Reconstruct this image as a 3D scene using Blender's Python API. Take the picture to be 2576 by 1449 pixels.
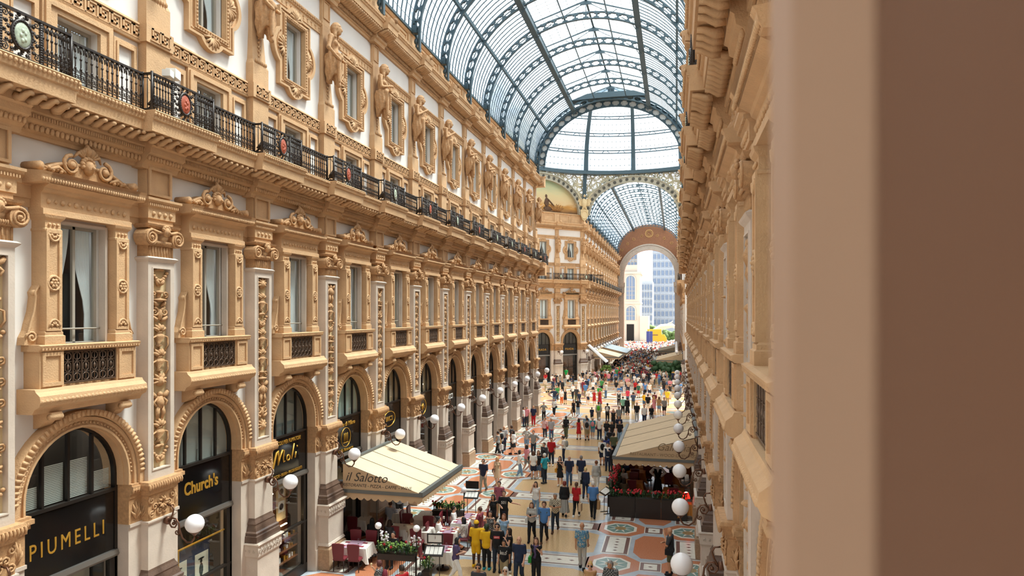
import bpy, math, random
import numpy as np
from mathutils import Vector, Matrix
from mathutils.geometry import tessellate_polygon
for _o in list(bpy.data.objects): bpy.data.objects.remove(_o)
SC = bpy.context.scene
C = SC.collection
RN = random.Random(11)
PI = math.pi
sin, cos, rad = math.sin, math.cos, math.radians
# ------------------------------------------------------------------ camera, world, sun, exposure
CX, CZ, YAW, FPX = 5.975, 9.69, rad(13.49), 1717.0
_c = bpy.data.cameras.new('camera'); cam = bpy.data.objects.new('camera', _c); C.objects.link(cam)
cam.location = (CX, 0, CZ); cam.rotation_euler = (PI/2, 0, YAW)
_c.sensor_width = 36; _c.lens = FPX/2576*36; _c.shift_y = 65.5/2576; _c.clip_start = .05; _c.clip_end = 2000
_c.dof.use_dof = True; _c.dof.focus_distance = 26; _c.dof.aperture_fstop = 4.0
SC.camera = cam
SC.view_settings.view_transform = 'Standard'; SC.view_settings.look = 'None'
SC.view_settings.gamma = 1; SC.view_settings.exposure = 1.14; SC.view_settings.use_curve_mapping = False
cy = SC.cycles
cy.max_bounces = 10; cy.diffuse_bounces = 4; cy.glossy_bounces = 3; cy.transparent_max_bounces = 24
cy.transmission_bounces = 4; cy.caustics_reflective = False; cy.caustics_refractive = False
cy.sample_clamp_indirect = 6; cy.use_denoising = True
W = bpy.data.worlds.new('sky'); SC.world = W; W.use_nodes = True
nt = W.node_tree; nt.nodes.clear()
_o = nt.nodes.new('ShaderNodeOutputWorld'); _b = nt.nodes.new('ShaderNodeBackground')
_t = nt.nodes.new('ShaderNodeTexCoord'); _n = nt.nodes.new('ShaderNodeTexNoise'); _r = nt.nodes.new('ShaderNodeValToRGB')
_n.inputs['Scale'].default_value = 2.4; _n.inputs['Detail'].default_value = 6
_r.color_ramp.elements[0].position = .36; _r.color_ramp.elements[0].color = (.62, .80, 1, 1)
_r.color_ramp.elements[1].position = .56; _r.color_ramp.elements[1].color = (1, 1, 1, 1)
nt.links.new(_t.outputs['Generated'], _n.inputs['Vector']); nt.links.new(_n.outputs['Fac'], _r.inputs['Fac'])
nt.links.new(_r.outputs['Color'], _b.inputs['Color']); nt.links.new(_b.outputs['Background'], _o.inputs['Surface'])
_b.inputs['Strength'].default_value = 1.0
_s = bpy.data.lights.new('sun', 'SUN'); _s.energy = 9.6; _s.angle = rad(13); _s.color = (1, .92, .80)
sun = bpy.data.objects.new('sun', _s); C.objects.link(sun)
sun.rotation_euler = Vector((.40, .20, .92)).to_track_quat('Z', 'Y').to_euler()

# ------------------------------------------------------------------ helpers
def hx(h):
    v = [int(h[i:i+2], 16)/255 for i in (0, 2, 4)]
    return tuple(c/12.92 if c <= .04045 else ((c+.055)/1.055)**2.4 for c in v) + (1,)

def mat(name, col, rough=.6, metal=0, var=0, scale=3, col2=None, bump=0, bscale=20, emit=0, objcol=False, spec=.5):
    m = bpy.data.materials.new(name); m.use_nodes = True
    n, l = m.node_tree.nodes, m.node_tree.links
    p = n['Principled BSDF']; c = hx(col)
    p.inputs['Base Color'].default_value = c; p.inputs['Roughness'].default_value = rough
    p.inputs['Metallic'].default_value = metal; p.inputs['Specular IOR Level'].default_value = spec
    if var or bump:
        g = n.new('ShaderNodeNewGeometry')
    if objcol:
        oi = n.new('ShaderNodeObjectInfo'); l.new(oi.outputs['Color'], p.inputs['Base Color'])
    if var:
        t = n.new('ShaderNodeTexNoise'); t.inputs['Scale'].default_value = scale; t.inputs['Detail'].default_value = 5
        l.new(g.outputs['Position'], t.inputs['Vector'])
        r = n.new('ShaderNodeValToRGB'); e = r.color_ramp.elements
        e[0].position = .33; e[1].position = .67
        e[0].color = tuple(x*(1-var) for x in c[:3]) + (1,) if col2 is None else hx(col2); e[1].color = c
        l.new(t.outputs['Fac'], r.inputs['Fac']); l.new(r.outputs['Color'], p.inputs['Base Color'])
    if bump:
        t2 = n.new('ShaderNodeTexNoise'); t2.inputs['Scale'].default_value = bscale
        l.new(g.outputs['Position'], t2.inputs['Vector'])
        b = n.new('ShaderNodeBump'); b.inputs['Strength'].default_value = bump; b.inputs['Distance'].default_value = .05
        l.new(t2.outputs['Fac'], b.inputs['Height']); l.new(b.outputs['Normal'], p.inputs['Normal'])
    if emit:
        p.inputs['Emission Color'].default_value = c; p.inputs['Emission Strength'].default_value = emit
    return m

def glassmat(name, tint, refl=.08, rough=.02, trans=1.0, body=None, bodyfac=0, fres=True):
    m = bpy.data.materials.new(name); m.use_nodes = True
    n, l = m.node_tree.nodes, m.node_tree.links; n.clear()
    o = n.new('ShaderNodeOutputMaterial'); t = n.new('ShaderNodeBsdfTransparent'); g = n.new('ShaderNodeBsdfGlossy')
    mx = n.new('ShaderNodeMixShader'); lw = n.new('ShaderNodeLayerWeight'); lw.inputs['Blend'].default_value = .5; f = n.new('ShaderNodeMath'); f.operation = 'POWER'; f.inputs[1].default_value = 4; l.new(lw.outputs['Facing'], f.inputs[0])
    a = n.new('ShaderNodeMath'); a.operation = 'ADD'; a.inputs[1].default_value = refl; a.use_clamp = True
    t.inputs['Color'].default_value = tuple(x*trans for x in hx(tint)[:3]) + (1,)
    g.inputs['Roughness'].default_value = rough
    if fres: l.new(f.outputs[0], a.inputs[0])
    else: a.inputs[0].default_value = 0
    l.new(a.outputs[0], mx.inputs['Fac'])
    l.new(t.outputs[0], mx.inputs[1]); l.new(g.outputs[0], mx.inputs[2])
    if bodyfac:
        d = n.new('ShaderNodeBsdfTranslucent'); d.inputs['Color'].default_value = hx(body)
        m2 = n.new('ShaderNodeMixShader'); m2.inputs['Fac'].default_value = bodyfac
        l.new(mx.outputs[0], m2.inputs[1]); l.new(d.outputs[0], m2.inputs[2]); l.new(m2.outputs[0], o.inputs['Surface'])
    else:
        l.new(mx.outputs[0], o.inputs['Surface'])
    return m

M = dict(
    stucco=mat('white_stucco', 'e4ddd6', .8, var=.06, scale=.8),
    stone=mat('honey_stone', 'cfa67b', .75, var=.14, scale=2.5, bump=.25, bscale=28),
    stone2=mat('carved_honey_stone', 'c4976a', .75, var=.26, scale=14, bump=.25, bscale=45),
    cream=mat('pale_cream_stone', 'd8bf93', .75, var=.08, scale=5),
    marble=mat('pinkish_marble', 'd2c1b1', .5, var=.12, scale=2.2, bump=.1),
    brown=mat('brown_granite', '6a5346', .35, var=.3, scale=20),
    plinth=mat('tan_granite', 'b49374', .45, var=.25, scale=18),
    iron=mat('black_wrought_iron', '352d29', .4, .4), grille=mat('brown_bronze_grille', '6a5546', .4, .4),
    roofiron=mat('blue_grey_painted_iron', '3f5159', .5, .2),
    roofiron2=mat('pale_grey_painted_iron', '8b9191', .5, .1),
    bronze=mat('brown_patina_metal', '6b4a38', .4, .7),
    black=mat('black_shop_fascia', '0b0a0a', .12, 0, spec=.6),
    frame=mat('dark_shop_frame', '231d19', .4, .2),
    steel=mat('grey_metal_trim', '8d8780', .35, .8),
    gold=mat('gold_lettering', 'd8a341', .35, .6),
    whitel=mat('white_lettering', 'e8e4dc', .5),
    darkl=mat('dark_brown_lettering', '4c443c', .8),
    dark=mat('dark_interior', '1a1512', .9),
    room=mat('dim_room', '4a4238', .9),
    warm=mat('warm_wood', '7b4826', .5, var=.3, scale=6),
    curtain=mat('white_curtain', 'eef2f2', .9),
    blind=mat('pale_blind', 'cfd0c4', .8),
    woodframe=mat('window_frame_grey_wood', 'a39a8c', .6),
    globe=mat('opal_glass_globe', 'f4f0f0', .18, 0),
    pinkm=mat('pale_terracotta_medallion', 'b5573a', .5, var=.3, scale=30),
    greenm=mat('pale_green_medallion', 'b9c2ab', .5, var=.35, scale=25),
    lamp=mat('lit_lamp', 'ffd9a0', .5, emit=10),
    glass=glassmat('window_glass', 'fbfdfd', .035),
    roofglass=glassmat('roof_glass', 'd6e7f2', .03, .15, .85, 'e2eef6', .42, False),
)

XZ = lambda a, b, c: (a, c, b)
class MB:
    def __init__(s): s.v = []; s.f = []; s.m = []; s.s = []
    def add(s, vs, fs, m=0, sm=False):
        o = len(s.v); s.v += [tuple(p) for p in vs]
        s.f += [[i+o for i in f] for f in fs]; s.m += [m]*len(fs); s.s += [sm]*len(fs); return s
    def box(s, x0, x1, y0, y1, z0, z1, m=0):
        return s.add([(x, y, z) for x in (x0, x1) for y in (y0, y1) for z in (z0, z1)],
                     [(0,1,3,2),(4,6,7,5),(0,4,5,1),(2,3,7,6),(0,2,6,4),(1,5,7,3)], m)
    def join(s, b, T=None, m=None):
        vs = b.v if T is None else [tuple(T @ Vector(p)) for p in b.v]
        o = len(s.v); s.v += vs; s.f += [[i+o for i in f] for f in b.f]
        s.m += b.m if m is None else [m]*len(b.f); s.s += b.s; return s
    def prism(s, loops, c0, c1, m=0, fr=XZ):
        pts = [p for l in loops for p in l]; n = len(pts)
        tri = tessellate_polygon([[Vector((a, b, 0)) for a, b in l] for l in loops])
        fs = [tuple(t) for t in tri] + [tuple(i+n for i in t) for t in tri]; k = 0
        for l in loops:
            q = len(l); fs += [(k+i, k+(i+1)%q, k+(i+1)%q+n, k+i+n) for i in range(q)]; k += q
        return s.add([fr(a, b, c1) for a, b in pts] + [fr(a, b, c0) for a, b in pts], fs, m)
    def tube(s, pts, r, n=6, m=0, closed=False, sm=True):
        P = [Vector(p) for p in pts]; N = len(P); rr = r if isinstance(r, (list, tuple)) else [r]*N
        vs = []; up = None
        for i in range(N):
            a = P[(i-1) % N] if closed or i else P[0]; b = P[(i+1) % N] if closed or i < N-1 else P[-1]
            t = (b-a); t = t.normalized() if t.length > 1e-9 else Vector((0, 0, 1))
            if up is None: up = t.orthogonal().normalized()
            else:
                up = up - t*up.dot(t); up = up.normalized() if up.length > 1e-6 else t.orthogonal().normalized()
            w = t.cross(up)
            for k in range(n):
                q = 2*PI*k/n; vs.append(P[i] + (up*cos(q) + w*sin(q))*rr[i])
        fs = []
        for i in range(N if closed else N-1):
            j = (i+1) % N; fs += [(i*n+k, i*n+(k+1)%n, j*n+(k+1)%n, j*n+k) for k in range(n)]
        if not closed: fs += [tuple(range(n))[::-1], tuple((N-1)*n+k for k in range(n))]
        return s.add(vs, fs, m, sm)
    def lathe(s, prof, n=14, c=(0, 0, 0), m=0, sm=True):
        vs = [(c[0]+r*cos(2*PI*k/n), c[1]+r*sin(2*PI*k/n), c[2]+z) for r, z in prof for k in range(n)]
        fs = [(i*n+k, i*n+(k+1)%n, (i+1)*n+(k+1)%n, (i+1)*n+k) for i in range(len(prof)-1) for k in range(n)]
        fs += [tuple(range(n))[::-1], tuple((len(prof)-1)*n+k for k in range(n))]
        return s.add(vs, fs, m, sm)
    def ell(s, c, r, nu=8, nv=5, m=0):
        vs = [(c[0], c[1], c[2]+r[2])]
        for j in range(1, nv):
            t = PI*j/nv
            vs += [(c[0]+r[0]*sin(t)*cos(2*PI*k/nu), c[1]+r[1]*sin(t)*sin(2*PI*k/nu), c[2]+r[2]*cos(t)) for k in range(nu)]
        vs.append((c[0], c[1], c[2]-r[2])); L = len(vs)-1
        fs = [(0, 1+k, 1+(k+1)%nu) for k in range(nu)]
        for j in range(nv-2):
            a = 1+j*nu; fs += [(a+k, a+nu+k, a+nu+(k+1)%nu, a+(k+1)%nu) for k in range(nu)]
        a = 1+(nv-2)*nu; fs += [(a+k, L, a+(k+1)%nu) for k in range(nu)]
        return s.add(vs, fs, m, True)
    def wrap(s, prof, hw, d, m=0, x=0):      # moulded pier: profile (offset, z) round three sides
        vs = []
        for o, z in prof: vs += [(x-hw-o, -.05, z), (x-hw-o, d+o, z), (x+hw+o, d+o, z), (x+hw+o, -.05, z)]
        fs = [(i*4+k, i*4+k+1, i*4+k+5, i*4+k+4) for i in range(len(prof)-1) for k in range(3)]
        e = (len(prof)-1)*4; fs += [(0, 1, 2, 3), (e, e+1, e+2, e+3)]
        return s.add(vs, fs, m)
    def mould(s, prof, x0, x1, m=0):          # profile (y, z) run along x
        n = len(prof); tri = tessellate_polygon([[Vector((a, b, 0)) for a, b in prof]])
        fs = [(i, (i+1)%n, (i+1)%n+n, i+n) for i in range(n)]
        fs += [tuple(t) for t in tri] + [tuple(i+n for i in t) for t in tri]
        return s.add([(x0, y, z) for y, z in prof] + [(x1, y, z) for y, z in prof], fs, m)
    def mesh(s, name):
        me = bpy.data.meshes.new(name); me.from_pydata(s.v, [], s.f)
        me.polygons.foreach_set('material_index', s.m); me.polygons.foreach_set('use_smooth', s.s); me.update(); return me

def spiral(x, z, r, turns=1.6, a0=0, d=1, y=0, n=14, r1=.12):
    return [(x+r*(1-(1-r1)*t)*cos(a0+d*2*PI*turns*t), y, z+r*(1-(1-r1)*t)*sin(a0+d*2*PI*turns*t)) for t in [i/n for i in range(n+1)]]
def arcp(r, z0, a0=0, a1=PI, n=20, x=0, b=None):
    return [(x+r*cos(a0+(a1-a0)*i/n), z0+(b or r)*sin(a0+(a1-a0)*i/n)) for i in range(n+1)]
def archloop(r0, r1, zc, zb, n=24):
    return arcp(r1, zc, n=n) + [(-r1, zb), (-r0, zb)] + arcp(r0, zc, PI, 0, n) + [(r0, zb), (r1, zb)]

def put(o, label=None, cat=None, group=None, kind=None):
    if label: o['label'] = label
    if cat: o['category'] = cat
    if group: o['group'] = group
    if kind: o['kind'] = kind
    return o
MC = {}
def ob(name, g, mats=(), parent=None, loc=(0, 0, 0), rz=0, **k):
    if isinstance(g, MB): g = g.mesh(name)
    if not isinstance(mats, (list, tuple)): mats = [mats]
    if not g.materials:
        for x in mats: g.materials.append(M[x] if isinstance(x, str) else x)
    o = bpy.data.objects.new(name, g); C.objects.link(o); o.parent = parent
    o.location = loc; o.rotation_euler = (0, 0, rz); return put(o, **k)
def thing(name, label, cat, loc=(0, 0, 0), rz=0, group=None, kind=None):
    o = bpy.data.objects.new(name, None); C.objects.link(o); o.location = loc; o.rotation_euler = (0, 0, rz)
    o.empty_display_size = .1
    return put(o, label, cat, group, kind)
def dup(root, loc, rz=0, label=None, group=None):
    r = root.copy(); C.objects.link(r); r.location = loc; r.rotation_euler = (0, 0, rz); put(r, label, None, group)
    for ch in list(root.children):
        c = ch.copy(); C.objects.link(c); c.parent = r
        for g in ch.children:
            d = g.copy(); C.objects.link(d); d.parent = c
    return r
_TX = Matrix(((-1, 0, 0, 0), (0, 0, 1, 0), (0, 1, 0, 0), (0, 0, 0, 1)))
def text(body, size, T, ext=.012, shear=0, space=1, bold=0, align='CENTER', sx=1):
    cu = bpy.data.curves.new('lettering', 'FONT'); cu.body = body; cu.size = size; cu.extrude = ext; cu.shear = shear
    cu.space_character = space; cu.offset = bold; cu.align_x = align; cu.align_y = 'CENTER'; cu.resolution_u = 3
    t = bpy.data.objects.new('lettering', cu); C.objects.link(t)
    bpy.context.view_layer.update()
    me = bpy.data.meshes.new_from_object(t.evaluated_get(bpy.context.evaluated_depsgraph_get()))
    bpy.data.objects.remove(t); me.transform(T @ Matrix.Diagonal((sx, 1, 1, 1))); me.materials.clear(); return me
def fasc(x, y, z): return Matrix.Translation((x, y, z)) @ _TX
def at(u, v, z=0):                            # where the view ray through a pixel meets the level z
    dep = FPX*(CZ-z)/(v-790); r = (u-1288)/FPX*dep
    return (CX + r*cos(YAW) - dep*sin(YAW), r*sin(YAW) + dep*cos(YAW))
ORD = 'first second third fourth fifth sixth seventh eighth ninth tenth eleventh twelfth thirteenth fourteenth fifteenth sixteenth'.split()
# ------------------------------------------------------------------ facade kit (local frame: x along the wall, y outward, z up)
B = 4.5; WX = 7.35
PY = lambda k: 15.1 + B*(k-1)
BYc = lambda k: PY(k) - B/2
def relief_col(z0, z1, w, y, seed):
    r = random.Random(seed); b = MB(); z = z0 + .05
    def leaf(x, zz, a, L, t=.05):
        p = [(x+L*q*cos(a), y+.05*sin(PI*q), zz+L*q*sin(a)) for q in (0, .35, .7, 1)]
        b.tube(p, [t*.5, t, t*.75, .008], 5)
    while z < z1-.3:
        k = r.choice('usmfcb')
        h = {'u': .62, 's': .5, 'm': .45, 'f': .7, 'c': .5, 'b': .4}[k]
        if k == 'u':
            b.lathe([(.02, 0), (.09, .02), (.03, .08), (.13, .26), (.12, .3), (.05, .36), (.09, .4)], 8, (0, y, z))
            for i in range(5): leaf(0, z+.4, rad(30+30*i), .22)
            for s in (1, -1): b.tube([(s*.1, y+.04, z+.28), (s*.2, y+.05, z+.24), (s*.22, y+.05, z+.05), (s*.15, y+.04, z-.08)], .022, 5)
        elif k == 's':
            for s in (1, -1):
                b.tube([(p[0], y+.03, p[2]) for p in spiral(s*.13, z+.26, .12, 1.5, PI/2 if s > 0 else PI/2, s)], [.035-.0015*i for i in range(15)], 5)
                leaf(s*.05, z+.02, rad(90-s*50), .24); leaf(s*.06, z+.4, rad(90-s*30), .18)
            b.ell((0, y+.03, z+.2), (.06, .06, .16), 6, 4)
        elif k == 'm':
            b.ell((0, y+.03, z+.22), (.1, .1, .14)); b.ell((0, y+.12, z+.2), (.025, .04, .05), 6, 4)
            for i in range(7): leaf(0, z+.24, rad(-20+37*i), .23, .045)
        elif k == 'f':
            b.ell((0, y+.04, z+.6), (.06, .06, .075)); b.tube([(0, y+.03, z+.55), (.02, y+.05, z+.4), (-.01, y+.03, z+.25)], [.06, .1, .07], 7)
            for s in (1, -1):
                b.tube([(s*.05, y+.03, z+.28), (s*.08, y+.06, z+.12), (s*.06, y+.03, z-.04)], [.06, .05, .03], 6)
                b.tube([(s*.09, y+.04, z+.5), (s*.18, y+.05, z+.4), (s*.12, y+.07, z+.3)], [.03, .03, .025], 5)
                leaf(s*.1, z+.5, rad(90-s*35), .25, .06)
        elif k == 'c':
            for i in range(9):
                t = -1+i/4; b.ell((t*.2, y+.03, z+.14+.2*t*t), (.045, .04, .045), 6, 4)
            for s in (1, -1): leaf(s*.12, z+.4, rad(90+s*70), .2); leaf(s*.02, z, rad(90-s*25), .22)
        else:
            b.lathe([(.03, 0), (.16, .04), (.16, .07), (.05, .1), (.04, .2), (.12, .26), (.03, .3)], 8, (0, y, z))
            for s in (1, -1): b.tube([(p[0], y+.03, p[2]) for p in spiral(s*.16, z+.2, .09, 1.2, -PI/2, s, n=9)], .022, 5)
        z += h + .02
    return b

def make_pilaster(seed):
    t = thing('pilaster', '', 'pilaster')
    b = MB().wrap([(.22, 0), (.22, .78), (.17, .84), (.15, .9)], .46, .4)
    ob('plinth', b, 'plinth', t)
    b = MB().wrap([(.19, .9), (.16, .98), (.14, 1.0), (.14, 1.98), (.17, 2.05), (.2, 2.06), (.2, 2.38), (.26, 2.44), (.24, 2.48), (.1, 2.48)], .46, .4)
    for i in range(8):
        x = -.58+i*.166; b.tube([(p[0], .612, p[2]) for p in spiral(x, 2.22, .06, 1.2, i, 1, n=8)], .013, 4)
        b.tube([(x+.083, .61, 2.1), (x+.083, .61, 2.34)], .015, 4)
    for s in (1, -1):
        for j in range(3): b.tube([(s*.667, p[0]+.12+j*.17, p[2]) for p in spiral(0, 2.22, .06, 1.2, j, 1, n=8)], .013, 4)
    ob('pedestal', b, 'marble', t)
    b = MB().wrap([(.2, 2.48), (.2, 2.68), (.16, 2.7), (.17, 2.78), (.12, 2.82), (.09, 2.92), (.06, 3.0), (.08, 3.04), (.02, 3.14), (0, 3.2)], .46, .35)
    ob('base_moulding', b, 'brown', t)
    b = MB().wrap([(0, 3.14), (0, 4.34), (.05, 4.4), (.05, 4.44)], .46, .35)
    ob('lower_shaft', b, 'marble', t)
    b = MB().wrap([(.0, 4.44), (.0, 5.08), (.03, 5.1), (.05, 5.2), (.13, 5.34), (.15, 5.38), (.13, 5.45), (0, 5.47)], .46, .35)
    for i in range(15): b.ell((-.56+.08*i, .5, 5.31), (.032, .05, .09), 5, 4)
    for x, z, a in ((-.25, 4.76, 0), (.25, 4.76, PI), (-.08, 4.62, 2), (.08, 4.62, 1), (-.36, 4.58, 1), (.36, 4.58, 2), (-.37, 4.95, 2), (.37, 4.95, 1)):
        b.tube([(p[0], .37, p[2]) for p in spiral(x, z, .1, 1.3, a, 1 if x < 0 else -1, n=10)], .026, 5)
    for i in range(9):
        a = rad(i*40); b.tube([(.04*cos(a), .37, 4.82+.04*sin(a)), (.12*cos(a), .42, 4.82+.12*sin(a)), (.17*cos(a), .37, 4.82+.17*sin(a))], [.02, .035, .01], 5)
    for s in (1, -1):
        for j in range(5): b.tube([(s*.47, .17+.12*cos(rad(20+35*j)), 4.6+.3*sin(rad(20+35*j))), (s*.48, .17, 4.55)], .02, 4)
    ob('lower_capital', b, 'stone2', t)
    b = MB(); hole = [(-.3, 5.72), (.3, 5.72), (.3, 10.86), (-.3, 10.86)]
    b.prism([[(-.46, 5.47), (.46, 5.47), (.46, 11.1), (-.46, 11.1)], hole], .2, .35)
    b.box(-.46, .46, -.05, .2, 5.47, 11.1)
    b.prism([[(-.33, 5.69), (.33, 5.69), (.33, 10.89), (-.33, 10.89)], hole], .35, .37)
    b.wrap([(0, 11.02), (.06, 11.08), (.08, 11.12), (.02, 11.16)], .46, .35)
    ob('shaft', b, 'marble', t)
    b = relief_col(5.8, 10.85, .5, .22, seed); b = MB().join(b, Matrix.Diagonal((1.3, 1.15, 1, 1))); b.box(-.3, .3, .19, .225, 5.72, 10.86, 1)
    ob('carved_relief', b, ['stone2', 'cream'], t)
    b = MB().wrap([(-.02, 11.14), (-.02, 11.44), (.04, 11.46), (.04, 11.52), (-.02, 11.58), (-.02, 11.86), (.06, 11.88), (.1, 11.93), (.12, 11.98), (0, 12)], .46, .35)
    for i in range(9): b.tube([(-.4+.1*i, .335, 11.16), (-.4+.1*i, .335, 11.42)], .025, 5)
    for i in range(11): b.ell((-.25+.05*i, .42, 11.52), (.022, .03, .05), 5, 4)
    for s in (1, -1):
        b.prism([arcp(.21, 11.64, 0, 2*PI, 18, s*.47)[:-1]], .1, .46)
        b.tube([(p[0], .475, p[2]) for p in spiral(s*.47, 11.64, .19, 2.1, PI/2, -s, n=24)], [.035-.0008*i for i in range(25)], 5)
        b.ell((s*.47, .48, 11.64), (.05, .05, .05), 6, 4)
    b.tube([(-.47, .44, 11.84), (-.2, .45, 11.78), (.2, .45, 11.78), (.47, .44, 11.84)], .04, 6)
    b.ell((0, .5, 11.8), (.1, .1, .13)); b.ell((0, .6, 11.78), (.025, .04, .04), 6, 4)
    for i in range(6): b.ell((.11*cos(rad(20+28*i)), .5, 11.83+.11*sin(rad(20+28*i))), (.05, .05, .05), 6, 4)
    ob('capital', b, 'stone2', t)
    b = MB().wrap([(-.02, 12), (-.02, 12.12), (.02, 12.13), (.02, 12.4), (.06, 12.44), (.06, 12.5), (.14, 12.58), (.14, 12.64), (0, 12.66)], .46, .35)
    for i in range(4): b.lathe([(.07, 0), (.06, .02), (.03, .03)], 8, (0, 0, 0)) if 0 else b.ell((-.3+.2*i, .38, 12.26), (.06, .04, .06), 8, 4)
    for i in range(16): b.box(-.5+.065*i, -.47+.065*i, .4, .45, 12.44, 12.5)
    b.wrap([(-.04, 12.66), (-.04, 13.5)], .46, .3)
    b.prism([[(-.4, 12.72), (.4, 12.72), (.4, 13.44), (-.4, 13.44)], [(-.33, 12.79), (.33, 12.79), (.33, 13.37), (-.33, 13.37)]], .3, .34)
    ob('entablature_block', b, 'stone', t)
    return t

def make_upper_pier():
    b = MB().wrap([(0, 14.6), (0, 16.6), (.06, 16.6), (.06, 17.05), (0, 17.05), (0, 17.7), (-.06, 17.85), (-.07, 18), (-.12, 18.85), (-.12, 20.5)], .42, .26)
    b.wrap([(-.1, 20.4), (-.08, 20.95), (-.12, 21), (-.12, 21.9)], .42, .24)
    b.prism([[(-.24, 21.1), (.24, 21.1), (.24, 21.8), (-.24, 21.8)], [(-.2, 21.14), (.2, 21.14), (.2, 21.76), (-.2, 21.76)]], .12, .16)
    for i in range(7): b.ell((-.27+.09*i, .27, 17.82), (.035, .04, .07), 5, 4)
    for i in range(9): b.ell((.03*(-1)**i, .2, 18.05+.07*i), (.05, .04, .045), 6, 4)
    return b

def quat(hw, hh, rt, rs, o=0):              # four-lobed outline, grown by o
    hw += o; hh += o; rt += o; rs += o; P = []
    ct, cs = hh-.32, hw-.32
    def arc(cx, cz, r, a0, a1, n=12): return [(cx+r*cos(a0+(a1-a0)*i/n), cz+r*sin(a0+(a1-a0)*i/n)) for i in range(n+1)]
    at_ = math.asin(min(1, (hh-ct)/rt)); as_ = math.acos(min(1, (hw-cs)/rs))
    P += [(hw, -hh)] + arc(cs, 0, rs, -as_, as_) + [(hw, hh)]
    P += arc(0, ct, rt, at_, PI-at_) + [(-hw, hh)] + arc(-cs, 0, rs, PI-as_, PI+as_) + [(-hw, -hh)]
    P += arc(0, -ct, rt, PI+at_, 2*PI-at_)
    return P
def shell(b, x, z, a, y, r=.36):
    for i in range(7):
        q = a + rad(-75+25*i)
        b.tube([(x, y, z), (x+.6*r*cos(q), y+.05, z+.6*r*sin(q)), (x+r*cos(q), y, z+r*sin(q))], [.02, .04, .05], 5)
def rectl(x0, x1, z0, z1): return [(x0, z0), (x1, z0), (x1, z1), (x0, z1)]

def make_oculus():                           # four-lobed framed window of the top storey
    t = thing('window', '', 'window'); zc = 18.95
    sh = lambda P: [(x, z+zc) for x, z in P]
    hole = rectl(-.62, .62, zc-1.05, zc+1.05); b = MB()
    b.prism([sh(quat(1.0, 1.34, .58, .68)), hole], -.02, .1)
    b.prism([sh(quat(1.0, 1.34, .58, .68)), sh(quat(1.0, 1.34, .58, .68, -.07))], .1, .17)
    b.prism([sh(quat(1.0, 1.34, .58, .68, -.12)), sh(quat(1.0, 1.34, .58, .68, -.17))], .1, .14)
    b.prism([rectl(-.74, .74, zc-1.17, zc+1.17), hole], .1, .18)
    for i in range(21):
        for s in (1, -1):
            if i < 13: b.ell((-.66+.11*i, .19, zc+s*1.1), (.04, .035, .035), 5, 4)
            b.ell((s*.68, .19, zc-1.05+.105*i), (.035, .035, .04), 5, 4)
    for x, z, a in ((0, 1.17, PI/2), (0, -1.17, -PI/2), (.74, 0, 0), (-.74, 0, PI)): shell(b, x, zc+z, a, .14, .36)
    for x, z in ((.85, 1.2), (-.85, 1.2), (.85, -1.2), (-.85, -1.2)): b.ell((x, .12, zc+z), (.05, .04, .05), 6, 4)
    ob('stone_surround', b, 'stone', t)
    b = MB().prism([rectl(-.62, .62, zc-1.05, zc+1.05), rectl(-.54, .54, zc-.97, zc+.97)], -.26, -.18).box(-.04, .04, -.26, -.18, zc-1, zc+1)
    ob('window_frame', b, 'woodframe', t); ob('pane', MB().box(-.56, .56, -.23, -.22, zc-.98, zc+.98), 'glass', t)
    curtains(t, zc-.97, zc+.97, .54, -.3, tied=True)
    return t
def sheet(b, x0a, x0b, x1a, x1b, z0, z1, y, zt=None):   # pleated cloth: top x0a..x1a, bottom x0b..x1b
    n, mz = 28, 8; vs = []
    for j in range(mz+1):
        q = j/mz; z = z1+(z0-z1)*q; e = q*q*(3-2*q)
        if zt is not None: e = min(1, ((z1-z)/(z1-zt))**1.6)
        a0 = x0a+(x0b-x0a)*e; a1 = x1a+(x1b-x1a)*e
        vs += [(a0+(a1-a0)*i/n, y+.03*sin(i*1.55+.4*j*.2), z) for i in range(n+1)]
    return b.add(vs, [(j*(n+1)+i, j*(n+1)+i+1, (j+1)*(n+1)+i+1, (j+1)*(n+1)+i) for j in range(mz) for i in range(n)], 0, True)
def curtains(t, z0, z1, hw, y, tied):
    for s in (1, -1):
        b = MB()
        if tied: sheet(b, s*.02, s*(hw-.16), s*hw, s*hw, z0, z1, y, z0+.32*(z1-z0))
        else: sheet(b, s*.02, s*.03, s*hw, s*hw, z0, z1, y)
        ob('curtain', b, 'curtain', t)
    ob('dark_room', MB().box(-hw-.1, hw+.1, y-.9, y-.85, z0-.1, z1+.1).box(-hw-.12, -hw-.1, y-.9, y+.1, z0-.1, z1+.1).box(hw+.1, hw+.12, y-.9, y+.1, z0-.1, z1+.1), 'dark', t)

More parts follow.
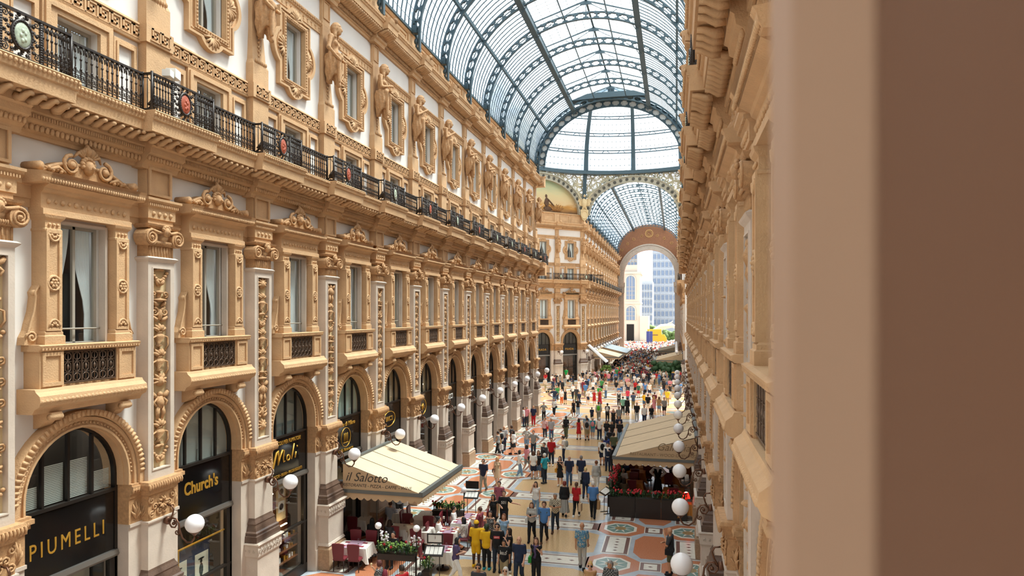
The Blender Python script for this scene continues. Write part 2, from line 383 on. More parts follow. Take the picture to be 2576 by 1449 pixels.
def make_mezz():
    t = thing('window', '', 'window')
    b = MB()
    for x0, x1 in ((-1.74, -1.0), (1.0, 1.74)):
        b.prism([rectl(x0, x1, 14.65, 16.45), rectl(x0+.12, x1-.12, 14.65, 16.3)], 0, .07)
        b.prism([rectl(x0+.07, x1-.07, 14.65, 16.36), rectl(x0+.13, x1-.13, 14.65, 16.29)], .07, .1)
    b.prism([rectl(-.95, .95, 14.65, 16.58), rectl(-.58, .58, 14.65, 16.3)], 0, .1)
    b.prism([rectl(-.9, .9, 14.65, 16.52), rectl(-.78, .78, 14.65, 16.42)], .1, .15)
    ob('stone_surround', b, 'stone', t)
    b = MB().prism([rectl(-.58, .58, 14.6, 16.3), rectl(-.5, .5, 14.6, 16.22)], -.24, -.18).box(-.04, .04, -.24, -.18, 14.6, 16.3)
    ob('window_frame', b, 'woodframe', t); ob('pane', MB().box(-.52, .52, -.22, -.21, 14.6, 16.25), 'glass', t)
    curtains(t, 14.6, 16.24, .52, -.29, False)
    return t

def grille(b, x0, x1, z0, z1, y, m=0, nx=6):
    w = (x1-x0)/nx; h = z1-z0
    b.box(x0, x1, y-.02, y+.02, z0, z0+.03, m).box(x0, x1, y-.02, y+.02, z1-.03, z1, m)
    for i in range(nx):
        x = x0+w*(i+.5)
        b.box(x-w/2-.012, x-w/2+.012, y-.02, y+.02, z0, z1, m); b.tube([(x, y, z0), (x, y, z1)], .012, 4, m)
        for z, r in ((z0+h*.17, w*.36), (z1-h*.17, w*.36)): b.tube(arc3(x, z, r, y), .014, 4, m, True)
        b.tube([(x, y, z0+h*.3), (x+w*.3, y, z0+h*.42), (x+w*.3, y, z0+h*.58), (x, y, z0+h*.7), (x-w*.3, y, z0+h*.58), (x-w*.3, y, z0+h*.42)], .014, 4, m, True)
        b.ell((x, y, z0+h*.5), (.035, .03, .06), 6, 4, m)
    b.box(x0, x1, y-.012, y+.012, z0+h*.32, z0+h*.335, m).box(x0, x1, y-.012, y+.012, z0+h*.66, z0+h*.675, m)
def arc3(x, z, r, y, n=10): return [(x+r*cos(2*PI*i/n), y, z+r*sin(2*PI*i/n)) for i in range(n)]

def make_window(tied):                       # tall window of the main storey with its little balcony
    t = thing('window', '', 'window')
    b = MB()
    b.box(-1.42, 1.42, -.02, .5, 7.72, 7.95); b.mould([(0, 7.6), (.4, 7.6), (.46, 7.7), (.58, 7.76), (.62, 7.86), (.6, 7.98), (.5, 8.06), (.47, 8.12), (0, 8.12)], -1.46, 1.46)
    for i in range(28): b.ell((-1.4+.104*i, .6, 7.87), (.045, .05, .05), 5, 4)
    b.box(-1.3, -.72, 0, .42, 8.12, 8.92).box(.72, 1.3, 0, .42, 8.12, 8.92).box(-.72, .72, 0, .3, 8.12, 8.16)
    for s in (1, -1): b.prism([rectl(s*1.01-.25, s*1.01+.25, 8.16, 8.88), rectl(s*1.01-.18, s*1.01+.18, 8.24, 8.8)], .42, .46)
    b.mould([(0, 8.9), (.46, 8.9), (.5, 8.96), (.52, 9.02), (.45, 9.04), (0, 9.04)], -1.36, 1.36)
    for i in range(34): b.box(-1.33+.079*i, -1.29+.079*i, .46, .51, 8.93, 8.97)
    for s in (1, -1):                       # consoles under the slab
        b.prism([[(0, 7.6), (.48, 7.6), (.5, 7.5), (.44, 7.42), (.3, 7.4), (.2, 7.3), (.06, 7.24), (0, 7.24)]], s*.95-.13, s*.95+.13, 0, lambda a, c, d: (d, a, c))
        b.tube([(s*.95-.15, .44, 7.5), (s*.95+.15, .44, 7.5)], .07, 8)
    ob('balcony_box', b, 'stone', t)
    b = MB(); grille(b, -.7, .7, 8.18, 8.88, .38); ob('iron_grille', b, 'grille', t); ob('grille_backing', MB().box(-.72, .72, .26, .3, 8.16, 8.9), 'dark', t)
    for s in (1, -1):
        b = MB().wrap([(.06, 9.04), (.06, 9.22), (.03, 9.24), (.03, 9.3), (0, 9.33), (0, 11.45), (.02, 11.46), (.02, 11.5), (0, 11.52), (0, 11.68), (.05, 11.74), (.07, 11.8), (0, 11.8)], .19, .36, 0, s*.93)
        x = s*.93
        b.prism([rectl(x-.19, x+.19, 9.33, 11.5), rectl(x-.12, x+.12, 9.4, 11.42)], .36, .4)
        for z in (10.35,):
            b.tube(arc3(x, z, .15, .38, 14), .035, 5, 0, True)
            for i in range(6): b.ell((x+.07*cos(i*PI/3), .4, z+.07*sin(i*PI/3)), (.04, .035, .04), 6, 4)
            b.ell((x, .41, z), (.03, .04, .03), 6, 4)
        for z, d in ((9.42, 1), (11.4, -1)):
            b.tube([(x+.13*cos(PI*i/8), .4, z+d*.15*sin(PI*i/8)) for i in range(9)], .025, 5)
            for i in range(4): b.ell((x+.07*cos(PI*(i+.5)/4), .4, z+d*.07*sin(PI*(i+.5)/4)), (.03, .03, .035), 6, 4)
        for i in range(3): b.ell((x-.1+.1*i, .38, 11.6), (.035, .03, .035), 6, 4)
        ob('jamb_pilaster', b, 'stone', t)
        q = [(s*1.12, 9.04), (s*1.46, 9.04), (s*1.44, 9.2), (s*1.36, 9.34), (s*1.32, 9.5), (s*1.24, 9.75), (s*1.2, 10.05), (s*1.22, 10.15), (s*1.12, 10.3)]
        b = MB().prism([q], 0, .2); b.tube([(p[0], .21, p[2]) for p in spiral(s*1.3, 9.2, .13, 1.6, 0, s, n=16)], .03, 5)
        b.tube([(x_, .21, z_) for x_, z_ in q[2:]], .025, 5); b.ell((s*1.2, .15, 10.14), (.07, .08, .07), 6, 4)
        ob('side_scroll', b, 'stone', t)
    b = MB().prism([rectl(-.74, .74, 9.04, 11.8), rectl(-.62, .62, 9.04, 11.68)], -.02, .14)
    b.prism([rectl(-.68, .68, 9.04, 11.74), rectl(-.62, .62, 9.04, 11.68)], .14, .19); ob('marble_reveal', b, 'marble', t)
    b = MB().mould([(0, 11.8), (.4, 11.8), (.4, 11.92), (.34, 11.94), (.34, 12.26), (.4, 12.3), (.42, 12.36), (.56, 12.44), (.6, 12.5), (.62, 12.6), (.66, 12.66), (.3, 12.7), (0, 12.7)], -1.2, 1.2)
    b.mould([(0, 12.42), (.56, 12.44), (.6, 12.5), (.62, 12.6), (.66, 12.66), (.3, 12.7), (0, 12.7)], -1.42, 1.42)
    for i in range(13): b.ell((-1.02+.17*i, .35, 12.1), (.045 if i % 2 else .06, .04, .045 if i % 2 else .06), 4 if i % 2 else 8, 4)
    for i in range(42): b.ell((-1.37+.067*i, .6, 12.5), (.022, .04, .05), 5, 4)
    ob('window_cornice', b, 'stone', t)
    b = MB(); q = []
    for i in range(13):
        u = i/12; q.append((-1.22+1.0*u, 12.72+.42*(u**1.5)*(1-.3*u)+.1*sin(u*PI)))
    L = q + [(-x, z) for x, z in q[::-1]]
    b.prism([[(-1.22, 12.7)] + L + [(1.22, 12.7)]], .02, .3)
    for s in (1, -1):
        b.tube([(s*x, .3, z) for x, z in q], .05, 6); b.tube([(s*x, .1, z) for x, z in q], .05, 6)
        b.tube([(s*1.28, .0, 12.8), (s*1.28, .42, 12.8)], .1, 9)
        b.tube([(p[0], .34, p[2]) for p in spiral(s*.45, 12.98, .22, 1.8, PI/2, -s, n=20)], [.05-.0015*i for i in range(21)], 6)
        b.ell((s*.45, .36, 12.98), (.09, .07, .09)); b.tube([(s*.6, .33, 12.78), (s*.8, .35, 12.86), (s*1.0, .33, 12.78), (s*1.15, .33, 12.84)], [.03, .05, .04, .02], 6)
        for i in range(4): b.ell((s*(.72+.1*i), .34, 12.78+.03*(i % 2)), (.05, .05, .06), 6, 4)
        for i in range(4): b.tube([(s*.08, .3, 13.2), (s*(.1+.06*i), .34, 13.34+.05*(2-i)), (s*(.14+.08*i), .3, 13.4-.08*i)], [.03, .05, .02], 5)
    b.ell((0, .34, 13.0), (.13, .14, .17)); b.ell((0, .48, 12.98), (.03, .05, .05), 6, 4)
    for i in range(9): b.ell((.15*cos(rad(-20+27*i)), .32, 13.06+.15*sin(rad(-20+27*i))), (.06, .07, .06), 6, 4)
    b.tube([(0, .28, 13.2), (0, .34, 13.4), (0, .28, 13.56)], [.06, .09, .02], 6); b.ell((0, .3, 13.42), (.09, .08, .08), 6, 4)
    ob('carved_pediment', b, 'stone2', t)
    b = MB().prism([rectl(-.62, .62, 9.0, 11.7), rectl(-.55, .55, 9.06, 11.62)], -.14, -.07).box(-.035, .035, -.14, -.07, 9, 11.7)
    b.tube([(-.62, .02, 9.36), (.62, .02, 9.36)], .02, 6); ob('window_frame', b, 'woodframe', t)
    ob('pane', MB().box(-.56, .56, -.115, -.105, 9.03, 11.65), 'glass', t)
    curtains(t, 9.03, 11.65, .56, -.2, tied)
    return t

def make_arch():
    t = thing('stone_archway', '', 'archway'); zc = 5.72
    b = MB().prism([archloop(1.38, 1.79, zc, 5.45)], -.02, .1).prism([archloop(1.64, 1.79, zc, 5.45)], .1, .24).prism([archloop(1.54, 1.62, zc, 5.45)], .1, .17)
    b.prism([archloop(1.38, 1.43, zc, 5.45)], .1, .15)
    n = 44
    for i in range(n):
        a = PI*(i+.5)/n; c, s_ = cos(a), sin(a)
        b.tube([(1.65*c, .25, zc+1.65*s_), (1.78*c, .25, zc+1.78*s_)], .042, 5)
        b.ell((1.49*c, .12, zc+1.49*s_), (.028, .03, .028), 5, 4)
    ob('archivolt', b, 'stone', t)
    b = MB().prism([archloop(1.36, 1.41, zc, 5.45)], -.6, 0); ob('soffit', b, 'stone', t)
    for s in (1, -1):
        b = MB()
        x = s*1.6
        b.box(x-.21, x+.21, -.6, .13, 0, 4.4, 0).box(x-.23, x+.2, -.6, .16, 0, .78, 0)
        b.box(x-.23, x+.2, -.6, .17, 4.38, 4.46, 0)
        b.box(x-.21, x+.21, -.6, .14, 4.46, 5.1, 1)
        for o, z0, z1 in ((.03, 5.1, 5.2), (.07, 5.2, 5.3), (.12, 5.3, 5.4), (.08, 5.4, 5.46)): b.box(x-.21-o, x+.2, -.6, .14+o, z0, z1, 1)
        for i in range(5): b.ell((x-.18+.09*i, .24, 5.3), (.034, .04, .07), 5, 4, 1)
        for i in range(5):
            a = rad(20+35*i); b.tube([(x, .15, 4.55), (x+.1*cos(a), .19, 4.62+.22*sin(a)), (x+.15*cos(a), .15, 4.65+.36*sin(a))], [.02, .04, .01], 5, 1)
        ob('pier', b, ['marble', 'stone2'], t)
    return t

def wall_bay(z1=22.4, b=None, x0=-B/2, x1=B/2, plain=False):
    b = b or MB(); zc = 5.72
    out = [(x1, z1), (x0, z1), (x0, 0), (-1.6, 0)] + arcp(1.6, zc, PI, 0, 24) + [(1.6, 0), (x1, 0)]
    holes = [rectl(-.62, .62, 9.04, 11.7)]
    if not plain: holes += [rectl(-.58, .58, 14.6, 16.3), rectl(-.62, .62, 17.9, 20.0)]
    return b.prism([out]+holes, -.4, 0)

# continuous mouldings, one bay long each (bay centred)
def tr_architrave():
    return MB().mould([(0, 11.95), (.05, 11.95), (.05, 12.12), (.08, 12.13), (.08, 12.4), (.1, 12.42), (.1, 12.5), (.17, 12.58), (.17, 12.64), (0, 12.66)], -B/2, B/2)
def tr_balcony():
    b = MB(); h = B/2
    core = [(0, 13.42), (.1, 13.42), (.12, 13.5), (.2, 13.55), (.24, 13.66), (.34, 13.72), (.36, 13.86), (.42, 13.9), (.42, 14.12), (.84, 14.14), (.86, 14.36), (.9, 14.38), (.93, 14.5), (.97, 14.56), (.9, 14.6), (0, 14.6)]
    b.mould(core, -h, h)
    fwd = [(.5, 14.1), (1.1, 14.1), (1.12, 14.36), (1.16, 14.38), (1.19, 14.5), (1.23, 14.56), (1.16, 14.605), (.5, 14.605)]
    bed = [(0, 13.38), (.3, 13.38), (.34, 13.5), (.42, 13.56), (.46, 13.68), (.56, 13.74), (.58, 13.88), (.64, 13.92), (.64, 14.11), (0, 14.11)]
    for s in (1, -1):
        b.mould(fwd, s*h, s*(h-1.18)); b.mould(bed, s*h, s*(h-.62))
        for i in range(12): b.box(s*(h-.06-.1*i)-.03, s*(h-.06-.1*i)+.03, 1.12, 1.165, 14.4, 14.46)
        for i in range(4): acant(b, s*(h-.22-.28*i), .68, 1.06, 14.09)
        for i in range(6): b.ell((s*(h-.06-.1*i), .47, 13.62), (.04, .05, .07), 6, 4)
    for i in range(21): b.box(-1.05+.105*i-.03, -1.05+.105*i+.03, .86, .91, 14.4, 14.46)
    for i in range(9): acant(b, -1.0+.25*i, .46, .82, 14.12)
    for i in range(27): b.ell((-1.6+.123*i, .26, 13.6), (.05, .05, .08), 6, 4)
    for i in range(44):
        x = -h+.05+.1023*i; b.ell((x, (1.2 if abs(x) > h-1.18 else .95), 14.5), (.042, .04, .05), 5, 4)
    for i in range(52): b.box(-1.62+.063*i, -1.585+.063*i, .36, .4, 13.76, 13.84)
    return b
def acant(b, x, y0, y1, z):                  # leaf bracket under a slab
    b.tube([(x, y0, z-.1), (x, y0+.3*(y1-y0), z-.13), (x, y0+.7*(y1-y0), z-.06), (x, y1, z-.05)], [.1, .08, .06, .05], 6)
    b.ell((x+.12, (y0+y1)/2, z-.02), (.05, .06, .04), 6, 4)
def tr_meander():
    b = MB(); h = B/2; b.mould([(0, 16.58), (.1, 16.58), (.12, 16.64), (.07, 16.66), (.07, 17.0), (.12, 17.02), (.1, 17.08), (0, 17.08)], -h, h)
    n = 13; w = B/n; t = .022
    for i in range(n):
        x = -h+w*i; y0, y1 = (.32 if abs(x+w/2) > h-.46 else .07), (.35 if abs(x+w/2) > h-.46 else .1)
        P = [(0, 0), (0, 1), (.82, 1), (.82, .3), (.4, .3), (.4, .64), (.62, .64)]; P = [(x+.02+a*(w-.03), 16.69+c*.28) for a, c in P]
        for (a, c), (d, e) in zip(P, P[1:]): b.box(min(a, d)-t, max(a, d)+t, y0, y1, min(c, e)-t, max(c, e)+t)
        b.box(x, x+w, y0, y1, 16.665, 16.69)
    return b
def tr_dentil():
    b = MB(); h = B/2; b.mould([(0, 20.45), (.05, 20.45), (.05, 20.7), (.1, 20.74), (.12, 20.9), (.06, 20.95), (0, 20.95)], -h, h)
    for i in range(34): b.ell((-h+.066+.1324*i, .12, 20.82), (.045, .05, .06), 6, 4)
    for i in range(16): x = -h+.14+.281*i; b.box(x-.06, x+.06, .05, .075, 20.6, 20.635); b.box(x-.018, x+.018, .05, .075, 20.5, 20.68)
    return b
def tr_cornice():
    b = MB(); h = B/2
    b.mould([(-.1, 21.86), (.08, 21.86), (.1, 21.94), (.16, 21.96), (.16, 22.12), (.24, 22.16), (.26, 22.28), (.72, 22.34), (.74, 22.56), (.78, 22.58), (.84, 22.72), (.86, 22.78), (.7, 22.82), (-.1, 22.82)], -h, h)
    for s in (1, -1):
        b.mould([(0, 21.84), (.3, 21.84), (.34, 21.96), (.42, 22.0), (.46, 22.3), (.96, 22.34), (.98, 22.56), (1.02, 22.58), (1.08, 22.72), (1.1, 22.8), (.9, 22.84), (0, 22.84)], s*h, s*(h-.55))
        b.ell((s*h, 1.08, 22.86), (.16, .12, .12), 8, 5)
        for i in range(4): b.box(s*(h-.06-.13*i)-.035, s*(h-.06-.13*i)+.035, .46, .52, 22.12, 22.24)
        for i in range(3): acant(b, s*(h-.1-.17*i), .5, .94, 22.33)
    for i in range(30): b.box(-1.66+.1145*i-.03, -1.66+.1145*i+.03, .2, .27, 22.02, 22.14)
    for i in range(20): acant(b, -1.64+.1726*i, .28, .7, 22.32)
    for i in range(34): b.ell((-1.68+.1018*i, .82, 22.68), (.04, .05, .05), 6, 4)
    b.box(-h, h, -.4, -.05, 22.4, 24.2); b.mould([(-.3, 24.05), (0, 24.05), (.08, 24.12), (.1, 24.22), (.04, 24.26), (-.3, 24.26)], -h, h)
    for x0, x1 in ((-1.75, -.1), (.1, 1.75)):
        b.prism([rectl(x0, x1, 22.9, 23.98), rectl(x0+.12, x1-.12, 23.0, 23.86)], -.06, 0)
        b.prism([rectl(x0+.2, x1-.2, 23.08, 23.78), rectl(x0+.26, x1-.26, 23.14, 23.72)], -.06, -.03)
    b.box(-h, -h+.4, -.06, .05, 22.8, 24.05); b.box(h-.4, h, -.06, .05, 22.8, 24.05)
    return b

def rail_panel(b, x0, x1, y, n, z0=14.62, z1=15.52):
    b.box(x0, x1, y-.035, y+.035, z1-.045, z1); b.box(x0, x1, y-.025, y+.025, z0, z0+.035); b.box(x0, x1, y-.012, y+.012, z0+.1, z0+.12)
    w = (x1-x0)/n
    for i in range(n):
        x = x0+w*(i+.5)
        b.tube([(x, y, z0), (x, y, z1)], .014, 4); b.ell((x, y, z0+.58), (.03, .03, .035), 6, 4); b.ell((x, y, z0+.36), (.028, .028, .04), 6, 4)
        for s in (1, -1):
            b.tube([(p[0], y, p[2]) for p in spiral(x+s*.03, z0+.2, .055, 1.3, -PI/2, s, n=8)], .011, 4)
            b.tube([(p[0], y, p[2]) for p in spiral(x+s*.026, z0+.3, .04, 1.2, PI/2, -s, n=7)], .010, 4)
        b.tube([(x+w*.5*cos(PI*j/8), y, z1-.2+w*1.1*sin(PI*j/8)) for j in range(9)], .012, 4)
        b.tube([(x, y, z1-.2), (x+.02, y, z1-.14), (x, y, z1-.08)], .02, 4)
def make_railing():
    t = thing('balcony_railing', '', 'railing'); y, yb = 1.04, .78
    for s in (1, -1):
        b = MB(); rail_panel(b, .42 if s > 0 else -1.1, 1.1 if s > 0 else -.42, y, 7); ob('baluster_panel', b, 'iron', t)
    b2 = MB()
    for s in (1, -1):
        b2.tube([(s*.42, y, 14.6), (s*.42, y, 15.52)], .035, 6)
        for j in range(18): b2.ell((s*.42, y, 14.66+.048*j), (.045, .045, .022), 6, 3)
    b = b2; b.box(-.42, .42, y-.035, y+.035, 15.475, 15.52).box(-.42, .42, y-.03, y+.03, 14.62, 14.66)
    r = random.Random(3)
    for i in range(26):
        a = 2*PI*i/26; q = .27 if i % 2 else .34
        x, z = q*1.02*cos(a), 15.07+q*1.15*sin(a)
        b.tube([(p[0], y, p[2]) for p in spiral(x, z, .055, 1.3, a, 1 if i % 2 else -1, n=8)], .013, 4); b.ell((x, y, z), (.03, .03, .03), 5, 4)
    for x in (-.33, .33):
        for z in (14.75, 15.39):
            b.tube([(p[0], y, p[2]) for p in spiral(x, z, .08, 1.6, 1, 1, n=10)], .014, 4)
    ob('scrollwork_panel', b, 'iron', t)
    b = MB().tube([(.2*cos(2*PI*i/20), y+.02, 15.07+.27*sin(2*PI*i/20)) for i in range(20)], .04, 6, 0, True)
    for i in range(28): b.ell((.2*cos(2*PI*i/28), y+.055, 15.07+.27*sin(2*PI*i/28)), (.016, .016, .016), 5, 4)
    ob('medallion_rim', b, 'iron', t)
    b = MB().ell((0, y+.02, 15.07), (.19, .05, .26), 14, 8)
    for i in range(5): b.ell((.05*cos(i*1.26), y+.06, 15.05+.1*sin(i*1.26)), (.04, .025, .05), 6, 4)
    ob('medallion', b, 'pinkm', t)
    for s in (1, -1):                       # returns and the recessed run towards the next pier
        b = MB(); x = s*1.12
        for z, r_ in ((15.5, .03), (14.64, .025)): b.box(x-.03, x+.03, yb, y, z-r_, z+.02)
        b.tube([(x, y, 14.6), (x, y, 15.55)], .035, 6); b.tube([(x, yb, 14.6), (x, yb, 15.55)], .03, 6)
        b.tube([(x, (y+yb)/2, 14.62), (x, (y+yb)/2, 15.5)], .012, 4)
        b.tube([(x, y-.03, 15.3), (x, y-.1, 15.4), (x, yb+.02, 15.42)], .012, 4)
        ob('corner_post', b, 'iron', t)
    b = MB(); rail_panel(b, -B+1.12, -1.12, yb, 16); ob('recessed_panel', b, 'iron', t)
    return t
def make_spot():
    b = MB().lathe([(.02, -.02), (.1, 0), (.13, .16), (.15, .2), (.14, .22)], 10).box(-.14, .14, -.02, .02, -.02, .1).tube([(0, 0, 0), (0, 0, -.22)], .03, 6).box(-.1, .1, -.1, .1, -.25, -.22)
    T = Matrix.Rotation(rad(-55), 4, 'X'); return MB().join(b, T)

def make_lamp(side=1):
    t = thing('globe_lamp', '', 'lamp'); y0, z0 = .38, 4.3
    b = MB().tube([(0, y0, z0+.02), (0, y0+.1, z0+.0)], .1, 10); ob('wall_plate', b, 'bronze', t)
    b = MB()
    P = [(0, .4, 4.72), (0, .56, 4.7), (0, .62, 4.6), (0, .58, 4.46), (0, .5, 4.32), (0, .5, 4.22), (0, .56, 4.14), (0, .66, 4.14), (0, .71, 4.22), (0, .68, 4.3), (0, .62, 4.32)]
    b.tube(P, .022, 6)
    b.tube([(0, .5, 4.3), (0, .58, 4.38), (0, .7, 4.36), (0, .78, 4.24), (0, .8, 4.08), (0, .88, 3.88), (0, 1.02, 3.78), (0, 1.16, 3.8), (0, 1.24, 3.9), (0, 1.25, 4.0)], .024, 6)
    b.tube([(0, p[0], p[2]) for p in spiral(.72, 4.02, .08, 1.4, 1, -1, n=12)], .018, 5); b.ell((0, .62, 4.24), (.05, .05, .05), 6, 4)
    ob('scroll_bracket', b, 'bronze', t)
    ob('holder', MB().lathe([(.03, 0), (.05, .03), (.12, .09), (.13, .1)], 10, (0, 1.25, 3.97)), 'bronze', t)
    ob('globe', MB().ell((0, 1.25, 4.28), (.24, .24, .24), 20, 12), 'globe', t)
    return t
# ------------------------------------------------------------------ facades
LR, RR = -PI/2, PI/2
NEAR = 12
def rep(fn, ks):                             # one bay's moulding repeated along the gallery as one mesh
    g = fn(); b = MB()
    for k in ks: b.join(g, Matrix.Translation((-BYc(k), 0, 0)))
    return b
# local x of the sunlit side runs to world -y, so bays sit at x = -y; the shaded side is its mirror
wl = MB()
for k in range(-1, NEAR+1): wall_bay(22.4, wl, -BYc(k)-B/2, -BYc(k)+B/2) if 0 else wl.join(wall_bay(), Matrix.Translation((-BYc(k), 0, 0)))
wl.box(-BYc(NEAR)-B/2-.75, -BYc(NEAR)-B/2, -.4, 0, 0, 22.4).box(-BYc(-1)+B/2, 26, -.4, 0, 0, 24.2)
wall_left = ob('wall_left', wl, 'stucco', None, (-WX, 0, 0), LR, label='sunlit facade wall of white stucco between honey stone ornament', kind='structure')
wr = MB(); g = wall_bay(22.4, None, plain=True)
for k in range(-1, NEAR+1): wr.join(g, Matrix.Translation((BYc(k), 0, 0)))
wr.box(BYc(NEAR)+B/2, BYc(NEAR)+B/2+.75, -.4, 0, 0, 22.4).box(-26, BYc(-1)-B/2, -.4, 0, 0, 24.2)
wall_right = ob('wall_right', wr, 'stucco', None, (WX, 0, 0), RR, label='shaded facade wall seen steeply beside the blurred brown pier', kind='structure')
TR = [('architrave band', tr_architrave), ('balcony slab with leaf brackets', tr_balcony), ('Greek key band', tr_meander), ('beaded string course', tr_dentil), ('top cornice and panelled parapet', tr_cornice)]
TRM = []
tn = 0
for nm, fn in TR:
    g = fn(); TRM.append(g.mesh('trim'))
    for side in (-1, 1):
        if side > 0 and fn in (tr_meander, tr_dentil): continue
        b = MB(); tn += 1
        for k in range(-1, NEAR+1): b.join(g, Matrix.Translation((side*BYc(k), 0, 0)))
        e = BYc(NEAR)+B/2
        cap = {tr_balcony: (1.1, 13.42, 14.6), tr_cornice: (1.0, 22.0, 22.82), tr_architrave: (.17, 11.95, 12.66), tr_meander: (.35, 16.58, 17.08), tr_dentil: (.1, 20.45, 20.95)}[fn]
        x0, x1 = sorted((side*e, side*(e+.75))); b.box(x0, x1, 0, cap[0], cap[1], cap[2])
        if fn is tr_cornice: b.box(x0, x1, -.4, 0, 22.4, 24.26)
        ob('trim_%d' % tn, b, 'stone', None, (side*WX, 0, 0), -side*PI/2*-1 if side < 0 else RR, kind='structure',
           label='honey stone %s along the %s facade' % (nm, 'sunlit' if side < 0 else 'shaded')).rotation_euler = (0, 0, LR if side < 0 else RR)
SIDE = {-1: 'sunlit', 1: 'shaded'}
def spot(side, y): return ((side*WX, y, 0), LR if side < 0 else RR)

pil = [make_pilaster(s) for s in (5, 6, 7)]; used = [0]*3
def place(proto, flags, i, side, y, label, group):
    loc, rz = spot(side, y)
    if not flags[i]: flags[i] = 1; o = proto[i]; o.location = loc; o.rotation_euler = (0, 0, rz); put(o, label, None, group)
    else: o = dup(proto[i], loc, rz, label, group)
    return o
for side in (-1, 1):
    for k in range(0, NEAR+1):
        place(pil, used, k % 3, side, PY(k), 'carved pilaster with scroll capital, %s from the near end of the %s facade' % (ORD[k], SIDE[side]), 'pilasters of the %s facade' % SIDE[side])
arch = [make_arch()]; au = [0]
winT, winS = make_window(True), make_window(False); wins = [winT, winS]; wu = [0, 0]
ocu = [make_oculus()]; ou = [0]; mez = [make_mezz()]; mu = [0]
nw = 0
def win(proto, fl, i, side, y, label):
    global nw
    nw += 1; o = place(proto, fl, i, side, y, label, None); o.name = 'window_%d' % nw; o['kind'] = 'structure'
    if 'group' in o: del o['group']
    if 'category' in o: del o['category']
for p in wins+ocu+mez+arch: p['kind'] = 'structure'
for side in (-1, 1):
    for k in range(1 if side < 0 else 0, NEAR+1):
        f = SIDE[side]; n = ORD[k-1] if side < 0 else ORD[k]
        place(arch, au, 0, side, BYc(k), 'round beaded stone archway, %s from the near end of the %s facade' % (n, f), 'ground floor archways of the %s facade' % f)
        win(wins, wu, 0 if side < 0 and k < 3 else 1, side, BYc(k), 'tall curtained window under scrolled pediment, %s from the near end of the %s facade' % (n, f))
for k in range(1, NEAR+1):
    win(ocu, ou, 0, -1, BYc(k), 'four-lobed stone framed window of the top storey, %s from the near end' % ORD[k-1])
    win(mez, mu, 0, -1, BYc(k), 'low framed window behind the iron balcony railing, %s from the near end' % ORD[k-1])
up = make_upper_pier(); upm = None
for k in range(0, NEAR+1):
    loc, rz = spot(-1, PY(k))
    if upm is None: o = ob('herm_pier', up, 'stone', None, loc, rz); upm = o.data
    else: o = ob('herm_pier', upm, 'stone', None, loc, rz)
    put(o, 'tapered stone pier under a statue, %s from the near end of the top storey' % ORD[k], 'pier', 'top storey statue piers')
# railings
rl = [make_railing()]; ru = [0]
gm = [M['greenm'], M['pinkm']]
for side in (-1, 1):
    for k in range(0, NEAR+1):
        o = place(rl, ru, 0, side, PY(k), 'iron balcony railing with oval medallion, %s from the near end of the %s facade' % (ORD[k], SIDE[side]), 'balcony railings of the %s facade' % SIDE[side])
        if side > 0: continue
        for c in o.children:
            if c.name.startswith('medallion') and 'rim' not in c.name:
                c.material_slots[0].link = 'OBJECT'; c.material_slots[0].material = gm[0 if k in (0, 4, 6, 8, 9, 11) else 1]; put(c, 'pale green oval medallion' if k in (0, 4, 6, 8, 9, 11) else 'terracotta oval medallion')
sp = make_spot().mesh('spotlight')
for k in range(0, NEAR+1):
    y = PY(k) - .75
    ob('spotlight', sp, 'iron', None, (-WX+.72, y, 14.85), LR, label='black spotlight on the balcony beside the %s medallion from the near end' % ORD[k], cat='spotlight', group='balcony spotlights')
b = MB().box(-.16, .16, -.12, .12, 0, .22).box(-.03, .03, -.03, .03, -.3, 0).box(.2, .42, -.1, .1, -.06, .1)
ob('floodlight', b, 'whitel', None, (-WX+1.0, PY(1)-.35, 15.62), LR+.3, label='white boxy floodlight clamped on the railing above the second medallion', cat='floodlight')
# lamps
lm = [make_lamp()]; lu = [0]
for side in (-1, 1):
    for k in range(0, NEAR+1):
        if side > 0 and k < 1: continue
        place(lm, lu, 0, side, PY(k)+(.12 if side > 0 else .12), 'white globe lamp on scrolled bracket, %s from the near end of the %s facade' % (ORD[k if side < 0 else k-1], SIDE[side]), 'globe lamps of the %s facade' % SIDE[side])

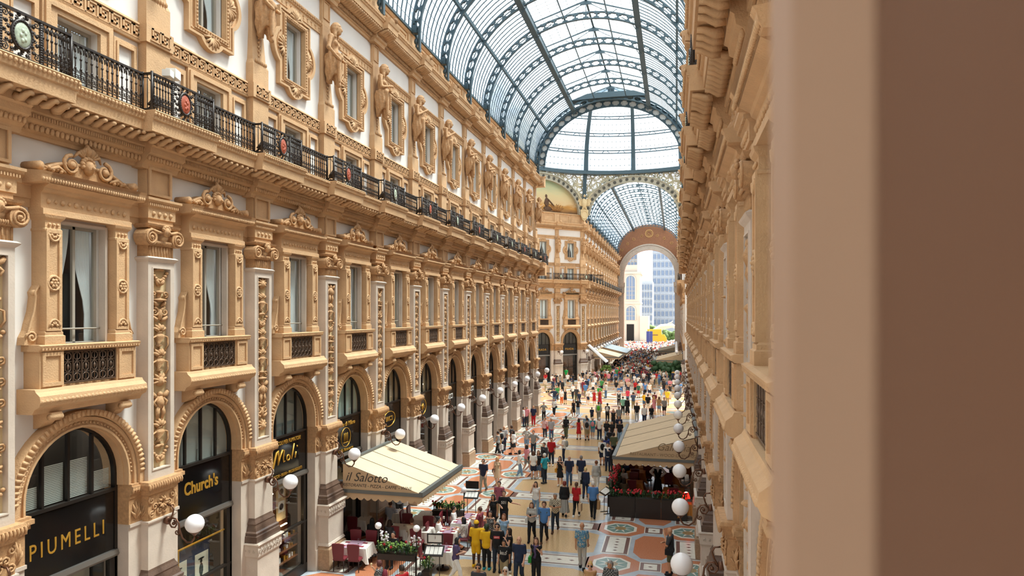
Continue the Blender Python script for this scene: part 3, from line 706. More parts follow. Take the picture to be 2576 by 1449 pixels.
# ------------------------------------------------------------------ shop fronts
P_ = {}
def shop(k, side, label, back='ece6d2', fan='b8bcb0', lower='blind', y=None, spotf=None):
    loc, rz = spotf if spotf else spot(side, BYc(k))
    loc = (loc[0]-.25*sin(rz), loc[1]+.25*cos(rz), 0)
    t = thing('storefront', label, 'shop front', loc, rz)
    if 'fr' not in P_:
        b = MB().prism([archloop(1.3, 1.385, 5.72, 0)], -.56, -.44)
        for x in (-.66, 0, .66):
            b.box(x-.03, x+.03, -.54, -.46, 5.4, 5.72+math.sqrt(1.3**2-x*x))
        P_['fr'] = b.box(-1.36, 1.36, -.55, -.43, 5.32, 5.4).box(-1.36, -1.14, -.56, -.44, 0, 3.75).box(1.2, 1.36, -.56, -.44, 0, 3.75).box(-1.36, 1.36, -.55, -.43, 1.9, 1.97).box(-1.36, 1.36, -.55, -.43, 0, .35).mesh('shop_frame')
        P_['tr'] = MB().mould([(-.5, 3.7), (-.4, 3.7), (-.36, 3.76), (-.4, 3.86), (-.5, 3.88)], -1.36, 1.36).mesh('metal_trim')
        P_['bd'] = MB().box(-1.36, 1.36, -.5, -.46, 3.86, 5.3).mesh('fascia')
        P_['fg'] = MB().prism([archloop(.01, 1.3, 5.72, 5.4)], -.51, -.505).mesh('fanlight_pane')
        P_['lg'] = MB().box(-1.14, 1.2, -.51, -.505, .35, 3.72).mesh('display_pane')
        P_['bk'] = MB().box(-1.5, 1.5, -2.0, -1.95, 0, 7.2).box(-1.5, -1.45, -2, -.6, 0, 7.2).box(1.45, 1.5, -2, -.6, 0, 7.2).box(-1.5, 1.5, -2, -.6, 3.9, 4.0).box(-1.5, 1.5, -2, -.6, 0, .3).mesh('interior')
        P_['fb'] = MB().prism([archloop(.01, 1.32, 5.72, 5.38)], -.62, -.6).mesh('fanlight_blind')
        P_['db'] = MB().box(-1.2, 1.2, -1.15, -1.1, .4, 3.6).mesh('display_backing')
    ob('shop_frame', P_['fr'], 'frame', t); ob('metal_trim', P_['tr'], 'steel', t); ob('fascia', P_['bd'], 'black', t)
    ob('fanlight_pane', P_['fg'], 'glass', t); ob('display_pane', P_['lg'], 'glass', t); ob('interior', P_['bk'], 'room' if lower != 'dark' else 'dark', t)
    def cm(h):
        if h not in M: M[h] = mat('panel_'+h, h, .8)
        return M[h]
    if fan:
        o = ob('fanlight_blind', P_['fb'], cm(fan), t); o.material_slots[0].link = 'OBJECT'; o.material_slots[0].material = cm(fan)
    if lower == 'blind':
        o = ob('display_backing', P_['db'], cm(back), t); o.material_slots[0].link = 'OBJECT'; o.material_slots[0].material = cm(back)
    return t
def lett(t, body, size, x, z, m='gold', **k):
    return ob('lettering', text(body, size, fasc(x, -.458, z), **k), m, t)
LB = 'black shop front on the sunlit facade, %s'
s1 = shop(1, -1, LB % 'thin widely spaced gold capitals', fan=None, back='b9b4a2')
lett(s1, 'PIUMELLI', .5, 0, 4.5, space=1.42, sx=.74)
b = MB()
for x0, x1 in ((-1.27, -.69), (-.63, -.03), (.03, .63), (.69, 1.27)):
    for i in range(22):
        z = 5.42+.04*i
        if math.hypot(max(abs(x0), abs(x1)), z-5.72) < 1.28 or z < 5.75: b.box(x0, x1, -.6, -.595, z, z+.028)
ob('louvre_blind', b, 'blind', s1)
s2 = shop(2, -1, LB % 'bold gold name above fashion posters', fan='a9aca4', lower='dark')
lett(s2, "Church's", .5, 0, 4.68, bold=.012, sx=.82)
pst = mat('poster_paper', 'e6dfc8', .7); bb = mat('slate_blue_board', '3b4258', .6)
b = MB().box(-1.0, .7, -1.0, -.95, .9, 2.75); ob('display_board', b, bb, s2)
b = MB()
for x in (-.95, .0): b.box(x+.02, x+.62, -.945, -.94, 1.3, 2.45)
ob('poster', b, pst, s2)
b = MB()
for x in (-.6, .35):
    b.ell((x, -.93, 1.95), (.09, .01, .2)).ell((x, -.93, 1.6), (.07, .01, .2)).ell((x, -.93, 2.2), (.05, .01, .06)).ell((x, -.93, 2.28), (.14, .01, .03))
ob('poster_figure', b, 'frame', s2)
b = MB().box(-.9, .2, -.9, -.7, .78, .84).box(-.85, -.8, -.88, -.72, .35, .78).box(.1, .15, -.88, -.72, .35, .78); ob('display_bench', b, 'warm', s2); ob('ceiling_lamp', MB().box(-.9, .9, -.9, -.84, 3.62, 3.66), 'lamp', s2)
b = MB().lathe([(.1, 0), (.1, .12), (.06, .2), (.07, .22)], 10, (-.3, -.8, .84)); ob('display_vase', b, 'frame', s2)
ob('brass_rail', MB().box(-1.14, 1.2, -.56, -.52, 3.0, 3.04).box(.85, .89, -.56, -.52, .35, 3.0), 'gold', s2)
s3 = shop(3, -1, LB % 'gold handwritten name above goods shelves', fan='6b7370', lower='dark')
lett(s3, 'ARTICOLI PER FUMATORI', .2, 0, 5.13, sx=.82); lett(s3, 'TABACCHI \u2022 SIGARI \u2022 VALORI BOLLATI', .145, 0, 4.0, sx=.82)
b = MB(); F = lambda L: [(-x, -.45, z) for x, z in L]
b.tube(F([(-.98, 4.1), (-.84, 4.42), (-.64, 4.84), (-.54, 4.9), (-.52, 4.7), (-.56, 4.42), (-.42, 4.66), (-.26, 4.88), (-.17, 4.84), (-.22, 4.6), (-.2, 4.44), (-.1, 4.46)]), [.05, .045, .04, .035, .035, .04, .035, .03, .035, .03, .025, .015], 5)
b.tube(F([(.1+.1*cos(q/10*2*PI), 4.54+.1*sin(q/10*2*PI)) for q in range(10)]), .026, 5, 0, True)
b.tube(F([(.3, 4.45), (.36, 4.6), (.5, 4.98)]), [.03, .03, .02], 5); b.tube(F([(.54, 4.45), (.62, 4.66)]), [.03, .025], 5); b.ell((-.7, -.45, 4.84), (.04, .02, .04), 6, 4)
ob('script_lettering', b, 'gold', s3)
b = MB()
for z in (.7, 1.1, 1.5): b.box(-1.1, 1.1, -1.1, -.65, z, z+.03)
b.box(.3, .36, -1.1, -.62, .35, 1.9); b.box(-1.1, 1.1, -1.2, -1.1, .35, 3.6); ob('display_shelf', b, 'warm', s3)
b = MB(); r = random.Random(4)
for z in (.73, 1.13, 1.53):
    for i in range(13):
        x = -1.05+.16*i; h = r.uniform(.08, .22); b.box(x, x+r.uniform(.06, .12), -.9, -.75, z, z+h, r.randrange(3))
ob('goods', b, ['whitel', 'gold', 'frame'], s3)
b = MB().box(-.9, -.3, -1.08, -1.05, 2.1, 3.5, 0)
for z in (3.15, 2.6): b.box(-.8, -.4, -1.05, -1.04, z-.2, z+.2, 1); b.ell((-.6, -1.04, z), (.14, .01, .12), 10, 6, 2)
ob('framed_notice', b, ['cream', 'whitel', 'frame'], s3)
ob('shelf_lamp', MB().box(-.6, -.2, -.85, -.8, 2.0, 2.03).box(.3, .7, -.85, -.8, 3.3, 3.33), 'lamp', s3)
s4 = shop(4, -1, LB % 'gold oval emblem above the cream awning', fan='b9d0c8', lower='dark')
lett(s4, 'Salotto di Milano', .26, 0, 5.05, shear=.3, sx=.95); lett(s4, 'Caff\u00e8 Ristorante', .2, 0, 3.98, shear=.3)
b = MB().tube([(.42*cos(i*PI/10), -.45, 4.5+.4*sin(i*PI/10)) for i in range(20)], .015, 4, 0, True)
for i in range(3): b.tube([(-.14+.14*i, -.45, 4.32), (-.14+.14*i, -.45, 4.68)], .02, 4)
b.box(-.22, .22, -.46, -.445, 4.26, 4.3); ob('oval_emblem', b, 'gold', s4)
s5 = shop(5, -1, LB % 'short name in a gold oval ring', fan='b8a888', back='c9cbb8')
lett(s5, "BRIC'S", .32, 0, 4.6, sx=.9)
ob('oval_ring', MB().tube([(.68*cos(i*PI/12), -.45, 4.6+.36*sin(i*PI/12)) for i in range(24)], .022, 4, 0, True), 'gold', s5)
s6 = shop(6, -1, LB % 'round gold emblem under a lit bulb', fan='b3a98c', back='c9cbb8')
ob('gilt_emblem', MB().tube([(-.2, -.45, 4.5), (0, -.44, 4.75), (.2, -.45, 4.5)], .04, 5).tube([(0, -.45, 4.4), (0, -.45, 4.75)], .03, 5), 'gold', s6); ob('oval_ring', MB().tube([(.5*cos(i*PI/12), -.45, 4.6+.42*sin(i*PI/12)) for i in range(24)], .022, 4, 0, True), 'gold', s6)
ob('bulb', MB().ell((-.3, -.57, 5.8), (.04, .03, .04), 8, 6), 'lamp', s6)
for k, w in ((7, 'first'), (8, 'second'), (9, 'third')):
    s = shop(k, -1, LB % ('white capitals, %s of the three so lettered' % w), fan='927665', back='bfa58c')
    lett(s, 'GUCCI', .46, 0, 4.6, 'whitel', space=1.15, sx=.9)
for k, w in ((10, 'third'), (11, 'second'), (12, 'last')):
    s = shop(k, -1, 'plain dark glazed shop front, %s before the corner of the sunlit facade' % w, fan='3a3630', lower='dark')
    ob('bulb', MB().ell((-.2, -.57, 6.2), (.04, .03, .04), 8, 6), 'lamp', s)
for k in range(0, NEAR+1):
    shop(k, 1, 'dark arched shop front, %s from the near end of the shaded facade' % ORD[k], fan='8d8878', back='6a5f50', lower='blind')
# ------------------------------------------------------------------ floor
OC = 82.8; AP = 17.5
FM = dict(grey=mat('grey_blue_marble', 'b9c0c6', .16, var=.22, scale=1.6), beige=mat('beige_terrazzo', 'dcbc90', .17, var=.26, scale=26, col2='c09c6e'),
          terra=mat('terracotta_terrazzo', 'cd8a68', .2, var=.3, scale=40, col2='a9623e'), white=mat('white_inlay', 'e6e0d2', .17, var=.08, scale=8),
          brow=mat('brown_inlay', '735148', .3), green=mat('green_inlay', '7f9a90', .25, var=.25, scale=5), tan=mat('tan_mosaic', 'a98e62', .3, var=.4, scale=30))
FL = ['grey', 'beige', 'terra', 'white', 'brow', 'green', 'tan']
fb = MB()
FZ = lambda a, b, c: (a, b, c)
def flat(P, lv, m): fb.add([(x, y, .0015*lv) for x, y in P], [tuple(range(len(P)))], m)
def octa(x, y, a, b, q=.42):
    return [(x+a, y-b*q), (x+a, y+b*q), (x+a*q, y+b), (x-a*q, y+b), (x-a, y+b*q), (x-a, y-b*q), (x-a*q, y-b), (x+a*q, y-b)]
def rc(x, y, a, b): return [(x-a, y-b), (x+a, y-b), (x+a, y+b), (x-a, y+b)]
def dia(x, y, r, lv): flat([(x-r*1.5, y), (x, y-r), (x+r*1.5, y), (x, y+r)], lv, 4)
def tile(y0, cx=0):
    flat(rc(0, y0, 2.62, .56), 1, 3); flat(rc(0, y0, 2.56, .49), 2, 4); flat(rc(0, y0, 2.3, .4), 3, 3)
    for i in range(9): dia(-2.0+.5*i, y0, .08, 4)
    flat(octa(0, y0+2.25, 2.72, 1.4, .8), 1, 1)
    for s in (1, -1):
        for x in (3.55, 6.5):
            flat(octa(s*x, y0, 1.06, 1.06), 1, 2); flat(octa(s*x, y0, .72, .72), 2, 3); flat(octa(s*x, y0, .6, .6), 3, 5)
            for i in range(8):
                a = i*PI/4+PI/8; flat([(s*x+.6*cos(a), y0+.6*sin(a)), (s*x+.2*cos(a+.3), y0+.2*sin(a+.3)), (s*x+.2*cos(a-.3), y0+.2*sin(a-.3))], 4, 3)
            flat(octa(s*x, y0, .24, .24), 5, 6)
            flat(rc(s*x, y0+2.25, .56, 1.12), 1, 3); flat(rc(s*x, y0+2.25, .51, 1.05), 2, 4); flat(rc(s*x, y0+2.25, .36, .98), 3, 3)
            for i in range(5): dia(s*x, y0+1.55+.35*i, .07, 4)
        x = s*5.03
        flat(octa(x, y0+2.25, .74, 1.42, .55), 1, 2)
        flat(rc(x, y0, .42, .46), 1, 3); flat(rc(x, y0, .38, .41), 2, 4); flat(rc(x, y0, .25, .3), 3, 3); dia(x, y0, .07, 4)
fb.add([(-60, -14, 0), (60, -14, 0), (60, 163, 0), (-60, 163, 0)], [(0, 1, 2, 3)], 0)
for k in range(-3, NEAR): tile(BYc(k)+.3 + B)
for k in range(13): tile(103.4+B*k)
def ann(r0, r1, lv, m, n=64):
    fb.add([(r*cos(2*PI*i/n), OC+r*sin(2*PI*i/n), .0015*lv) for r in (r0, r1) for i in range(n)], [(i, (i+1)%n, (i+1)%n+n, i+n) for i in range(n)], m)
for r0, r1, lv, m in ((13.2, 16.4, 1, 1), (12.7, 13.2, 1, 3), (12.3, 12.7, 1, 2), (9.2, 12.0, 1, 1), (8.9, 9.2, 1, 4), (8.2, 8.9, 1, 3), (5.2, 7.9, 1, 1), (4.8, 5.2, 1, 4), (.01, 4.4, 1, 3), (2.6, 3.6, 2, 6), (.01, 1.6, 2, 2)): ann(r0, r1, lv, m)
for i in range(16):
    a = i*PI/8
    for r, s in ((14.8, 1.1), (10.6, .95), (6.5, .8)):
        P = lambda k, l, m: flat([(r*cos(a)+(x*cos(a)-y*sin(a))*k, OC+r*sin(a)+(x*sin(a)+y*cos(a))*k) for x, y in octa(0, 0, s, s)], l, m)
        P(1.0, 2, 2 if i % 2 else 3); P(.75, 3, 3 if i % 2 else 2); P(.55, 4, 5 if i % 2 else 4)
ob('floor', fb, [FM[k] for k in FL], label='polished marble mosaic floor with octagons, stripes and terrazzo panels', kind='structure')
ob('road', MB().box(-150, 150, 163, 420, -.3, -.02), mat('pale_piazza_paving', 'a39d95', .8, var=.1, scale=.5), label='bright open square beyond the far arch', kind='structure')

# ------------------------------------------------------------------ glass vaults
ZS, VA, VB = 24.2, 7.25, 6.1
def ept(t, a=VA, b=VB): return (a*cos(t), ZS+b*sin(t))
def ribmesh(th=.16, hole=True, a1=7.3, b1=6.16, dep=.5, n=30, aa=VA):
    out = [ept(PI*i/60, a1, b1) for i in range(61)] + [ept(PI-PI*i/60, a1-dep, b1-dep) for i in range(61)]
    L = [out]
    if hole:
        for i in range(n):
            t = PI*(i+.5)/n; am, bm = a1-dep/2, b1-dep/2
            w = .42*PI/n; h = dep*.34
            P = []
            for q, v in ((-1, -.5), (-1, .5), (-.62, .62), (-.5, 1), (.5, 1), (.62, .62), (1, .5), (1, -.5), (.62, -.62), (.5, -1), (-.5, -1), (-.62, -.62)):
                P.append(ept(t+q*w, am+v*h, bm+v*h))
            L.append(P)
    return MB().prism(L, -th/2, th/2)
def archb(b, y, r, a, b_, t0=0, t1=PI, n=24, m=0, k=4): b.tube([(ept(t0+(t1-t0)*i/n, a, b_)[0], y, ept(t0+(t1-t0)*i/n, a, b_)[1]) for i in range(n+1)], r, k, m, False, False)
def vault(y0, ys, y1, root, seg=9, thin=True):
    g = MB(); TB = rad(60); n = 14
    for sgn in (0, 1):
        pts = [ept(TB*i/n if not sgn else PI-TB*i/n, 7.3, 6.2) for i in range(n+1)]
        g.add([(x, y, z) for y in (y0, y1) for x, z in pts], [(i, i+1, i+n+2, i+n+1) for i in range(n)], 0, True)
    ex, ez = ept(TB, 7.3, 6.2); tz = 31.2
    g.add([(-ex, y0, ez), (-ex, y1, ez), (-ex, y1, ez+.45), (-ex, y0, ez+.45), (0, y0, tz), (0, y1, tz), (ex, y0, ez+.45), (ex, y1, ez+.45), (ex, y0, ez), (ex, y1, ez)],
          [(0, 1, 2, 3), (3, 2, 5, 4), (4, 5, 7, 6), (6, 7, 9, 8)])
    ob('glass_panes', g, 'roofglass', root)
    b = MB(); ally = [y0] + ys + [y1]
    for ya, yb in zip(ally, ally[1:]):
        m = max(1, round((yb-ya)/B*seg))
        for i in range(1, m+1):
            y = ya+(yb-ya)*i/(m+.0)
            archb(b, y, .034, 7.28, 6.16, 0, TB, 10); archb(b, y, .034, 7.28, 6.16, PI, PI-TB, 10)
            for s in (1, -1): b.tube([(s*ex, y, ez+.45), (0, y, tz)],   .017, 4, 0, False, False)
    ob('glazing_bars', b, 'roofiron', root)
    b = MB()
    if thin:
        for i in range(1, 11):
            for q in (1, -1):
                x, z = ept(TB*i/11, 7.27, 6.15); b.tube([(q*x, y0, z), (q*x, y1, z)], .014, 4, 0, False, False)
        for i in range(1, 6):
            for q in (1, -1): b.tube([(q*ex*i/6, y0, tz-(tz-ez-.45)*i/6), (q*ex*i/6, y1, tz-(tz-ez-.45)*i/6)], .014, 4, 0, False, False)
    ob('pane_laps', b, 'roofiron2', root)
    b = MB()
    for q in (1, -1):
        x, z = ept(TB, 7.05, 5.9); b.box(q*x-.1, q*x+.1, y0, y1, z-.28, z+.2); b.box(q*x-.2, q*x+.2, y0, y1, z-.3, z-.24)
        b.box(q*ex-.06, q*ex+.06, y0, y1, ez+.4, ez+.5)
        x, z = ept(rad(31), 7.05, 5.95); b.box(q*x-.07, q*x+.07, y0, y1, z-.12, z+.12)
        x, z = ept(rad(78), 7.1, 5.9); b.tube([(q*x, y0, z), (q*x, y1, z)], .05, 5)
        b.box(q*7.28-.1, q*7.28+.1, y0, y1, ZS-.02, ZS+.12)
    b.box(-.06, .06, y0, y1, tz-.08, tz+.04)
    ob('purlins', b, 'roofiron', root)
def trussm():
    b = MB(); ex, ez = ept(rad(60), 7.3, 6.2)
    for s in (1, -1):
        b.tube([(s*ex, 0, ez+.42), (0, 0, 31.12)], .05, 4, 0, False, False)
        b.tube([(s*1.7, 0, 30.1), (s*.2, 0, 30.95)], .025, 4); b.tube([(s*1.7, 0, 30.1), (s*2.1, 0, 30.35)], .025, 4)
        for x, z, r in ((3.1, 29.75, .16), (2.6, 29.95, .12), (3.3, 29.35, .18), (3.45, 28.9, .14)):
            b.tube([(p[0], 0, p[2]) for p in spiral(s*x, z, r, 1.4, 1, s, n=10)], .022, 4)
        b.tube([(s*3.5, 0, 28.6), (s*3.1, 0, 29.3), (s*2.4, 0, 29.75)], .03, 4)
    b.prism([[(-.42, 30.86), (.42, 30.86), (.3, 31.05), (.12, 31.1), (0, 31.3), (-.12, 31.1), (-.3, 31.05)]], -.04, .04); b.tube([(0, 0, 30.2), (0, 0, 31.1)], .03, 4)
    return b
def footm():
    L = []
    for s in (1, -1):
        b = MB(); L.append(b)
        b.box(s*7.12-.14, s*7.12+.14, -.16, .16, ZS-.05, ZS+.35); b.box(s*6.86-.05, s*6.86+.05, -.1, .1, ZS-1.0, ZS+.3)
        b.tube([(s*6.88, 0, ZS-.95), (s*7.05, 0, ZS-.7), (s*6.98, 0, ZS-.4), (s*7.1, 0, ZS-.1)], .06, 5); b.ell((s*7.05, 0, ZS-.45), (.13, .13, .16), 6, 4)
        b.tube([(s*6.9, 0, ZS-.1), (s*7.3, 0, ZS+1.1)], .07, 5)
    return L
ceiling = thing('ceiling', 'glass barrel vault of the near arm with blue grey iron bars', None, kind='structure')
ribs = [PY(k) for k in range(-4, NEAR+1)]
vault(-12, ribs, 65.6, ceiling)
rm, tm, fm_ = ribmesh().mesh('pierced_rib'), trussm().mesh('lantern_truss'), [x.mesh('foot_bracket') for x in footm()]
def ribs_at(ys, base, grp, fn):
    for i, y in enumerate(ys):
        t = thing('roof_arch', fn(i), 'roof arch', (0, y, 0), 0, grp)
        ob('pierced_rib', rm, 'roofiron', t); ob('lantern_truss', tm, 'roofiron', t); [ob('foot_bracket', x, 'roofiron', t) for x in fm_]
vis = [y for y in ribs if y > 14]
for y in ribs:
    if y <= 14: 
        for m in (rm, tm, *fm_): ob('spare_rib', m, 'roofiron', ceiling, (0, y, 0))
ribs_at(vis, ceiling, 'iron ribs of the near vault', lambda i: 'pierced iron arch rib of the near glass vault, %s from the dome end' % (ORD[len(vis)-1-i]))
t = thing('roof_arch', 'thick dark iron arch closing the near vault before the dome', 'roof arch', (0, 65.9, 0))
ob('pierced_rib', ribmesh(.5, False, 7.35, 6.2, .22), 'roofiron', t); ob('inner_ring', ribmesh(.12, True, 7.15, 6.0, .75, 26), 'roofiron', t, (0, -.35, 0))
ob('backing', ribmesh(.04, False, 7.1, 5.95, .6), 'whitel', t, (0, -.22, 0))
ceiling2 = thing('ceiling_far', 'glass barrel vault of the far arm beyond the dome', None, kind='structure')
ribs2 = [101.2+B*i for i in range(14)]
vault(100.6, ribs2, 161, ceiling2, 3, False)
ribs_at(ribs2, ceiling2, 'iron ribs of the far vault', lambda i: 'iron arch rib of the distant vault beyond the dome, %s from the dome' % ORD[i])

# ------------------------------------------------------------------ octagon and dome
tracery = glassmat('tracery', 'ffffff', 0, .3)
n_, l_ = tracery.node_tree.nodes, tracery.node_tree.links
vo = n_.new('ShaderNodeTexVoronoi'); vo.feature = 'DISTANCE_TO_EDGE'; vo.inputs['Scale'].default_value = 1.15
ge = n_.new('ShaderNodeNewGeometry'); l_.new(ge.outputs['Position'], vo.inputs['Vector'])
v2 = n_.new('ShaderNodeTexVoronoi'); v2.feature = 'DISTANCE_TO_EDGE'; v2.inputs['Scale'].default_value = 3.1; l_.new(ge.outputs['Position'], v2.inputs['Vector'])
mn = n_.new('ShaderNodeMath'); mn.operation = 'MINIMUM'; l_.new(vo.outputs['Distance'], mn.inputs[0]); l_.new(v2.outputs['Distance'], mn.inputs[1])
gt = n_.new('ShaderNodeMath'); gt.operation = 'GREATER_THAN'; gt.inputs[1].default_value = .075; l_.new(mn.outputs[0], gt.inputs[0])
df = n_.new('ShaderNodeBsdfDiffuse'); df.inputs['Color'].default_value = hx('b9b096'); mm = n_.new('ShaderNodeMixShader')
l_.new(gt.outputs[0], mm.inputs['Fac']); l_.new(df.outputs[0], mm.inputs[1]); l_.new(n_['Transparent BSDF'].outputs[0], mm.inputs[2]); l_.new(mm.outputs[0], n_['Material Output'].inputs['Surface'])
M['tracery'] = tracery; M['bandstone'] = mat('grey_cream_band', 'a8a08c', .7, var=.2, scale=6)
M['grey'] = mat('dark_rosette', '55534c', .7)
def side_at(i): a = PI/4*i; return (-AP*sin(a), OC-AP*cos(a)), -a    # i=0 near side; local y points to the centre
pan = MB().prism([[(-7.25, 24.2), (-7.0, 24.2)] + arcp(7.0, ZS, PI, 0, 40, b=5.45) + [(7.25, 24.2), (7.25, 30.6), (-7.25, 30.6)]], -.12, -.02).mesh('tracery_panel')
bd = MB().prism([arcp(7.15, ZS, 0, PI, 40, b=5.5) + arcp(6.25, ZS, PI, 0, 40, b=4.6)], -.15, .2).prism([arcp(7.2, ZS, 0, PI, 40, b=5.55) + arcp(7.05, ZS, PI, 0, 40, b=5.4)], .1, .32).prism([arcp(6.35, ZS, 0, PI, 40, b=4.7) + arcp(6.22, ZS, PI, 0, 40, b=4.57)], .1, .32)
for i in range(23):
    a = PI*(i+.5)/23; x, z = 6.7*cos(a), ZS+5.05*sin(a)
    bd.tube([(x+.2*cos(q*PI/4), .22, z+.2*sin(q*PI/4)) for q in range(8)], .05, 4, 1, True)
    for q in range(4): bd.tube([(x+.13*cos(q*PI/4), .22, z+.13*sin(q*PI/4)), (x-.13*cos(q*PI/4), .22, z-.13*sin(q*PI/4))], .03, 4, 1)
bdm = bd.mesh('arch_band')
names = {1: 'near sunlit corner', 2: 'sunlit cross arm', 3: 'far sunlit corner', 4: 'far arm', 5: 'far shaded corner', 6: 'shaded cross arm', 7: 'near shaded corner'}
nt_ = 0
for i in names:
    (x, y), rz = side_at(i); o = ob('wall_octagon_%d' % i, pan, 'tracery', None, (x, y, 0), rz, kind='structure', label='pierced tracery wall panel over the %s side of the octagon' % names[i])
    o = ob('trim_arch_%d' % i, bdm, ['bandstone', 'grey'], None, (x, y, 0), rz, kind='structure', label='rosette banded arch over the %s side of the octagon' % names[i])
# painted lunette (plain landscape with two reapers)
mu_ = mat('painted_lunette', 'caa56a', .8); n_, l_ = mu_.node_tree.nodes, mu_.node_tree.links
tc = n_.new('ShaderNodeTexCoord'); sx = n_.new('ShaderNodeSeparateXYZ'); l_.new(tc.outputs['Generated'], sx.inputs[0])
no = n_.new('ShaderNodeTexNoise'); no.inputs['Scale'].default_value = 9; l_.new(tc.outputs['Generated'], no.inputs['Vector'])
ad = n_.new('ShaderNodeMath'); ad.operation = 'MULTIPLY_ADD'; ad.inputs[1].default_value = .22; l_.new(no.outputs['Fac'], ad.inputs[0]); l_.new(sx.outputs['Z'], ad.inputs[2])
cr = n_.new('ShaderNodeValToRGB'); e = cr.color_ramp.elements
e[0].position = .1; e[0].color = hx('5d4630'); e[1].position = 1; e[1].color = hx('9fae8d')
for p, c in ((.2, '8e6336'), (.33, 'b8843f'), (.42, 'd0b183'), (.7, 'c9ba8c')): q = e.new(p); q.color = hx(c)
l_.new(ad.outputs[0], cr.inputs[0]); l_.new(cr.outputs[0], n_['Principled BSDF'].inputs['Base Color'])
for i in (1, 3, 5, 7):
    (x, y), rz = side_at(i); b = MB().prism([arcp(6.4, ZS, 0, PI, 32, b=4.75)], -.4, -.3)
    t = thing('wall_painting', 'arched painting of a harvest landscape on the octagon\'s %s' % names[i], 'painting', (x, y, 0), rz); ob('painted_field', b, mu_, t)
    b = MB(); b.ell((-.9, -.29, 25.6), (.38, .03, .8)); b.ell((-.8, -.29, 26.55), (.2, .03, .26)); b.tube([(-1.1, -.28, 26.1), (-1.7, -.28, 25.6), (-2.1, -.28, 25.2)], .11, 6); b.tube([(-.7, -.28, 26.1), (-.5, -.28, 25.5), (-.9, -.28, 25.1)], .1, 6); b.ell((-1.1, -.29, 24.8), (.8, .03, .35))
    ob('painted_reaper', b, mat('umber_paint', '64462f', .8, var=.4, scale=5), t)
    b = MB(); [b.tube([(-2.7+.6*cos(i*2.4), -.3, 24.6), (-3.9+.19*i, -.29, 25.0+.07*((i*5)%9))], [.14, .05], 5) for i in range(16)]; ob('painted_sheaves', b, mat('wheat_paint', 'a8743a', .8, var=.4, scale=6), t)
RZ0 = 30.4
def dpt(t, ph, r=17.7, h=16): return (r*cos(t)*sin(ph), OC+r*cos(t)*cos(ph), RZ0+h*sin(t))
dome = thing('ceiling_dome', 'great round glass dome over the octagon', None, kind='structure')
g = MB(); nu, nv = 64, 14; tmax = rad(82)
g.add([dpt(tmax*j/nv, 2*PI*i/nu) for j in range(nv+1) for i in range(nu)], [(j*nu+i, j*nu+(i+1)%nu, (j+1)*nu+(i+1)%nu, (j+1)*nu+i) for j in range(nv) for i in range(nu)], 0, True)
ob('glass_panes', g, 'roofglass', dome)
b = MB()
for i in range(16):
    b.tube([dpt(tmax*j/12, 2*PI*i/16, 17.5, 15.9) for j in range(13)], [.42-.02*j for j in range(13)], 4, 0, False, False)
ob('meridian_ribs', b, 'roofiron', dome)
b = MB()
for td in (9.5, 18, 26.5, 36, 47, 60, 74):
    for o in (0, .75):
        b.tube([dpt(rad(td+o*1.8), 2*PI*i/64, 17.55, 15.95) for i in range(64)], .09, 4, 0, True, False)
    for i in range(96):
        a = 2*PI*i/96; b.tube([dpt(rad(td), a, 17.55, 15.95), dpt(rad(td+1.35), a+.02*(-1)**i, 17.55, 15.95)], .05, 4, 0, False, False)
ob('ring_girders', b, 'roofiron', dome)
b = MB()
for td in (3.2, 6.4, 12.5, 15.3, 21, 23.8, 29.5, 32.8):
    b.tube([dpt(rad(td), 2*PI*i/64, 17.6, 16) for i in range(64)], .018, 4, 0, True, False)
    for i in range(176): b.ell(dpt(rad(td), 2*PI*i/176, 17.5, 15.9), (.06, .06, .1), 4, 3)
for i in range(176):
    b.tube([dpt(rad(38)*j/6, 2*PI*i/176, 17.6, 16) for j in range(7)], .014, 3, 0, False, False)
ob('glazing_bars', b, 'roofiron2', dome)
b = MB(); b.add([((r)*sin(2*PI*i/64), OC+r*cos(2*PI*i/64), z) for r, z in ((17.2, 30.0), (17.2, 30.5), (18.6, 30.5), (18.6, 30.0)) for i in range(64)],
   [(j*64+i, j*64+(i+1)%64, ((j+1)%4)*64+(i+1)%64, ((j+1)%4)*64+i) for j in range(4) for i in range(64)])
for i in range(8):
    a = PI/8+PI/4*i; R_ = 18.6; b.tube([(R_*sin(a), OC+R_*cos(a), 25.5), (R_*.97*sin(a), OC+R_*.97*cos(a), 30.2)], .35, 4, 0, False, False)
ob('ring_beam', b, 'roofiron', dome)
# perched eagle with shield at each visible corner of the octagon
def eagle():
    b = MB().ell((0, .5, 26.0), (.45, .35, .8), 10, 8).ell((0, .65, 27.0), (.22, .26, .26), 8, 6).tube([(0, .85, 27.0), (0, 1.0, 26.85)], [.08, .02], 5)
    for s in (1, -1):
        for i in range(8): b.tube([(s*.3, .45, 26.2-.08*i), (s*(1.0+.05*i), .5, 26.9-.2*i+.3), (s*(2.1-.14*i), .4, 28.1-.34*i)], [.16, .16, .04], 5)
        b.tube([(s*.2, .5, 25.4), (s*.3, .6, 25.0)], .12, 6)
    for i in range(5): b.tube([(-.2+.1*i, .4, 25.4), (-.4+.2*i, .4, 24.9)], .09, 5)
    return b
def shieldm(): return MB().prism([[(-.55, 25.0), (.55, 25.0), (.6, 24.3), (.35, 23.6), (0, 23.3), (-.35, 23.6), (-.6, 24.3)]], .3, .6).tube([(.5*cos(i*PI/6), .62, 24.25+.6*sin(i*PI/6)) for i in range(12)], .08, 5, 0, True)
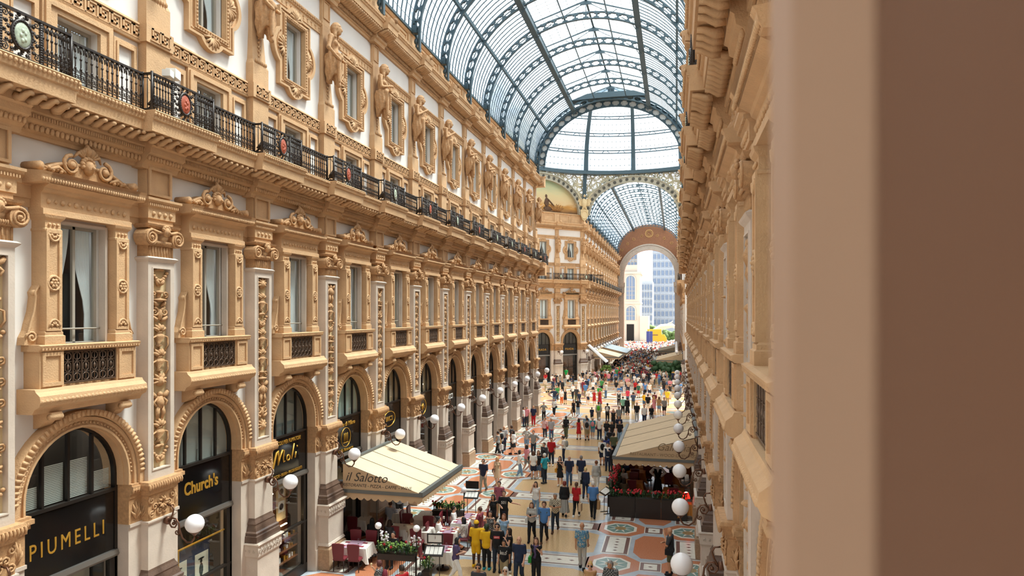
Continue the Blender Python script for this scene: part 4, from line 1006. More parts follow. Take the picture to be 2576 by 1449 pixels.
for j, (sg, nm) in enumerate(((-1, 'sunlit'), (1, 'shaded'))):
    t = thing('eagle_sculpture', 'pale stone eagle with shield above the %s far arm facade' % nm, 'sculpture', (sg*7.25, 100.3, 0), PI+sg*-rad(22))
    ob('eagle', eagle(), 'cream', t); ob('shield', shieldm(), 'cream', t)
# unseen sides of the octagon
b = MB()
for i in (1, 5, 7):
    (x, y), rz = side_at(i); b.join(MB().box(-7.25, 7.25, -.5, 0, 0, 24.2), Matrix.Translation((x, y, 0)) @ Matrix.Rotation(rz, 4, 'Z'))
for s in (1, -1):
    for y in (OC-7.25, OC+7.25): b.box(*sorted((s*17.5, s*40)), y-.25, y+.25, 0, 24.2)
    b.box(s*40-.25, s*40+.25, OC-7.5, OC+7.5, 0, 31)
ob('wall_crossing', b, 'stucco', label='plain walls closing the octagon and its cross arms', kind='structure')

# ------------------------------------------------------------------ far arm end wall
M['mural'] = mat('brown_painted_frieze', '8a5a3c', .8, var=.2, scale=3); M['scroll'] = mat('gilt_scroll', 'b98d56', .7); M['greystone'] = mat('grey_arch_stone', 'b5a596', .7, var=.15, scale=3)
e = MB(); YE = 161
hole = arcp(5.75, 18.8, 0, PI, 30)
e.prism([[(7.35, 0), (7.35, ZS)] + arcp(7.35, ZS, 0, PI, 30, b=6.2)[1:-1] + [(-7.35, ZS), (-7.35, 0), (-5.75, 0)] + hole[::-1] + [(5.75, 0)]], 0, 1.2)
o = ob('wall_far_end', e, 'mural', None, (0, YE, 0), label='brown painted end wall around the far arch', kind='structure')
b = MB().prism([arcp(7.0, 18.8, 0, PI, 30) + arcp(5.75, 18.8, PI, 0, 30)], -.35, 0).prism([arcp(7.1, 18.8, 0, PI, 30) + arcp(6.8, 18.8, PI, 0, 30)], -.5, 0)
for i in range(7): a = rad(12+26*i); b.box(6.3*cos(a)-.2, 6.3*cos(a)+.2, -.42, 0, 18.8+6.3*sin(a)-.2, 18.8+6.3*sin(a)+.2)
for s in (1, -1): b.box(*sorted((s*5.75, s*7.1)), -.35, 0, 0, 18.8); b.box(*sorted((s*5.5, s*7.2)), -.8, 0, 16.0, 17.0); b.box(*sorted((s*5.6, s*7.2)), -.7, 0, 14.6, 16.0)
ob('trim_far_arch', b, 'greystone', None, (0, YE, 0), label='grey stone archivolt and piers of the far arch', kind='structure')
b = MB()
for i in range(15):
    a = rad(6+12*i); r = 8.0+.55*sin(a)
    b.tube([(p[0], 0, p[2]) for p in spiral(r*cos(a), 18.8+(8.2+1.2*sin(a)-.2)*sin(a), .42, 1.5, a, 1 if i % 2 else -1, n=12)], .05, 4)
b.tube(arc3(0, 28.3, .85, 0, 20), .1, 5, 0, True); b.tube(arc3(0, 28.3, .6, 0, 20), .06, 5, 0, True)
ob('trim_scroll_frieze', b, 'scroll', None, (0, YE-.05, 0), label='gilt scrolls and round emblem painted above the far arch', kind='structure')
# ------------------------------------------------------------------ figures grown from distance fields
def v3(*a): return np.array(a, float)
def caps(P, a, b, ra, rb):
    a = np.asarray(a, float); b = np.asarray(b, float); d = b-a
    t = np.clip(((P-a) @ d)/max(d @ d, 1e-9), 0, 1)
    return np.linalg.norm(P-(a+t[..., None]*d), axis=-1) - (ra+(rb-ra)*t)
def elli(P, c, r):
    q = (P-np.asarray(c, float)); r = np.asarray(r, float)
    k0 = np.linalg.norm(q/r, axis=-1); k1 = np.linalg.norm(q/r**2, axis=-1)
    return k0*(k0-1)/np.maximum(k1, 1e-6)
def smin(ds, k=.03):
    d = ds[0]
    for e in ds[1:]:
        h = np.clip(.5+.5*(e-d)/k, 0, 1); d = e*(1-h)+d*h-k*h*(1-h)
    return d
def snet(f, lo, hi, h):
    ax = [np.arange(l, u+h, h) for l, u in zip(lo, hi)]
    F = f(np.stack(np.meshgrid(*ax, indexing='ij'), -1)); S = F < 0
    n = [len(a)-1 for a in ax]; sl = lambda o: tuple(slice(o[i], o[i]+n[i]) for i in range(3))
    cnt = sum(S[sl((i, j, k))].astype(int) for i in (0, 1) for j in (0, 1) for k in (0, 1))
    m = (cnt > 0) & (cnt < 8); acc = np.zeros(m.shape+(3,)); num = np.zeros(m.shape)
    for d in range(3):
        o1, o2 = [a for a in range(3) if a != d]
        for p in (0, 1):
            for q in (0, 1):
                A = [0, 0, 0]; A[o1] = p; A[o2] = q; Bq = list(A); Bq[d] = 1
                fa, fb_ = F[sl(A)], F[sl(Bq)]; x = (S[sl(A)] != S[sl(Bq)]) & m
                t = np.where(x, fa/np.where(fa-fb_ == 0, 1, fa-fb_), 0)
                for e in range(3): acc[..., e] += np.where(x, A[e] + (t if e == d else 0), 0)
                num += x
    I = np.argwhere(m); V = (I + acc[m]/num[m][:, None])*h + np.array(lo)
    idx = -np.ones(m.shape, int); idx[m] = np.arange(len(I)); Q = []
    for d in range(3):
        o1, o2 = [(d+1) % 3, (d+2) % 3]
        L = [slice(1, n[i]) for i in range(3)]; L[d] = slice(0, n[d])
        H = list(L); H[d] = slice(1, n[d]+1)
        s0, s1 = S[tuple(L)], S[tuple(H)]
        for flip in (0, 1):
            w = np.argwhere((s0 & ~s1) if not flip else (~s0 & s1))
            if not len(w): continue
            c = w.copy(); c[:, o1] += 1; c[:, o2] += 1
            def g(a, b): e = c.copy(); e[:, o1] -= a; e[:, o2] -= b; return idx[e[:, 0], e[:, 1], e[:, 2]]
            q = np.stack([g(1, 1), g(0, 1), g(0, 0), g(1, 0)], 1); Q.append(q if not flip else q[:, ::-1])
    return V, np.concatenate(Q)
def smesh(f, lo, hi, h, m=0, mb=None):
    V, Q = snet(f, lo, hi, h); mb = mb or MB(); return mb.add(V.tolist(), Q.tolist(), m, True)

def joints(pose, fem):
    sw = .142 if fem else .165
    J = dict(P=v3(0, 0, .95), H=v3(0, .02, 1.62), N=v3(0, 0, 1.46), bend=0)
    for s, n in ((-1, 'l'), (1, 'r')):
        J['s'+n] = v3(s*sw, 0, 1.41); J['e'+n] = v3(s*(sw+.055), -.03, 1.13); J['w'+n] = v3(s*(sw+.06), .04, .88)
        J['h'+n] = v3(s*.09, 0, .9); J['k'+n] = v3(s*.095, .02, .49); J['a'+n] = v3(s*.1, 0, .09)
    if pose in ('walk', 'walkbag', 'walkphone'):
        J['kr'] = v3(.09, .15, .5); J['ar'] = v3(.085, .24, .09); J['kl'] = v3(-.09, .0, .48); J['al'] = v3(-.085, -.27, .15)
        J['el'] = v3(-sw-.05, .04, 1.13); J['wl'] = v3(-sw-.03, .2, .93); J['er'] = v3(sw+.05, -.1, 1.14); J['wr'] = v3(sw+.05, -.13, .88)
    if pose == 'walk2':
        J['kl'] = v3(-.09, .12, .5); J['al'] = v3(-.085, .18, .09); J['kr'] = v3(.09, .0, .48); J['ar'] = v3(.085, -.2, .12)
        J['er'] = v3(sw+.05, .03, 1.13); J['wr'] = v3(sw+.04, .16, .92); J['el'] = v3(-sw-.05, -.07, 1.14); J['wl'] = v3(-sw-.05, -.08, .88)
    if pose in ('phone', 'walkphone', 'camera'):
        z = 1.5 if pose == 'camera' else 1.16; y = .22 if pose == 'camera' else .27
        for s, n in ((-1, 'l'), (1, 'r')): J['e'+n] = v3(s*(sw+.06), .05, 1.14 if pose != 'camera' else 1.25); J['w'+n] = v3(s*.07, y, z)
        if pose != 'camera': J['H'] = v3(0, .06, 1.6)
    if pose in ('call', 'walkcall'): J['er'] = v3(sw+.1, .1, 1.2); J['wr'] = v3(.13, .1, 1.53)
    if pose == 'eat': J['er'] = v3(sw+.08, .12, 1.16); J['wr'] = v3(.08, .22, 1.42)
    if pose == 'hips':
        for s, n in ((-1, 'l'), (1, 'r')): J['e'+n] = v3(s*(sw+.2), -.06, 1.19); J['w'+n] = v3(s*(sw+.01), .05, 1.02)
    if pose == 'gesture': J['el'] = v3(-sw-.2, .12, 1.24); J['wl'] = v3(-sw-.46, .24, 1.22); J['er'] = v3(sw+.06, .02, 1.14); J['wr'] = v3(.1, .3, 1.1)
    if pose == 'point': J['er'] = v3(sw+.14, .2, 1.42); J['wr'] = v3(sw+.2, .44, 1.5)
    if pose == 'hug': J['er'] = v3(sw+.22, .02, 1.4); J['wr'] = v3(sw+.45, .06, 1.42)
    if pose in ('strap', 'walkbag'): J['el'] = v3(-sw-.08, .06, 1.15); J['wl'] = v3(-.12, .17, 1.32)
    if pose == 'cross':
        J['er'] = v3(sw+.08, .07, 1.16); J['wr'] = v3(-.08, .24, 1.2); J['el'] = v3(-sw-.08, .07, 1.14); J['wl'] = v3(.02, .22, 1.5) 
    if pose == 'sit':
        D = v3(0, 0, -.42)
        for k in J:
            if k != 'bend' and k[0] in 'PHNsewh': J[k] = J[k]+D
        for s, n in ((-1, 'l'), (1, 'r')):
            J['k'+n] = v3(s*.1, .42, .5); J['a'+n] = v3(s*.1, .4, .09); J['e'+n] = v3(s*(sw+.07), .1, .74); J['w'+n] = v3(s*.14, .36, .8)
    return J
def limb_body(P, J, fem, g=0.):
    O = J['P']-v3(0, 0, .95); e = elli
    L = [e(P, O+v3(0, 0, 1.28), (.14 if fem else .158, .1, .2)), e(P, O+v3(0, .005, 1.1), (.118 if fem else .142, .095 if fem else .11, .18)),
         e(P, O+v3(0, -.01, .94), (.155 if fem else .148, .115, .13)), caps(P, J['sl']+v3(.03, 0, 0), J['sr']-v3(.03, 0, 0), .068, .068)]
    if fem: L += [e(P, O+v3(s*.07, .08, 1.27), (.06, .055, .06)) for s in (1, -1)]
    return L
def arms(P, J, fem, fr=1., fore=1., g=0.):
    k = .8 if fem else .92; L = []
    for n in 'lr':
        s, e, w = J['s'+n], J['e'+n], J['w'+n]; L.append(caps(P, s, s+(e-s)*fr, .056*k, .045*k))
        if fore > 0: L.append(caps(P, e, e+(w-e)*fore, .043*k, .031*k))
    return L
def legs(P, J, fr=1.):
    L = []
    for n in 'lr':
        h, k, a = J['h'+n], J['k'+n], J['a'+n]
        L.append(caps(P, h, h+(k-h)*min(1, fr*2), .087, .062 if fr >= .5 else .07))
        if fr > .5: q = (fr-.5)*2; L.append(caps(P, k, k+(a-k)*q, .06, .042)); L.append(elli(P, k+(a-k)*.3+v3(0, -.02, 0), (.052, .058, .12)))
    return L
def head(P, J): 
    H = J['H']; L = [elli(P, H, (.08, .1, .118)), elli(P, H+v3(0, .04, -.07), (.052, .052, .045)), caps(P, J['N']-v3(0, 0, .02), H-v3(0, .02, .06), .055, .05),
         caps(P, H+v3(0, .095, .01), H+v3(0, .112, -.025), .012, .018)] + [elli(P, H+v3(s*.079, 0, -.01), (.014, .022, .032)) for s in (1, -1)]
    return L
def feet(P, J): return [caps(P, J['a'+n]+v3(0, -.02, -.02), J['a'+n]+v3(0, .14, -.05), .045, .036) for n in 'lr']
def fingers(b, J):
    for n, s in (('l', -1), ('r', 1)):
        w, e = Vector(J['w'+n]), Vector(J['e'+n]); d = (w-e).normalized(); side = d.cross(Vector((0, 0, 1)))
        side = side.normalized() if side.length > .2 else Vector((0, 1, 0)); nn = d.cross(side).normalized()
        for i in range(4):
            o = w + d*.075 + side*(.024*(i-1.5)/1.5); l = (.066, .075, .07, .054)[i]
            b.tube([o, o+d*l*.5+nn*.004, o+d*l*.85+nn*.02, o+d*l+nn*.03], [.010, .0095, .009, .006], 5)
        o = w+d*.03+side*.028; b.tube([o, o+d*.03+side*.022, o+d*.06+side*.026+nn*.01], [.012, .011, .008], 5)
GEO = {}
def bounds(J, pad=.16):
    A = np.array([J[k] for k in J if k != 'bend']); lo = A.min(0)-pad; hi = A.max(0)+pad; lo[2] = max(lo[2], 0-.01) if lo[2] < 0 else lo[2]; return lo, hi
def pmesh(part, pose, fem, lod):
    key = (part, pose, fem, lod)
    if key in GEO: return GEO[key]
    J = joints(pose, fem); h = (.021, .034)[lod]; O = J['P']-v3(0, 0, .95); zo = O[2]
    lo, hi = bounds(J); H = J['H']
    Z = lambda P: P[..., 2]-zo
    if part == 'body':
        def f(P):
            hands = [caps(P, J['w'+n], J['w'+n]+(J['w'+n]-J['e'+n])/np.linalg.norm(J['w'+n]-J['e'+n])*.08, .03, .03) for n in 'lr']
            return smin(limb_body(P, J, fem)+arms(P, J, fem)+legs(P, J)+head(P, J)+feet(P, J)+hands, .025)
        b = smesh(f, lo, hi, h)
        if not lod:
            fingers(b, J)
    elif part in ('tee', 'long', 'tank', 'polo'):
        fr, fo = {'tee': (.72, 0), 'polo': (.72, 0), 'long': (1, .93), 'tank': (.12, 0)}[part]
        def f(P):
            d = smin(limb_body(P, J, fem)+arms(P, J, fem, fr, fo), .03)-.032
            return np.maximum(np.maximum(d, .84-Z(P)), Z(P)-(1.47 if part != 'tank' else 1.42)-.25*np.abs(P[..., 0])*(part == 'tank'))
        b = smesh(f, lo, hi, h)
    elif part in ('trousers', 'shorts', 'jeans'):
        fr = {'trousers': .96, 'jeans': .96, 'shorts': .4}[part]; th = {'trousers': .014, 'jeans': .009, 'shorts': .018}[part]
        def f(P):
            d = smin([elli(P, O+v3(0, -.01, .92), (.155, .11, .12))]+legs(P, J, fr), .03)-th
            return np.maximum(d, Z(P)-.98)
        b = smesh(f, lo, hi, h)
    elif part in ('skirt', 'dress', 'longskirt', 'longdress'):
        zb = {'skirt': .55, 'dress': .52, 'longskirt': .2, 'longdress': .14}[part]; zt = 1.03 if 'skirt' in part else 1.4
        K = (J['kl']+J['kr'])/2
        def f(P):
            z = Z(P); t = np.clip((1.0-z)/.8, 0, 1); R = .145+.11*t; a = np.arctan2(P[..., 0], P[..., 1]+.001)
            R = R+.012*t*np.sin(a*9); q = np.sqrt((P[..., 0])**2+((P[..., 1]-.02*t)/.86)**2)
            d = np.maximum(np.maximum(q-R, z-1.02), zb-z)*.85
            if pose == 'sit': d = smin(legs(P, J, .5)+[elli(P, O+v3(0, -.01, .94), (.17, .12, .13))], .08)-.02
            if 'dress' in part: d = np.minimum(d, np.maximum(smin(limb_body(P, J, fem), .03)-.016, np.maximum(.9-z, z-1.42)))
            return d
        b = smesh(f, lo, hi, h)
    elif part in ('short', 'long_hair', 'pony', 'bun', 'curly', 'fringe'):
        def f(P):
            L = [np.maximum(elli(P, H+v3(0, -.012, .012), (.092, .108, .122)), np.minimum(P[..., 1]-H[1]-.045+.0*P[..., 0], 9)*.9-np.maximum(P[..., 2]-H[2]-.055, 0)*2.2)]
            if part == 'short': L[0] = np.maximum(L[0], H[2]-.05-P[..., 2])
            if part == 'curly': L[0] = L[0]-.018*np.abs(np.sin(P[..., 0]*60)*np.sin(P[..., 1]*55)*np.sin(P[..., 2]*50))
            if part in ('long_hair', 'fringe'): L += [elli(P, H+v3(0, -.055, -.13), (.1, .06, .21)), caps(P, H+v3(.07, 0, 0), H+v3(.085, .0, -.2), .035, .03), caps(P, H+v3(-.07, 0, 0), H+v3(-.085, .0, -.2), .035, .03)]
            if part == 'pony': L += [caps(P, H+v3(0, -.12, .04), H+v3(0, -.14, -.22), .035, .022)]
            if part == 'bun': L += [elli(P, H+v3(0, -.1, .09), (.05, .05, .045))]
            return smin(L, .02)
        b = smesh(f, H-v3(.2, .24, .42), H+v3(.2, .16, .18), .016 if not lod else .028)
    elif part == 'cap':
        b = MB()
        b = smesh(lambda P: smin([np.maximum(elli(P, H+v3(0, -.005, .03), (.1, .118, .115)), H[2]+.02-P[..., 2]), elli(P, H+v3(0, .12, .035), (.075, .075, .016))], .02), H-v3(.2, .2, .1), H+v3(.2, .26, .2), .016)
    elif part == 'hat':
        b = smesh(lambda P: np.minimum(np.maximum(elli(P, H+v3(0, 0, .04), (.1, .12, .13)), H[2]+.03-P[..., 2]), elli(P, H+v3(0, 0, .045), (.2, .21, .02))), H-v3(.3, .3, .1), H+v3(.3, .3, .22), .018)
    elif part == 'shoes':
        b = smesh(lambda P: np.minimum(*[smin([caps(P, J['a'+n]+v3(0, -.03, -.035), J['a'+n]+v3(0, .15, -.045), .052, .042), caps(P, J['a'+n], J['a'+n]+v3(0, 0, .0), .05, .05)], .02)-.004 for n in 'lr']), (lo[0], lo[1]-.05, -.02), (hi[0], hi[1]+.1, .34), .02)
    elif part == 'backpack':
        b = smesh(lambda P: np.minimum(elli(P, O+v3(0, -.2, 1.22), (.14, .1, .22)), np.minimum(*[caps(P, J['s'+n]+v3(0, -.06, .06), J['s'+n]+v3((-.04 if n == 'r' else .04), .1, -.12), .025, .025) for n in 'lr'])), v3(-.3, -.36, .9)+O, v3(.3, .2, 1.6)+O, .022)
    elif part in ('handbag', 'sidebag'):
        s = 1 if part == 'handbag' else -1; x = s*(abs(J['sr'][0])+.08)
        b = MB().box(x-.06, x+.06, -.14, .14, .82, 1.02)
        b.tube([(x, -.05, 1.0), (s*.12, -.1, 1.46), (-s*.02, .12, 1.38), (x, .12, 1.0)], .012, 5)
    elif part in ('paper_bag', 'tote'):
        w = J['wr']; x = w[0]+.03; b = MB().box(x-.07, x+.07, w[1]-.15, w[1]+.15, w[2]-.5, w[2]-.12)
        b.tube([(x, w[1]-.08, w[2]-.12), (x, w[1], w[2]-.02), (x, w[1]+.08, w[2]-.12)], .01, 5)
    elif part == 'phone_prop':
        w = (J['wl']+J['wr'])/2; b = MB().box(w[0]-.04, w[0]+.04, w[1]+.06, w[1]+.075, w[2]-.02, w[2]+.12)
    elif part == 'glasses':
        b = MB().box(-.075, -.01, .09, .115, 1.605, 1.65).box(.01, .075, .09, .115, 1.605, 1.65).box(-.08, .08, .1, .11, 1.635, 1.645)
        for p in range(len(b.v)): b.v[p] = (b.v[p][0], b.v[p][1]+H[1]-.02, b.v[p][2]+H[2]-1.62)
    elif part == 'face':
        b = MB()
        for s in (1, -1): b.ell((s*.03, H[1]+.09, H[2]+.015), (.014, .01, .008), 6, 4); b.box(s*.03-.018, s*.03+.018, H[1]+.085, H[1]+.1, H[2]+.035, H[2]+.041)
        b.ell((0, H[1]+.088, H[2]-.062), (.022, .01, .006), 6, 4)
    elif part == 'scarf':
        b = MB().tube([(0, .13, 1.44), (.03, .15, 1.3), (0, .14, 1.15), (.04, .15, 1.02)], [.05, .05, .04, .05], 6).tube([(-.1, .06, 1.46), (0, .13, 1.42), (.1, .06, 1.46)], .04, 6)
    elif part == 'waist_jacket':
        b = smesh(lambda P: np.minimum(elli(P, O+v3(0, -.03, .88), (.2, .15, .16)), elli(P, O+v3(0, -.1, .72), (.16, .09, .2))), v3(-.3, -.3, .45)+O, v3(.3, .2, 1.1)+O, .026)
    elif part == 'vest':
        b = smesh(lambda P: np.maximum(np.maximum(smin(limb_body(P, J, fem), .03)-.044, .9-Z(P)), np.maximum(Z(P)-1.4, -(np.abs(P[..., 0])-.0-.35*np.maximum(Z(P)-1.2, 0))*(P[..., 1] > 0))), lo, hi, h)
    GEO[key] = b.mesh(part); return GEO[key]
M['skin'] = mat('skin', 'd8a888', .55, objcol=True); M['cloth'] = mat('cloth', '888888', .85, objcol=True); M['hair'] = mat('hair', '402a1c', .6, objcol=True)
M['face'] = mat('eyes_and_lips', '3a2620', .5)
def clothpat(name, kind, cols):
    m = mat(name, cols[0], .85); n, l = m.node_tree.nodes, m.node_tree.links; t = n.new('ShaderNodeTexCoord')
    r = n.new('ShaderNodeValToRGB'); r.color_ramp.interpolation = 'CONSTANT'; e = r.color_ramp.elements
    if kind == 'flower':
        v = n.new('ShaderNodeTexNoise'); v.inputs['Scale'].default_value = 24; v.inputs['Detail'].default_value = 1; src = v.outputs['Fac']; pos = [0, .45, .55, .62]
    else:
        v = n.new('ShaderNodeTexWave' if kind != 'plaid' else 'ShaderNodeTexChecker'); v.inputs['Scale'].default_value = {'stripe': 14, 'vstripe': 9, 'plaid': 22}[kind]; src = v.outputs['Fac']; pos = [0, .5, .75, .9]
        if kind == 'plaid': v.inputs['Color1'].default_value = (0, 0, 0, 1); v.inputs['Color2'].default_value = (1, 1, 1, 1)
        else: v.bands_direction = {'stripe': 'Z', 'vstripe': 'X'}[kind]
    l.new(t.outputs['Object'], v.inputs['Vector'])
    for i, c in enumerate(cols):
        q = e[i] if i < 2 else e.new(pos[i]); q.position = pos[i]; q.color = hx(c)
    l.new(src, r.inputs['Fac']); l.new(r.outputs['Color'], n['Principled BSDF'].inputs['Base Color']); M[name] = m
clothpat('floral', 'flower', ['4f7fa0', '5f93b5', '86a7a0', 'd8b08a']); clothpat('plaid_dark', 'plaid', ['2a2a2c', '3a3c40', '8a8a88']); clothpat('plaid_tan', 'plaid', ['8d8571', '5c5a4c', 'd0c8b4'])
clothpat('striped_bw', 'vstripe', ['1a1a1a', 'd8d4cc']); clothpat('striped_navy', 'stripe', ['e0dcd6', '2c3350']); clothpat('striped_pink', 'vstripe', ['e6d0cc', 'c88480']); clothpat('white_print', 'flower', ['dcd6cc', 'e8e2d8', '9a8a88', 'd8a098']); clothpat('striped_blue', 'vstripe', ['d8dde4', '9fb0cc'])
COLN = dict(black='17171a', navy='1f2a44', white='ece8e2', grey='8d8c88', lgrey='b8b5ae', dgrey='3c3c40', red='b3141c', maroon='7a2734', pink='d98a92', blue='4f7fb8', lblue='8fb0cf', teal='2a9aa8', green='2f9a3c', olive='55583a', yellow='e8b416', beige='cdb08e', khaki='9a8a68', orange='d8662c', jeans='4a6484', ljeans='7f9ab4', djeans='26303f', brown='5a3a28', purple='55466a', cream='e2d6bc', tan='b48a5c', silver='d6d2cc', blond='c9a15e', dbrown='2e1d14', ginger='7a4526', mustard='c88a20')
def cl(n): return hx(COLN.get(n, n))
SKIN = dict(l='dba88a', m='c48f6c', t='a8754f', d='4a3024')
def dress(root, pose, fem, top, bot, hair, shoes='black', extra=(), skin='l', lod=0):
    def p(part, name, m, c, label=None):
        o = ob(name, pmesh(part, pose, fem, lod), m if m in M else 'cloth', root); 
        if m not in ('skin', 'hair', 'cloth', 'face', 'frame'):
            o.material_slots[0].link = 'OBJECT'; o.material_slots[0].material = M[m]
        if c: o.color = cl(c)
        return o
    o = p('body', 'body', 'skin', SKIN[skin])
    if not lod: p('face', 'facial_features', 'face', None)
    if hair and hair[0] != 'bald': p(hair[0], 'hat' if hair[0] in ('hat', 'cap') else 'hair', 'hair', hair[1])
    if top:
        pat = top[1] if top[1] in M and top[1] not in COLN else 'cloth'; p(top[0], {'tank': 'sleeveless_top', 'long': 'long_sleeved_top'}.get(top[0], 'shirt'), pat, None if pat != 'cloth' else top[1])
    if bot:
        pat = bot[1] if bot[1] in M and bot[1] not in COLN else 'cloth'; p(bot[0], {'jeans': 'jeans', 'longskirt': 'skirt', 'longdress': 'dress'}.get(bot[0], bot[0]), pat, None if pat != 'cloth' else bot[1])
    if shoes: p('shoes', 'shoes', 'cloth', shoes)
    for x, c in extra: p(x, {'phone_prop': 'phone', 'handbag': 'shoulder_bag', 'sidebag': 'shoulder_bag', 'glasses': 'sunglasses'}.get(x, x), 'cloth', c)
    return root
def person(uv, rz, label, pose, fem, top, bot, hair, shoes='black', extra=(), skin='l', h=None, lod=0, xyz=None, group=None):
    x, y = at(*uv) if uv else xyz[:2]; z = xyz[2] if xyz else 0
    t = thing('person', label, 'person', (x, y, z), rad(rz), group); s = (h or (1.64 if fem else 1.75))/1.735; t.scale = (s, s, s)
    return dress(t, pose, fem, top, bot, hair, shoes, extra, skin, lod)

# statues: male and female half figures ending in drapery
def statue(kind):
    fem = kind > 0; J = joints('stand', fem); J['sl'][0] -= .02; J['sr'][0] += .02; J['H'] = v3(.02, .085, 1.6); J['N'] = v3(0, .01, 1.45)
    if kind == 0: J['er'] = v3(.27, -.02, 1.15); J['wr'] = v3(.16, .14, .98); J['el'] = v3(-.26, 0, 1.15); J['wl'] = v3(-.12, .17, 1.0)
    if kind == 1: J['er'] = v3(.24, .05, 1.14); J['wr'] = v3(-.02, .2, 1.22); J['el'] = v3(-.24, .05, 1.13); J['wl'] = v3(.05, .2, 1.08)
    if kind == 2: J['er'] = v3(.25, .03, 1.15); J['wr'] = v3(.04, .2, 1.3); J['el'] = v3(-.24, .02, 1.12); J['wl'] = v3(-.04, .2, 1.02)
    def fb_(P):
        hands = [caps(P, J['w'+n], J['w'+n]+(J['w'+n]-J['e'+n])*.3, .034, .03) for n in 'lr']
        m = [elli(P, v3(s*.08, .085, 1.3), (.075, .04, .055)) for s in (1, -1)] if not fem else []
        a = np.maximum(smin(limb_body(P, J, fem)+arms(P, J, fem)+head(P, J)+hands+m, .022), .9-P[..., 2]); return a
    def fh(P):
        H = J['H']; d = smin([np.maximum(elli(P, H+v3(0, -.02, .015), (.105, .115, .13)), P[..., 1]-H[1]-.06-np.maximum(P[..., 2]-H[2]-.05, 0)*2), caps(P, H+v3(.07, -.03, -.02), H+v3(.1, -.02, -.17), .045, .035), caps(P, H+v3(-.07, -.03, -.02), H+v3(-.1, -.02, -.17), .045, .035)], .03)
        return d-.012*np.abs(np.sin(P[..., 0]*55+P[..., 2]*30)*np.sin(P[..., 2]*48))
    def fd(P):
        z = P[..., 2]; a = np.arctan2(P[..., 0], P[..., 1]+.001); t = np.clip((1.12-z)/.55, 0, 1)
        R = .17+.035*np.sin(t*PI)-.02*t + .018*np.sin(a*7+z*14+kind)+.01*np.sin(a*13-z*8)
        d = np.maximum(np.maximum(np.sqrt(P[..., 0]**2+(P[..., 1]/.85)**2)-R, z-(1.08 if kind != 2 else 1.2)-.12*P[..., 0]), .56-z+.1*np.sin(a*2))*.8
        L = [d, caps(P, v3(.1, .15, 1.05), v3(.12, .16, .5), .05, .035), elli(P, v3(.04, .17, 1.02), (.07, .05, .05)), caps(P, v3(0, .08, .7), v3(.03, .12, .44), .07, .05), caps(P, v3(-.17, -.02, 1.0), v3(.04, .17, 1.0), .04, .04)]
        if fem: L.append(caps(P, v3(-.15, -.05, 1.42), v3(.1, .12, 1.05), .07, .06) if kind == 1 else caps(P, v3(.15, -.05, 1.42), v3(.02, .13, 1.1), .06, .06))
        return smin(L, .025)
    return [smesh(f, (-.42, -.3, .36), (.42, .36, 1.82), .02).mesh(n) for f, n in ((fb_, 'figure'), (fh, 'hair'), (fd, 'drapery'))]
ST = [statue(0), statue(1), statue(2)]
def put_statue(kind, loc, rz, label, group, sc=1.86):
    t = thing('statue', label, 'statue', loc, rz, group); t.scale = (sc, sc, sc)
    for me, n in zip(ST[kind], ('figure', 'hair', 'drapery')): ob(n, me, 'stone2', t)
    return t
KN = ['bare chested man', 'woman with folded arms', 'woman clasping her robe']
for k in range(0, NEAR+1):
    kd = (2, 2, 0, 0, 1, 2, 2, 1, 1, 2, 0, 1, 2)[k]
    put_statue(kd, (-WX+.42, PY(k), 20.93-1.735*1.86), LR+.22, 'statue of a %s, %s from the near end of the top storey' % (KN[kd], ORD[k]), 'statues of the top storey')
# ------------------------------------------------------------------ far arm, octagon face, near pier
def flat_(root, name):
    vs, fs, mi, sm, ms = [], [], [], [], []
    for c in root.children:
        me = c.data; o = len(vs); vs += [tuple(v.co) for v in me.vertices]; mp = []
        for i, x in enumerate(me.materials):
            x = c.material_slots[i].material
            if x not in ms: ms.append(x)
            mp.append(ms.index(x))
        for p in me.polygons: fs.append([i+o for i in p.vertices]); mi.append(mp[p.material_index]); sm.append(p.use_smooth)
    b = MB(); b.v, b.f, b.m, b.s = vs, fs, mi, sm; me = b.mesh(name)
    for x in ms: me.materials.append(x)
    return me
FLT = dict(pilaster=flat_(pil[0], 'pilaster'), archway=flat_(arch[0], 'archway'), window=flat_(winS, 'window'), oculus=flat_(ocu[0], 'top_window'), mezzanine=flat_(mez[0], 'low_window'), railing=flat_(rl[0], 'railing'), lamp=flat_(lm[0], 'globe_lamp'))
FLT['shop'] = flat_([o for o in bpy.data.objects if o.name.startswith('storefront') and 'second before' in o.get('label', '')][0], 'shop_front')
wbm = wall_bay().mesh('wall_panel'); hpm = upm
def far_bay(root, x, sx, what, lx=0):       # one facade bay in the root's frame
    for n, me in [('wall_panel', wbm)] + [(q, m) for q, m in zip(('architrave', 'balcony_slab', 'meander_band', 'string_course', 'cornice'), TRM)]:
        o = ob(n, me, 'stucco' if n == 'wall_panel' else 'stone', root, (x, 0, 0)); o.scale = (sx, 1, 1)
    for n in ('archway', 'window', 'oculus', 'mezzanine', 'shop'): ob(n, FLT[n], (), root, (x, 0, 0))
def far_pier(root, x, side, rail=True):
    ob('pilaster', FLT['pilaster'], (), root, (x, 0, 0)); ob('herm_pier', hpm, 'stone', root, (x, 0, 0))
    if rail: ob('railing', FLT['railing'], (), root, (x, 0, 0))
stf = []
for kd in (1, 2):
    t = thing('x', '', ''); 
    for me in ST[kd]: ob('x', me, 'stone2', t)
    stf.append(flat_(t, 'statue'))
    for c in list(t.children): bpy.data.objects.remove(c)
    bpy.data.objects.remove(t)
f = thing('wall_far_left', 'distant sunlit facade of the far arm with repeated arches, windows and balconies', None, (-WX, 101.2, 0), LR, kind='structure')
for k in range(13): far_bay(f, -(k*B+B/2), 1, k)
